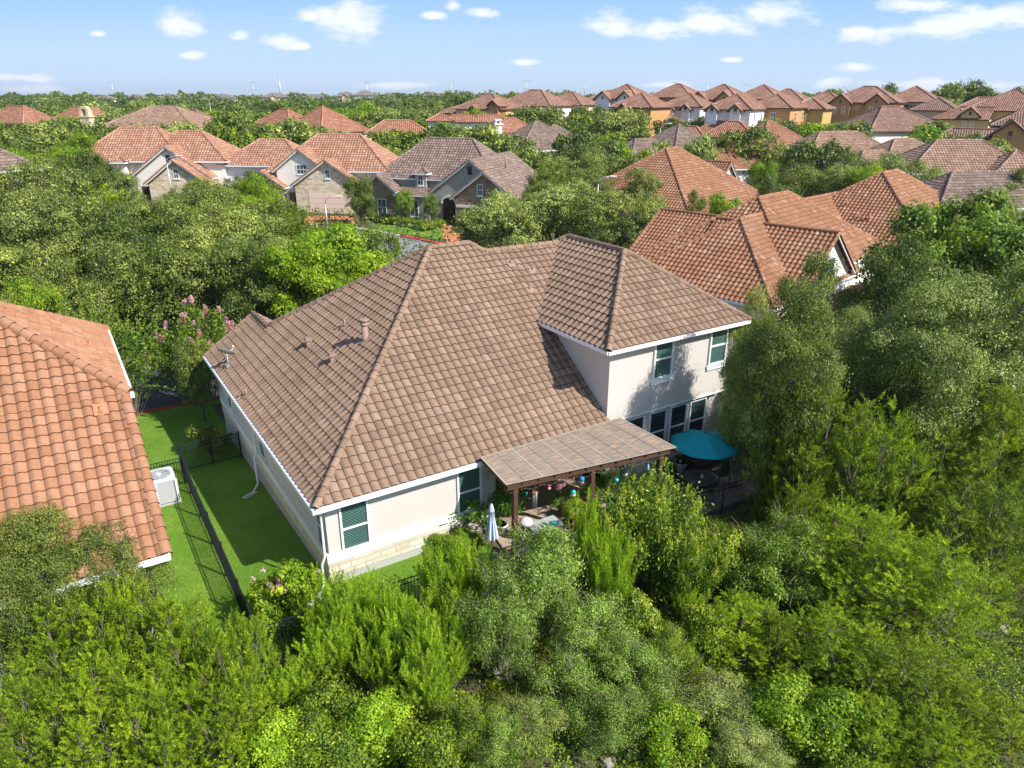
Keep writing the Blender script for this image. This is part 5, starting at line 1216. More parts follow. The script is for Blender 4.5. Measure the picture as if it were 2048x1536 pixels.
p = DY(557, 147, 520); g = ground(p[0], p[1]); b = MB(); b.tube([(0, 0, 0), (0, 0, p[2] - g)], [1.0, .22], 6); tag(b.build('radio_mast', M['metal_gr'], None, (p[0], p[1], g)), 'tall thin tapering mast on the skyline', 'mast')
# rocks and stepping stones
rng = np.random.default_rng(5)
def rock(px, py, s, label, mt='stone_w'):
    w = GG(px, py); bm = bmesh.new(); bmesh.ops.create_icosphere(bm, subdivisions=3, radius=s)
    ph = rng.uniform(0, 6, 6)
    for v in bm.verts:
        c = v.co / s; k = 1 + .16 * math.sin(3 * c.x + ph[0]) + .14 * math.sin(4 * c.y + ph[1]) + .10 * math.sin(7 * c.z + ph[2] + c.x * 3) + .05 * math.sin(13 * c.x + ph[3]); v.co *= k; v.co.z *= .55
    me = bpy.data.meshes.new('rock'); bm.to_mesh(me); bm.free(); me.materials.append(M['rockm']); o = link('rock', me, None, (w[0], w[1], w[2] + s * .2)); o.rotation_euler = (0, 0, px); tag(o, label, 'rock')
M['rockm'] = simple('pale_rock', (.30, .27, .235), .95, .25, 5, .8, 14)
rock(1900, 1305, .16, 'pale rock at the right edge beside the dry path'); rock(1215, 1528, .2, 'grey limestone rock at the bottom edge'); rock(900, 1510, .14, 'small pale rock in the vines at the bottom')
rock(1440, 1100, .3, 'long pale rock beyond the yellow-tipped shrub'); rock(860, 1108, .2, 'tan rock at the end of the back lawn'); rock(2005, 1260, .14, 'pale rock on the dry bank at the far right')
M['twig_p'] = simple('pale_twig', (.26, .24, .17), .9, .2, 8, .3)
# ---------------------------------------------------------------- vegetation
def unit(rng, n):
    v = rng.normal(size=(n, 3)); return v / np.linalg.norm(v, axis=1)[:, None]
def norm(v): return v / (np.linalg.norm(v, axis=-1, keepdims=True) + 1e-9)
def leaf_mesh(name, C, A, B, tone, mat, mi=None, mats=None):
    n = len(C); V = np.empty((n, 4, 3), np.float32); V[:, 0] = C - A; V[:, 1] = C + B; V[:, 2] = C + A; V[:, 3] = C - B
    me = bpy.data.meshes.new(name); me.vertices.add(4 * n); me.vertices.foreach_set('co', V.ravel())
    me.loops.add(4 * n); me.loops.foreach_set('vertex_index', np.arange(4 * n, dtype=np.int32))
    me.polygons.add(n); me.polygons.foreach_set('loop_start', np.arange(0, 4 * n, 4, dtype=np.int32))
    at = me.attributes.new('tone', 'FLOAT', 'FACE'); at.data.foreach_set('value', np.clip(tone, 0, 1).astype(np.float32))
    for m_ in (mats or [mat]): me.materials.append(m_)
    if mi is not None: me.polygons.foreach_set('material_index', mi.astype(np.int32))
    me.update(calc_edges=True); return me
def leaves_at(rng, C, size, aspect=.5, up=.5, jit=.35, out=None):
    n = len(C); nr = unit(rng, n) + np.array([0, 0, up])
    if out is not None: nr = nr * .75 + out * 1.05
    nr = norm(nr); t = norm(np.cross(nr, unit(rng, n))); b = np.cross(nr, t)
    s = size * (1 + jit * rng.normal(size=n).clip(-1.5, 1.5))[:, None] * .5
    return t * s, b * s * aspect
def limb_mesh(name, tubes, mat, k=6):
    b = MB()
    for pts, rad in tubes: b.tube(pts, rad, k, cap=False)
    me = bpy.data.meshes.new(name); me.from_pydata(b.v, [], b.f); me.polygons.foreach_set('use_smooth', [True] * len(b.f)); me.materials.append(mat); return me
PROTO = {}
def broadleaf(key, seed, H, W, size, n, lobes=11, base=.28, clump=.42, flat=.8, lr=.36, aspect=.5, up=.5, trunk=.16, limbs=True, twig=0, ncl=None, inner=.1, stems=1):
    rng = np.random.default_rng(seed)
    cz = H * (base + 1) / 2; rz = H * (1 - base) / 2; rw = W / 2
    LC = []
    while len(LC) < lobes:
        p = unit(rng, 1)[0] * rng.uniform(.40, .80)
        if all(np.linalg.norm(p - q) > .30 for q in LC) or rng.random() < .05: LC.append(p)
    LC = np.array(LC); LR = rng.uniform(.75, 1.2, lobes) * lr
    ncl = ncl or int(lobes * 26)
    li = rng.integers(0, lobes, ncl); d = unit(rng, ncl); d[:, 2] = np.abs(d[:, 2]) * np.where(rng.random(ncl) < .75, 1, -1)
    cp = LC[li] + d * (LR[li] * rng.uniform(.72, 1.12, ncl))[:, None]
    keep = np.ones(ncl, bool)
    for j in range(lobes):     # drop clumps buried deep inside another lobe
        keep &= ~((np.linalg.norm(cp - LC[j], axis=1) < LR[j] * .62) & (rng.random(ncl) > inner))
    cp = cp[keep]; li = li[keep]; d = d[keep]; ncl = len(cp)
    ctone = rng.normal(.48, .15, ncl) + rng.normal(0, .05, lobes)[li]
    S = np.array([rw, rw, rz])
    w_ = rng.uniform(.5, 1.5, ncl); ci = rng.choice(ncl, n, p=w_ / w_.sum())
    cw = clump * .80 * rng.uniform(.55, 1.35, ncl)
    off = rng.normal(size=(n, 3)) * np.array([1, 1, .62]) * cw[ci][:, None] * .5
    C = cp[ci] * S + np.array([0, 0, cz]) + off
    A, B = leaves_at(rng, C, size, aspect, up, out=norm(off / np.array([1, 1, .62]) + d[ci] * clump * .35))
    tone = ctone[ci] + rng.normal(0, .16, n)
    crown = leaf_mesh('crown_' + key, C, A, B, tone, None, mats=[M['l_oak']])
    tubes = []; tr = H * trunk * .16
    top = np.array([0, 0, H * base + rz * .45])
    for s_ in range(stems):
        o = rng.normal(0, .18 * (stems > 1), 3) * [1, 1, 0]; e = rng.normal(0, W * .13 * (stems > 1), 3) * [1, 1, 0]
        bend = rng.normal(0, .12, 3) * [1, 1, 0]
        tubes.append(([o + [0, 0, -.3], o + bend * .5 + [0, 0, H * base * .5], o + bend + e * .5 + [0, 0, H * base], top + e], [tr * 1.25, tr, tr * .85, tr * .5]))
    for j in range(lobes):
        a = np.array([0, 0, H * base * rng.uniform(.75, 1.2)]); t = LC[j] * S + [0, 0, cz]
        mid = a * .45 + t * .55 + np.array([0, 0, -.15 * H * .3]) + rng.normal(0, .1, 3) * W * .15
        tubes.append(([a, mid, t], [tr * .55, tr * .32, tr * .14]))
        own = np.where(li == j)[0]
        for c in own[:7]: e = cp[c] * S + [0, 0, cz]; tubes.append(([t, (t + e) / 2 + rng.normal(0, .08, 3), e], [tr * .13, tr * .08, tr * .03]))
    for _ in range(twig):
        c = rng.integers(0, ncl); e = cp[c] * S + [0, 0, cz]; v = norm(cp[c] * S + rng.normal(0, .5, 3) + [0, 0, .4]); l = rng.uniform(.25, .6)
        tubes.append(([e - v * .3, e + v * l * .5 + rng.normal(0, .05, 3), e + v * l], [.009, .006, .003]))
    PROTO[key] = dict(crown=crown, trunk=limb_mesh('trunk_' + key, tubes, M['bark'], 5), H=H, W=W)
def plumes(rng, P, Dv, Ln, Wd, per, size, aspect=.3, tone=None, curl=.25):
    """sprays: slivers packed round an axis that starts at P along Dv"""
    m = len(P); n = m * per; i = np.repeat(np.arange(m), per); t = rng.random(n) ** .8
    r = unit(rng, n); ax = Dv[i]; rad = norm(r - (r * ax).sum(1)[:, None] * ax)
    bend = norm(rng.normal(size=(m, 3)))[i] * curl
    taper = np.sin(np.clip(t * .9 + .10, 0, 1) * np.pi) ** .6 * (1 - t * .35)
    C = P[i] + ax * (t * Ln[i])[:, None] + bend * (t ** 2 * Ln[i])[:, None] + rad * (rng.random(n) ** .5 * Wd[i] * taper)[:, None]
    dr = norm(ax * .9 + rad * .75 + rng.normal(0, .25, (n, 3))); s = size * rng.uniform(.6, 1.4, n)[:, None] * .5
    side = norm(np.cross(dr, rad + unit(rng, n) * .55))
    tn = (tone[i] if tone is not None else .5) + rng.normal(0, .12, n) + (t - .5) * .18
    return C, dr * s, side * s * aspect, tn
def conifer(key, seed, H, W, size, nplume, per, lobes=7, pl=.5, pw=.11, aspect=.32, mat='l_jun', lean=.0):
    rng = np.random.default_rng(seed); P, Dv, T, LI = [], [], [], []
    ang = rng.uniform(0, 6.28) + np.arange(lobes) * 2.4; rr = np.sqrt((np.arange(lobes) + .3) / lobes) * W * .37
    LX = np.stack([rr * np.cos(ang), rr * np.sin(ang)], 1); LH = H * (1 - .42 * (rr / (W * .37)) ** 1.5 * rng.uniform(.6, 1.1, lobes)); LW = W * rng.uniform(.16, .26, lobes)
    lt = rng.normal(.5, .07, lobes)
    tubes = []
    for j in range(lobes):
        k = int(nplume / lobes * (LH[j] / H)); z = rng.random(k) ** .85 * LH[j] * .93 + LH[j] * .05; th = rng.uniform(0, 6.28, k)
        env = LW[j] * (np.clip(1 - z / LH[j], 0, 1) ** .62) * np.clip(.45 + z / LH[j] * 1.6, 0, 1)
        env *= 1 + .30 * np.sin(th * 3 + z * 2.3 + j) * np.sin(z * 3.1 + j * 2)
        ro = env * rng.uniform(.55, 1.0, k) ** .8
        x = LX[j, 0] + ro * np.cos(th); y = LX[j, 1] + ro * np.sin(th)
        P.append(np.stack([x, y, z], 1)); Dv.append(norm(np.stack([np.cos(th) * .75, np.sin(th) * .75, np.full(k, .75 + lean)], 1) + rng.normal(0, .22, (k, 3))))
        T.append(lt[j] + rng.normal(0, .17, k)); LI.append(np.full(k, j))
        tubes.append(([np.array([0, 0, -.2]), np.array([LX[j, 0] * .6, LX[j, 1] * .6, LH[j] * .35]), np.array([LX[j, 0], LX[j, 1], LH[j] * .9])], [H * .012, H * .007, H * .002]))
        for i in rng.integers(0, k, 16):
            a = np.array([LX[j, 0], LX[j, 1], z[i] * .8]); tubes.append(([a, (a + P[-1][i]) / 2 - [0, 0, .05], P[-1][i] + Dv[-1][i] * .1], [H * .003, H * .002, H * .001]))
    P = np.concatenate(P); Dv = np.concatenate(Dv); T = np.concatenate(T); m = len(P)
    C, A, B, tn = plumes(rng, P, Dv, pl * rng.uniform(.55, 1.25, m), pw * rng.uniform(.7, 1.3, m), per, size, aspect, T)
    PROTO[key] = dict(crown=leaf_mesh('crown_' + key, C, A, B, tn, M[mat]), trunk=limb_mesh('trunk_' + key, tubes, M['bark_l'], 5), H=H, W=W)
def fountain(key, seed, H, W, stems, per, size, pl, pw, spread=.35, mat='l_bac', aspect=.25, curl=.15, bloom=None, nbloom=0, bs=.08, z0=.25, leafy=None):
    """stems fanning up from the ground, each carrying upright plumes"""
    rng = np.random.default_rng(seed); P, Dv, T, tubes, tips = [], [], [], [], []
    for s_ in range(stems):
        th = rng.uniform(0, 6.28); ro = np.sqrt(rng.random()) * W * .5; b0 = np.array([math.cos(th), math.sin(th), 0]) * ro * .25
        tip = np.array([math.cos(th) * ro, math.sin(th) * ro, H * (1 - .45 * (ro / (W * .5)) ** 2) * rng.uniform(.75, 1.03)])
        tubes.append(([b0 - [0, 0, .1], b0 * .6 + tip * .45 + [0, 0, .08 * H], tip], [.014, .008, .003])); tips.append(tip)
        for q in range(max(2, int(H * (1 - z0) / pl * 1.7))):
            t = z0 + (1 - z0) * rng.random(); p = b0 * (1 - t) + tip * t + [0, 0, .1 * H * math.sin(t * 3.1)] 
            P.append(p + rng.normal(0, .06, 3) * W * .4); Dv.append(np.array([math.cos(th) * spread, math.sin(th) * spread, 1]) + rng.normal(0, .2, 3)); T.append(rng.normal(.5, .14))
    P = np.array(P); Dv = norm(np.array(Dv)); T = np.array(T); m = len(P)
    C, A, B, tn = plumes(rng, P, Dv, pl * rng.uniform(.6, 1.3, m), pw * rng.uniform(.7, 1.3, m), per, size, aspect, T, curl)
    mi = np.zeros(len(C)); mats = [M[mat]]
    if leafy:   # add broad leaves through the bush
        nl, ls = leafy; ci = rng.integers(0, m, nl); C2 = P[ci] + rng.normal(0, .16, (nl, 3)) + Dv[ci] * rng.uniform(0, pl, nl)[:, None]; A2, B2 = leaves_at(rng, C2, ls, .5, .6)
        C = np.concatenate([C, C2]); A = np.concatenate([A, A2]); B = np.concatenate([B, B2]); tn = np.concatenate([tn, T[ci] + rng.normal(0, .12, nl)]); mi = np.concatenate([mi, np.zeros(nl)])
    PROTO[key] = dict(crown=leaf_mesh('crown_' + key, C, A, B, tn, None, mi, mats), trunk=limb_mesh('trunk_' + key, tubes, M['bark_l'], 4), H=H, W=W)
    if bloom:
        tips = np.array(tips); k = rng.choice(len(tips), nbloom, replace=len(tips) < nbloom); P3 = tips[k] + rng.normal(0, .12, (nbloom, 3)) + [0, 0, pl * .5]
        D3 = norm(np.array([0, 0, 1]) + rng.normal(0, .25, (nbloom, 3))); C, A, B, tn = plumes(rng, P3, D3, np.full(nbloom, bs * 3.2), np.full(nbloom, bs), 46, size * 1.1, .6, None, .1)
        PROTO[key]['bloom'] = leaf_mesh('bloom_' + key, C, A, B, tn, M[bloom])
# middle-distance and far prototypes
for i in range(4): broadleaf('oak%d' % i, 10 + i, 7.2, 8.0, .15, 30000, 15 + i, .18, .72, up=.4, lr=.29, ncl=520)
for i in range(2): broadleaf('elm%d' % i, 30 + i, 7.5, 6.6, .15, 36000, 16, .16, .6, up=.6, aspect=.6, lr=.28, ncl=520)
for i in range(3): conifer('cedar%d' % i, 50 + i, 6.0, 5.0, .17, 520, 40, 7 + i, .75, .20, .35)
for i in range(4): broadleaf('far%d' % i, 70 + i, 7.5, 9.0, .36, 5200, 11, .12, 1.0, up=.4, aspect=.7)
broadleaf('bushy', 81, 1.0, 1.3, .06, 6000, 7, .0, .16, up=.4)
# near prototypes
broadleaf('noak0', 101, 9.5, 8.0, .085, 120000, 22, .22, .62, lr=.26, twig=300, stems=2, up=.4, ncl=800)
broadleaf('noak1', 102, 7.5, 7.5, .08, 105000, 21, .16, .58, lr=.26, twig=260, stems=3, up=.4, ncl=800)
broadleaf('scrub0', 103, 3.4, 3.4, .055, 40000, 20, .03, .36, lr=.27, twig=170, stems=4, inner=.3, up=.3, ncl=560)
broadleaf('scrub1', 104, 2.4, 3.0, .052, 32000, 18, .02, .34, lr=.28, twig=100, stems=4, inner=.3, up=.3, ncl=460)
broadleaf('limebush', 106, 1.9, 2.1, .075, 16000, 12, .0, .22, lr=.36, up=.4, aspect=.65, ncl=330)
_r = np.random.default_rng(1); _p = _r.normal(size=(16, 3)) * [.34, .34, .06] + [0, 0, 1.62]
PROTO['limebush']['bloom'] = leaf_mesh('bloom_lime', *[a for a in (lambda C: (C,) + leaves_at(_r, C, .07, .8))(np.repeat(_p, 14, 0) + _r.normal(0, .045, (224, 3)))], _r.random(224), M['l_pink'])
broadleaf('leafy0', 105, 2.1, 2.2, .08, 15000, 11, .0, .30, lr=.34, stems=3, up=.5, aspect=.6)
conifer('ncedar0', 111, 5.5, 5.2, .075, 1300, 72, 9, .55, .125, .34)
conifer('ncedar1', 112, 4.4, 4.6, .07, 1200, 72, 8, .48, .115, .34)
conifer('ncedar2', 113, 5.0, 5.6, .075, 1350, 72, 10, .60, .11, .30, lean=-.25)
fountain('bac0', 121, 2.6, 2.2, 70, 120, .065, .75, .10, .22, z0=.06)
fountain('bac1', 122, 2.1, 1.6, 46, 120, .065, .65, .095, .18, z0=.06)
fountain('goldtip', 123, 3.2, 3.2, 70, 26, .07, .4, .10, .35, 'l_sum', .5, bloom='l_yel', nbloom=60, bs=.075, z0=.1, leafy=(22000, .085))
fountain('myrtle0', 124, 5.2, 4.4, 46, 50, .13, .9, .16, .5, 'l_myr', .5, .3, bloom='l_pink', nbloom=60, bs=.12, z0=.35, leafy=(7000, .14))
fountain('myrtle1', 125, 4.6, 3.6, 40, 64, .13, 1.7, .11, .6, 'l_myr', .45, .5, z0=.25)
fountain('hibiscus', 126, 1.75, 2.1, 60, 22, .06, .28, .09, .4, 'l_elm', .6, bloom='l_pink', nbloom=12, bs=.05, z0=.05, leafy=(9000, .075))
fountain('fern', 127, .95, 1.5, 80, 44, .09, .52, .035, 2.0, 'l_fern', .3, .55, z0=.55)
fountain('palm', 128, 1.2, 1.4, 26, 34, .16, .6, .05, 1.5, 'l_fern', .2, .6, z0=.4)
for k_ in ('scrub0', 'scrub1', 'bac0', 'bac1'): PROTO[k_]['trunk'].materials[0] = M['twig_p']
MATV = {}
def variant(key, part, mat):
    k = (key, part, mat)
    if k not in MATV:
        me = PROTO[key][part]
        if mat and me.materials[0] != M[mat]: me = me.copy(); me.materials[0] = M[mat]
        MATV[k] = me
    return MATV[k]
DESC = {'l_oak': 'grey-green live oak', 'l_oakd': 'dark green dense oak', 'l_elm': 'bright yellow-green leafy tree', 'l_jun': 'yellow-green feathery juniper', 'l_jund': 'deep green juniper', 'l_myr': 'crepe myrtle', 'l_sum': 'glossy green shrub', 'l_grey': 'silvery grey-green oak', 'l_bac': 'lime-green feathery bush'}
NAME = {'l_oak': 'oak_tree', 'l_oakd': 'oak_tree', 'l_elm': 'broadleaf_tree', 'l_jun': 'juniper_tree', 'l_jund': 'juniper_tree', 'l_myr': 'crepe_myrtle', 'l_sum': 'shrub', 'l_grey': 'oak_tree', 'l_bac': 'feathery_bush'}
AUTO = []; trng = np.random.default_rng(77)
def tree(key, mat, x, y, H, W, label=None, name=None, cat=None, group=None, rz=None, bark=None, far=False):
    p = PROTO[key]; g = ground(x, y); sx, sz = W / p['W'], H / p['H']
    cat = cat or ('shrub' if H < 2.6 or mat in ('l_sum', 'l_bac') else 'tree')
    root = empty(name or NAME.get(mat, 'shrub'), (x, y, g - .03), trng.uniform(0, 6.28) if rz is None else rz, label, cat, group)
    root.scale = (sx, sx * trng.uniform(.93, 1.07), sz)
    link('crown', variant(key, 'crown', mat), root)
    link('trunk', variant(key, 'trunk', bark), root)
    if 'bloom' in p: link('blossom', p['bloom'], root)
    if label is None: AUTO.append((root, mat, np.array([x, y, g + H * .6]), H))
    return root
def T(px, ptop, Y, W, key, mat, label=None, H=None, **kw):
    """a tree whose top shows at the pixel and whose trunk stands Y metres ahead"""
    d = DY(px, ptop, Y); g = ground(d[0], d[1]); h = H or max(1.0, d[2] - g)
    return tree(key, mat, d[0], d[1], h, W, label, **kw)
rr = random.Random(4)
ok = lambda: 'oak%d' % rr.randrange(4)
# --- thicket behind the street, left (front row by the street first)
for px, pt, Y, W, mt in [(30, 470, 47, 8.5, 'l_oak'), (130, 520, 45, 6, 'l_oak'), (215, 480, 47, 7, 'l_oak'), (320, 470, 47.5, 7, 'l_oakd'), (405, 455, 48, 7.5, 'l_oak'), (480, 465, 47, 6.5, 'l_oakd'), (60, 560, 42, 4.5, 'l_elm'),
                         (-30, 400, 55, 9, 'l_oak'), (80, 400, 54, 8.5, 'l_grey'), (175, 395, 55, 8, 'l_oak'), (270, 400, 54, 8, 'l_oakd'), (350, 410, 55, 8, 'l_oak'), (440, 400, 55, 8, 'l_oak'), (520, 430, 54, 6, 'l_oak'),
                         (20, 318, 58, 8, 'l_oak'), (30, 350, 63, 9, 'l_grey'), (120, 345, 63, 8.5, 'l_grey'), (205, 370, 62, 7, 'l_jund'), (290, 385, 61, 7, 'l_oak'), (370, 385, 62, 8, 'l_oak'), (455, 375, 63, 7.5, 'l_oak'), (545, 400, 62, 7, 'l_oakd'), (590, 430, 59, 5, 'l_jund'),
                         (60, 310, 73, 9, 'l_oak'), (150, 300, 72, 7, 'l_oakd'), (225, 345, 70, 5.5, 'l_grey'), (425, 350, 71, 6, 'l_oak'), (500, 352, 72, 5.5, 'l_elm'), (560, 395, 70, 4.6, 'l_jun'), (375, 368, 73, 5, 'l_oak')]:
    T(px, pt, Y, W, ok() if 'jun' not in mt else 'cedar%d' % rr.randrange(3), mt)
T(640, 425, 49, 8.5, 'elm0', 'l_elm', 'broad lime-green tree behind the ridge of the brown-roofed house'); T(590, 470, 46, 6.0, 'elm1', 'l_elm', 'lime-green tree just left of the broad one behind the brown roof'); T(740, 465, 52, 6, 'oak2', 'l_oak', 'olive-green tree beside the visible bend of the street')
T(700, 440, 56, 6, 'elm1', 'l_elm'); T(785, 475, 53, 3.6, 'cedar1', 'l_jund')
T(500, 330, 78, 5.5, 'elm0', 'l_oakd', 'brownish magnolia-like tree between the cream-gabled and the blush-garage houses'); T(715, 345, 77, 4.2, 'oak1', 'l_oakd', 'small open-crowned tree in front of the blush garage door')
T(806, 377, 79, 2.6, 'oak3', 'l_myr', 'left of two rounded evergreens by the flagstone house wall', name='evergreen_tree'); T(861, 386, 78.4, 2.2, 'oak3', 'l_myr', 'right of two rounded evergreens, beside the arched entry', name='evergreen_tree')
for i, (px, pt, lb) in enumerate(((745, 428, 'low hedge ball under the flagstone house window'), (770, 432, 'second low ball shrub from the left by the flagstone house'), (790, 436, 'middle ball shrub on the front lawn edge'), (815, 440, 'rounded shrub below the left evergreen'), (838, 444, 'rounded shrub between the two evergreens'), (858, 448, 'low shrub below the right evergreen'), (876, 444, 'yellow-tinged shrub beside the entry walk'))):
    w = GG(px, pt + 13); tree('bushy', 'l_elm' if i == 6 else 'l_sum', w[0], w[1], 1.0, 1.7, lb, name='shrub')
# --- crepe myrtles by the street and shrubs of the side yard
w = GG(415, 790); tree('oak1', 'l_oakd', *MH.W(-.3, 19.0)[:2], 5.0, 3.0, 'dark slim-trunked tree at the street corner of the brown-roofed house')
w = PL(388, 655, 3.4); tree('myrtle0', 'l_myr', w[0], w[1], 5.4, 5.2, 'pink-blooming crepe myrtle over the street at the brown roof corner', name='crepe_myrtle')
w = PL(225, 695, 3.0); tree('myrtle1', 'l_myr', w[0], w[1], 5.2, 4.8, 'crepe myrtle with long arching shoots between the orange and brown roofs', name='crepe_myrtle')
T(165, 625, 41, 3.4, 'myrtle1', 'l_myr', 'leaning myrtle shoots just beyond the orange roof hip', name='crepe_myrtle')
w = PL(430, 855, .6); tree('bushy', 'l_oakd', *MH.W(-.9, 14.3)[:2], 1.7, 2.1, 'dark rounded shrub against the side wall by the gate', name='shrub')
w = MH.W(-1.65, -1.15); tree('limebush', 'l_elm', w[0], w[1], 2.35, 2.2, 'lime-green hibiscus with pink blooms at the fence corner', name='hibiscus_bush', cat='shrub')
# --- yard edge planting
w = PL(900, 1090, .3); tree('leafy0', 'l_elm', w[0], w[1], .9, 1.7, 'broad-leaved plant at the foot of the stone base by the striped parasol', name='garden_plant', cat='plant')
w = PL(935, 1075, .4); tree('leafy0', 'l_myr', w[0], w[1], .9, 1.3, 'green bed plant just left of the striped parasol', name='garden_plant', cat='plant')
w = PL(972, 1005, 1.15); o = tree('fern', 'l_fern', w[0], w[1], 1.8, 2.1, 'huge arching fern at the corner window beside the patio cover', name='potted_fern', cat='fern')
for px, py, mt, k, s, lb in ((1150, 1020, 'l_elm', 'leafy0', 1.1, 'trailing potted vine at the middle of the patio edge'), (1232, 975, 'l_fern', 'palm', 1.5, 'potted palm with yellowing fronds above the blue pots'), (1195, 985, 'l_fern', 'palm', 1.2, 'smaller palm left of the blue pots'), (1330, 925, 'l_myr', 'leafy0', .9, 'big-leaved plant right of the end post of the patio cover'),
                         (1366, 912, 'l_oakd', 'bushy', .7, 'rounded plant in the white bowl planter'), (1128, 1000, 'l_fern', 'palm', 1.0, 'spiky plant under the hanging flower basket')):
    w = PL(px, py, .6); tree(k, mt, w[0], w[1], s, s, lb, name='potted_plant', cat='plant')
w = PL(1121, 975, 2.0); b_ = tree('bushy', 'l_pink', w[0], w[1], .4, .5, 'bunch of pink flowers hanging in the first bay of the patio cover', name='flower_basket', cat='flowers'); b_.location.z = 1.9
# --- near right: oaks and junipers
T(1612, 497, 25.4, 5.0, 'noak0', 'l_oak', 'tall grey-green oak whose branches cross the upper window'); T(1515, 640, 27.0, 2.4, 'scrub0', 'l_scrub', 'thin-branched oak limbs beside the upper right window of the stucco house')
T(1880, 575, 26.0, 6.2, 'noak1', 'l_grey', 'wide grey-green oak right of the tall one'); T(1985, 500, 27, 8, 'noak0', 'l_grey', 'grey-green oak cut by the right edge')
T(1700, 630, 29.5, 4.6, 'noak1', 'l_grey', 'grey-green oak between the tall one and the wide one'); T(1530, 590, 30.5, 3.6, 'noak1', 'l_oak', 'oak crown filling the gap behind the corner of the stucco house'); T(1930, 345, 42, 8.5, 'elm0', 'l_myr', 'tall glossy green tree breaking the roofline at upper right', name='broadleaf_tree'); T(2030, 420, 40, 7, 'elm1', 'l_myr', 'glossy green tree at the right edge below the grey-brown roof', name='broadleaf_tree'); T(1800, 485, 38, 5.0, 'oak0', 'l_oakd', 'dark tree covering the corner of the flued rust roof')
T(1850, 500, 35, 6, 'oak1', 'l_oakd', 'dark tree under the tall glossy one')
T(1600, 760, 24.5, 2.6, 'ncedar1', 'l_jund', 'pointed bright juniper right of the teal umbrella'); T(1660, 745, 24.0, 4.6, 'ncedar0', 'l_jund', 'yellow-green juniper below the tall grey-green oak'); T(1780, 800, 23, 4.6, 'ncedar2', 'l_jun', 'feathery juniper in the middle of the right side')
T(1905, 830, 23.5, 5.2, 'ncedar0', 'l_jund', 'dense juniper left of the right-edge one'); T(2040, 760, 24, 5.5, 'ncedar1', 'l_jund', 'dark juniper at the right edge, halfway down')
T(1610, 960, 21.0, 2.2, 'ncedar1', 'l_jund', 'small juniper behind the sandy bare patch'); T(1590, 1030, 19.5, 3.4, 'scrub0', 'l_myr', 'leafy green scrub in the hollow beside the yellow-tipped bush', name='shrub')
T(1745, 1015, 19, 5.0, 'ncedar2', 'l_jun', 'big feathery juniper, centre of the lower right'); T(1880, 1075, 17.5, 5.2, 'ncedar2', 'l_jun', 'largest drooping juniper near the lower right corner'); T(2000, 960, 20, 4.8, 'ncedar0', 'l_jund', 'dark bare-twigged juniper at the right edge, lower half')
T(1480, 1190, 17, 3.0, 'ncedar1', 'l_jun', 'ragged juniper with dead lower twigs, bottom centre right'); T(1690, 1230, 16, 3.8, 'ncedar2', 'l_jun', 'juniper with lime tips in front of the big feathery one'); T(1830, 1290, 14.8, 4.2, 'ncedar2', 'l_jund', 'low juniper mass at the bottom right')
T(1960, 1380, 13.8, 3.0, 'ncedar1', 'l_jund', 'dark low juniper in the bottom right corner'); T(1600, 1370, 14.2, 2.2, 'leafy0', 'l_elm', 'yellow-green leafy shrub on the bottom edge, right of centre', name='shrub'); T(1700, 1400, 13.6, 2.0, 'leafy0', 'l_elm', 'lime leafy shrub right beside the other on the bottom edge', name='shrub')
T(1430, 1375, 14.6, 2.4, 'scrub1', 'l_grey', 'blue-grey small-leaved scrub on the bottom edge', name='shrub'); T(1380, 1130, 18.4, 1.0, 'bac1', 'l_bac', 'single lime spire weed in the clearing', H=1.3)
T(1510, 1460, 13.4, 1.8, 'scrub1', 'l_grey', 'second blue-grey scrub, right of the first on the bottom edge', name='shrub')
# --- yellow-tipped shrub and the twiggy scrub, centre
T(1320, 960, 20.4, 3.5, 'goldtip', 'l_sum', 'large glossy shrub with many yellow bloom spikes before the patio', name='flowering_shrub'); T(1230, 1010, 20.0, 2.4, 'goldtip', 'l_sum', 'left arm of the yellow-spiked shrub by the blue pots', name='flowering_shrub')
T(1400, 1050, 19.2, 2.0, 'goldtip', 'l_sum', 'lower yellow-spiked shrub spilling toward the clearing', name='flowering_shrub')
T(1085, 1050, 17.6, 3.5, 'scrub0', 'l_scrub', 'big twiggy grey-green scrub oak in front of the patio cover', name='shrub'); T(1000, 1150, 16.2, 2.6, 'scrub0', 'l_scrub', 'twiggy scrub left below the big one', name='shrub'); T(1190, 1190, 16.6, 2.6, 'scrub1', 'l_scrub', 'pale scrub right below the big twiggy one', name='shrub')
T(1150, 1330, 14.6, 2.4, 'scrub1', 'l_scrub', 'low silvery scrub at bottom centre', name='shrub'); T(1290, 1290, 15.2, 2.2, 'scrub1', 'l_scrub', 'low scrub with dead twigs, right of bottom centre', name='shrub'); T(1060, 1400, 13.8, 2.0, 'scrub1', 'l_oak', 'small scrub on the bottom edge at centre', name='shrub')
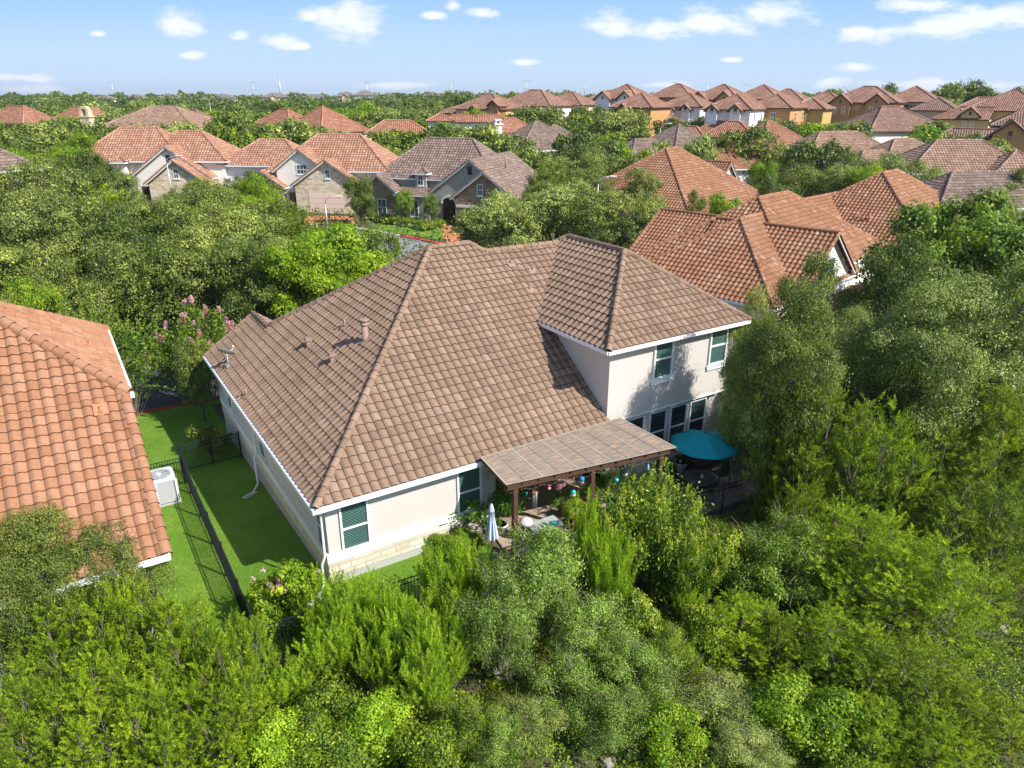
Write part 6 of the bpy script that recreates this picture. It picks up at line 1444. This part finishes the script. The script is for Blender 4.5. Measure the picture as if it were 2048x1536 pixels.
# --- lime feathery bushes along the back fence
for px, pt, Y, W, k, lb in ((655, 1165, 17.6, 2.0, 'bac0', 'lime feathery bush at the left end of the back fence'), (735, 1165, 17.4, 1.7, 'bac0', 'lime feathery bush second from the left along the back fence'), (880, 1100, 18.4, 1.6, 'bac1', 'darker feathery bush below the end of the back lawn'), (945, 1085, 18.8, 1.6, 'bac1', 'feathery bush behind the twiggy scrub, left side'),
                            (820, 1215, 16.2, 1.9, 'bac0', 'tall lime plume bush in the open, left of the twiggy scrub'), (885, 1235, 15.8, 1.8, 'bac0', 'lime plume bush right next to the tall open one'), (1195, 1065, 18.8, 1.3, 'bac1', 'slim lime plume behind the twiggy scrub, right side'), (1235, 1085, 18.2, 1.5, 'bac1', 'lime plume left of the yellow-spiked shrub'), (1175, 1010, 19.6, 1.0, 'bac1', 'thin lime plume at the patio edge'), (560, 1330, 15.0, 1.3, 'bac1', 'pale feathery weed right of the corner junipers'), (695, 1185, 16.8, 1.8, 'bac0', 'lime feathery bush in front of the first two on the left'), (780, 1190, 16.9, 1.7, 'bac0', 'lime feathery bush third from the left along the fence'), (640, 1250, 16.0, 1.5, 'bac1', 'short lime feathery bush nearest the fence corner'), (850, 1300, 15.0, 1.7, 'bac0', 'nearest of the tall open lime plume bushes'), (930, 1180, 17.0, 1.5, 'bac1', 'darker lime plume touching the twiggy scrub'), (1100, 1120, 18.6, 1.2, 'bac1', 'thin lime plume seen through the twiggy scrub'), (750, 1275, 15.6, 1.3, 'bac1', 'small lime plume in front of the fence row')):
    T(px, pt, Y, W, k, 'l_bac', lb)
# --- near left: junipers and the dark oak over the orange roof
T(70, 1020, 17.0, 4.2, 'noak1', 'l_oakd', 'dark oak whose twigs reach over the orange roof edge'); T(230, 1080, 16.9, 2.4, 'scrub0', 'l_oakd', 'smaller dark oak right of the one over the orange eaves', name='oak_tree')
T(0, 1050, 16.6, 4.4, 'noak1', 'l_oakd', 'dark oak cut by the left edge under the orange roof')
T(15, 1135, 15.8, 2.6, 'scrub0', 'l_oakd', 'small dark oak filling the left edge above the junipers', name='oak_tree'); T(95, 1195, 15.2, 3.0, 'ncedar0', 'l_jun', 'juniper at the left edge of the bottom left thicket'); T(235, 1160, 15.4, 2.8, 'ncedar1', 'l_jun', 'pointed juniper in the middle of the bottom left thicket'); T(340, 1185, 15.0, 2.8, 'ncedar0', 'l_jun', 'juniper third from the left, in front of the lawn strip')
T(455, 1225, 14.6, 2.6, 'ncedar1', 'l_jun', 'juniper at the right end of the bottom left thicket'); T(170, 1310, 13.4, 2.8, 'ncedar2', 'l_jun', 'low front juniper at bottom left'); T(300, 1350, 13.2, 2.6, 'ncedar1', 'l_jun', 'low front juniper second from the left'); T(440, 1370, 13.4, 2.4, 'ncedar0', 'l_jun', 'low front juniper at the right of the bottom left group')
T(20, 1340, 13.2, 2.4, 'ncedar0', 'l_jun', 'front juniper in the bottom left corner')
T(690, 1420, 13.6, 1.8, 'leafy0', 'l_myr', 'bright leafy sapling in the vines at the bottom left of centre', name='sapling', cat='plant', H=1.1); T(600, 1420, 13.8, 1.9, 'leafy0', 'l_elm', 'lime leafy weed clump beside the corner junipers', name='weed_clump', cat='plant', H=1.0)
for px, pt, Y, W, k, mt, lb in ((650, 1385, 14.0, 1.8, 'leafy0', 'l_ivy', 'vine mound at the bottom, left of the plume bushes'), (760, 1400, 13.8, 1.9, 'leafy0', 'l_bac', 'bright leafy weeds below the nearest plume bush'), (850, 1440, 13.2, 1.7, 'leafy0', 'l_ivy', 'round-leaved vine patch at the bottom'), (560, 1440, 13.3, 1.9, 'leafy0', 'l_bac', 'lime weeds at the bottom left of centre'), (940, 1400, 13.8, 1.8, 'scrub1', 'l_ivy', 'green scrub between vines and twiggy scrub'),
   (1230, 1400, 13.7, 1.9, 'scrub1', 'l_scrub', 'pale scrub right of bottom centre'), (1350, 1250, 16.0, 1.7, 'scrub1', 'l_ivy', 'green weedy bush at the clearing edge'), (1420, 1200, 17.0, 1.6, 'leafy0', 'l_ivy', 'low leafy weeds in the clearing'), (1290, 1180, 17.6, 1.6, 'leafy0', 'l_sum', 'glossy low shrub under the yellow-spiked one'), (1520, 1130, 18.2, 1.9, 'leafy0', 'l_myr', 'leafy bush under the small junipers'),
   (1480, 1060, 19.6, 1.8, 'leafy0', 'l_ivy', 'sunlit weeds beside the bare sandy patch'), (1560, 1230, 16.4, 2.2, 'ncedar1', 'l_jund', 'small dark juniper right of the ragged one'), (1760, 1400, 13.6, 2.4, 'ncedar2', 'l_jun', 'lime juniper on the bottom edge at right'), (1880, 1420, 13.2, 2.4, 'ncedar2', 'l_jun', 'feathery juniper on the bottom edge near the corner'), (1350, 1420, 13.5, 1.6, 'leafy0', 'l_elm', 'small yellow-green bush between the scrubs on the bottom edge'), (1000, 1440, 13.2, 1.6, 'scrub1', 'l_scrub', 'low pale scrub at the bottom edge, left of centre')):
    T(px, pt, Y, W, k, mt, lb, name='bush')
# --- middle ground between the houses
MID = [(1010, 385, 66, 9.5, 'l_grey', 'broad grey-green oak behind the roof ridge, left half'), (1115, 355, 68, 9, 'l_grey', 'broad grey-green oak behind the roof ridge at its top'), (1210, 370, 66, 9, 'l_oak', 'broad oak behind the roof ridge around the street lamp'), (1290, 385, 64, 6.5, 'l_oak', 'right shoulder of the oak mass, before the terracotta house'), (960, 420, 68, 5.5, 'l_oakd', 'dark low tree beside the terracotta driveway')]
for px, pt, Y, W, mt, lb in MID: T(px, pt, Y, W, ok(), mt, lb)
T(1395, 385, 66, 2.8, 'oak0', 'l_oakd', 'small brownish tree in front of the terracotta house'); T(1450, 380, 63, 4, 'elm1', 'l_elm', 'light green tree left of the rust gable, under the white side gable')
for px, pt, Y, W, mt in [(1130, 310, 84, 7, 'l_oak'), (1190, 300, 86, 8, 'l_oak'), (1250, 310, 84, 7, 'l_oak'), (1095, 330, 80, 6, 'l_jund'), (1215, 330, 78, 7, 'l_oak'), (1290, 330, 76, 5, 'l_oak'), (1190, 275, 98, 9, 'l_oakd'), (1155, 250, 102, 7, 'l_oakd'), (1290, 290, 96, 6, 'l_jund'), (1240, 275, 104, 6, 'l_elm'), (1090, 300, 94, 6, 'l_oakd'), (1050, 285, 96, 6, 'l_oak'),
                         (1530, 315, 88, 5, 'l_elm'), (1600, 325, 80, 8, 'l_oakd'), (1660, 325, 78, 7, 'l_oak'), (1560, 345, 74, 5, 'l_oakd'), (1720, 310, 84, 8, 'l_oak'), (1790, 310, 82, 8, 'l_grey'), (1850, 325, 78, 6, 'l_oak'), (1700, 345, 76, 6, 'l_oakd'), (1640, 270, 96, 7.5, 'l_oakd'), (1500, 245, 104, 9, 'l_oakd'), (1455, 260, 110, 5, 'l_oak'), (1560, 285, 100, 6, 'l_oak'), (1400, 265, 100, 6, 'l_grey'), (1335, 280, 98, 5, 'l_oak'),
                         (1750, 330, 74, 6, 'l_elm'), (1265, 214, 140, 8, 'l_oak'), (1350, 232, 140, 7, 'l_oakd'), (1225, 215, 138, 8, 'l_oak'), (1405, 232, 142, 7, 'l_elm'), (1180, 205, 150, 8, 'l_oakd'), (1590, 236, 128, 7, 'l_oakd'), (1650, 240, 125, 9, 'l_elm'), (1700, 240, 122, 9, 'l_oakd'), (1540, 232, 132, 7, 'l_oak'), (1880, 240, 118, 9, 'l_oakd'), (1860, 250, 110, 8, 'l_elm'), (1930, 262, 104, 7, 'l_oakd'), (1090, 205, 150, 9, 'l_oak'), (1045, 212, 150, 8, 'l_oakd'), (960, 215, 152, 7, 'l_elm'), (2000, 270, 100, 7, 'l_oak'), (2040, 400, 62, 6, 'l_grey'), (2030, 330, 70, 4, 'l_oakd'),
                         (890, 240, 112, 8, 'l_oakd'), (960, 245, 108, 8, 'l_oak'), (1000, 265, 100, 6, 'l_oak'), (830, 262, 112, 8, 'l_oak'), (770, 262, 112, 8, 'l_oakd'), (700, 265, 108, 8, 'l_oak'), (640, 250, 112, 9, 'l_oak'), (575, 235, 112, 9, 'l_oak'), (510, 240, 108, 10, 'l_oakd'), (450, 215, 116, 11, 'l_oakd'), (540, 265, 102, 7, 'l_jund'), (480, 262, 102, 7, 'l_jund'), (655, 262, 104, 7, 'l_jund'), (745, 285, 104, 6, 'l_oak'), (800, 290, 100, 6, 'l_oak'), (980, 300, 98, 6, 'l_oak'),
                         (60, 262, 92, 9, 'l_oakd'), (130, 262, 88, 8, 'l_elm'), (180, 262, 92, 6, 'l_oakd'), (95, 240, 108, 9, 'l_oak'), (20, 240, 104, 9, 'l_oak'), (165, 240, 108, 9, 'l_oakd'), (115, 310, 80, 7, 'l_oakd'), (40, 300, 86, 8, 'l_elm'), (190, 300, 82, 5, 'l_oakd'), (430, 245, 100, 6, 'l_jund'), (1040, 330, 90, 6, 'l_oak'), (1000, 340, 88, 5, 'l_oakd'), (1070, 360, 76, 5.5, 'l_oak'), (410, 268, 104, 5, 'l_oakd')]:
    T(px, pt, Y, W, (ok() if 'jun' not in mt else 'cedar%d' % rr.randrange(3)) if Y < 92 else 'far%d' % rr.randrange(4), mt)
# --- tree belts further off (individual trees to 260 m, then one wooded mass)
frng = np.random.default_rng(9); boxes = [(h_[2][0], h_[2][1]) for h_ in HPOS]
far_n = 0
cand = []
for Yb in np.arange(106, 262, 6.5):
    n_ = int(Yb * 1.75 / 10.5)
    for i in range(n_):
        x = (i + .5 + frng.uniform(-.4, .4)) / n_ * Yb * 1.75 - Yb * .875; y = Yb + frng.uniform(-3, 3); cand.append((x, y))
for x, y in cand:
    dmin = min(math.hypot(x - bx, y - by - 3) for bx, by in boxes)
    if dmin < 9.5: continue
    px, _ = PIX((x, y, 10))
    if px > 1180 and y < 200 and dmin < 14 and frng.random() < .5: continue
    if px > 1150 and y < 175 and frng.random() < .25: continue
    if far_n > 225: break
    mt = ['l_oak', 'l_oakd', 'l_oak', 'l_oakd', 'l_jund', 'l_elm', 'l_grey'][frng.integers(0, 7)]
    H = frng.uniform(3.8, 8.6); far_n += 1
    if px > 1180: H *= .85
    tree('far%d' % frng.integers(0, 4), mt, x, y, H, frng.uniform(8, 12))
# a few taller skyline trees on the right
for px, pt, Y, W in ((1776, 165, 190, 9), (1900, 165, 200, 12), (1935, 158, 205, 12), (1980, 172, 200, 10), (1690, 176, 200, 14), (1650, 186, 190, 9), (2046, 172, 190, 8), (1120, 180, 230, 12), (1100, 190, 215, 10), (925, 183, 300, 14)):
    T(px, pt, Y, W, 'far1', 'l_oakd', cat='tree')
def wood(name, label, Y0, Y1, n, seed, hmin, hmax, size, per, xf=1.0, mat='l_oakd'):
    rng = np.random.default_rng(seed); y = rng.uniform(Y0, Y1, n); x = (rng.random(n) - .5) * y * 1.9 * xf; g = groundv(x, y); H = rng.uniform(hmin, hmax, n); R = rng.uniform(4, 8, n)
    for bx, by in boxes:
        k = np.hypot(x - bx, (y - by)) < 11; H[k] *= .45
    i = np.repeat(np.arange(n), per); d = unit(rng, n * per); d[:, 2] = np.abs(d[:, 2]); rad = rng.uniform(.75, 1.05, n * per)
    C = np.stack([x[i] + d[:, 0] * R[i] * rad, y[i] + d[:, 1] * R[i] * rad, g[i] + H[i] * (.35 + .62 * d[:, 2] * rad)], 1)
    A, B = leaves_at(rng, C, size, .75, .5); tone = rng.normal(.48, .12, n)[i] + rng.normal(0, .12, n * per)
    o = link(name, leaf_mesh(name, C, A, B, tone, M[mat])); tag(o, label, 'woods', kind='stuff')
wood('distant_woods', 'dark wooded belt filling the land before the skyline', 262, 620, 1500, 3, 5, 8.5, 1.0, 150)
wood('horizon_woods', 'faint wooded land along the horizon', 620, 2600, 1700, 4, 6, 10, 3.2, 70, mat='l_oak')
# --- ground cover
def scatter(name, label, n, seed, inside, size, hfun, mat, aspect=.6, up=.8, cat='undergrowth', upright=False, bb=(-16, 22, 8, 26)):
    rng = np.random.default_rng(seed); x = rng.uniform(bb[0], bb[1], n); y = rng.uniform(bb[2], bb[3], n); k = inside(x, y, rng); x, y = x[k], y[k]; n = len(x)
    z = groundv(x, y) + hfun(x, y, rng); C = np.stack([x, y, z], 1)
    if upright:
        up_ = norm(np.stack([rng.normal(0, .35, n), rng.normal(0, .35, n), np.ones(n)], 1)); s = size * rng.uniform(.6, 1.3, n)[:, None] * .5; A = up_ * s; B = norm(np.cross(up_, unit(rng, n))) * s * aspect
    else: A, B = leaves_at(rng, C, size, aspect, up)
    tone = .48 + .22 * np.sin(x * 1.7 + 1.3 * np.sin(y * 1.1)) * np.sin(y * 1.9 + x * .6) + rng.normal(0, .14, n)
    o = link(name, leaf_mesh(name, C, A, B, tone, M[mat])); tag(o, label, cat, kind='stuff'); return o
def loc_ab(x, y): dx, dy = x - MH.o[0], y - MH.o[1]; return dx * MH.y[0] + dy * MH.y[1], dx * MH.x[0] + dy * MH.x[1]
BUMPS = np.random.default_rng(21).uniform([-14, 9, .45, .25], [20, 24, 1.5, 1.05], (150, 4))
def mounds(x, y):
    h = np.zeros(len(x))
    for bx, by, br, bh in BUMPS: h = np.maximum(h, bh * np.clip(1 - ((x - bx) ** 2 + (y - by) ** 2) / br ** 2, 0, 1) ** .6)
    return h
def outside_yard(x, y, rng):
    a, b = loc_ab(x, y); d = np.sin(x * 1.1 + 2 * np.sin(y * .8)) + np.sin(y * 1.3 - x * .5 + 1); return (a < -2.7 - .07 * np.clip(b, 0, 30)) & (rng.random(len(x)) < .45 + .5 * (d > -.6))
scatter('undergrowth', 'tangle of low leafy vines and weeds covering the ground behind the fence', 560000, 11, outside_yard, .075, lambda x, y, r: mounds(x, y) * r.uniform(.55, 1.08, len(x)) + .12 * r.random(len(x)) + .02, 'l_ivy')
scatter('dry_brush', 'dead twigs and straw between the weeds', 60000, 12, outside_yard, .17, lambda x, y, r: r.random(len(x)) * .25, 'l_dry', .06, .3, 'brush')
def on_lawn(x, y, rng):
    a, b = loc_ab(x, y); return ((b > -12) & (b < .25) & (a > -2.0) & (a < 21.5)) | ((b >= .25) & (b < 6) & (a > -2.4) & (a < .2)) 
scatter('grass', 'mown lawn grass between the two houses and behind the back fence', 330000, 13, on_lawn, .055, lambda x, y, r: r.random(len(x)) * .015 + .04, 'l_grass', .3, cat='grass', upright=True, bb=(-32, 2, 14, 42))
def off_street(x, y, rng):
    a, b = loc_ab(x, y); return (a > 31) & (rng.random(len(x)) < .8)
scatter('thicket_floor', 'leafy undergrowth beneath the trees beyond the street', 90000, 14, off_street, .30, lambda x, y, r: r.random(len(x)) * .8, 'l_oakd', cat='undergrowth', bb=(-50, 60, 36, 110))
# dead snags with bare pale twigs
def snag(px, py, h, label, seed):
    w = GG(px, py); rng = np.random.default_rng(seed); b = MB()
    def grow(p, v, l, r, dep):
        q = p + v * l; mid = (p + q) / 2 + rng.normal(0, .05, 3) * l; b.tube([p, mid, q], [r, r * .8, r * .55], 4, cap=False)
        if dep:
            for _ in range(rng.integers(2, 4)): grow(p + (q - p) * rng.uniform(.4, 1), norm(v + rng.normal(0, .6, 3)), l * rng.uniform(.5, .8), r * .5, dep - 1)
    for _ in range(3): grow(np.zeros(3), norm(np.array([rng.normal(0, .4), rng.normal(0, .4), 1.0])), h * .45, .02, 4)
    tag(b.build('dead_shrub', M['bark_l'], None, tuple(w)), label, 'dead shrub')
snag(1540, 1450, 1.5, 'bare pale snag at the bottom edge right of centre', 1); snag(1650, 1330, 1.6, 'leafless grey branches left of the low juniper mass', 2); snag(130, 1500, 1.2, 'bare tangled twigs inside the bottom left junipers', 3)
snag(1740, 1120, 2.2, 'pale bare limbs showing through the feathery junipers', 4); snag(790, 1510, .8, 'little dead shrub in the vines at the bottom', 5); snag(1330, 1400, 1.0, 'dry brown shrub in the bottom centre scrub', 6)
# --- labels of the remaining trees from what they stand beside
from collections import defaultdict
bucket = defaultdict(list)
for root, mat, w, H in AUTO:
    px, py = PIX(w); bestl = None
    for hx, hy, hw, txt in HPOS:
        if abs(np.linalg.norm(hw[:2] - w[:2])) > 60 and 'skyline' not in txt: continue
        d = abs(hx - px) + 2.0 * abs(hy - py) + .8 * np.linalg.norm(hw[:2] - w[:2])
        if bestl is None or d < bestl[0]: bestl = (d, hx, hw, txt)
    if bestl is None: rel = 'out in the distant tree belt'; 
    else:
        _, hx, hw, txt = bestl; dy_ = w[1] - hw[1]; dx_ = w[0] - hw[0]
        rel = ('behind the ' if dy_ > abs(dx_) else 'before the ' if -dy_ > abs(dx_) * .8 else 'left of the ' if dx_ < 0 else 'right of the ') + txt.replace('the ', '').strip()
    bucket[DESC.get(mat, 'tree') + ' ' + rel].append((px, root))
ORD = ['first', 'second', 'third', 'fourth', 'fifth', 'sixth', 'seventh', 'eighth', 'ninth', 'tenth', 'eleventh', 'twelfth', 'thirteenth', 'fourteenth', 'fifteenth']
for k, lst in bucket.items():
    lst.sort(key=lambda t: t[0])
    for i, (px, root) in enumerate(lst):
        lb = k if len(lst) == 1 else (ORD[min(i, 14)] + ' from left, ' + k)
        ws = lb.split()
        root['label'] = ' '.join(ws[:16]); root['group'] = 'trees between and beyond the houses'

# --- thin summer haze over the whole neighbourhood
m, nt = mat_new('haze_air'); o_ = nt.nodes.new('ShaderNodeOutputMaterial'); v_ = nt.nodes.new('ShaderNodeVolumePrincipled')
v_.inputs['Color'].default_value = (.82, .90, 1, 1); v_.inputs['Density'].default_value = .00013; v_.inputs['Anisotropy'].default_value = .2
L(nt, v_.outputs[0], o_.inputs['Volume'])
b = MB(); b.box(-4600, 4600, -420, 6100, -6, 62); o = b.build('haze', m); o['kind'] = 'stuff'; o['label'] = 'thin pale summer haze over the far houses'
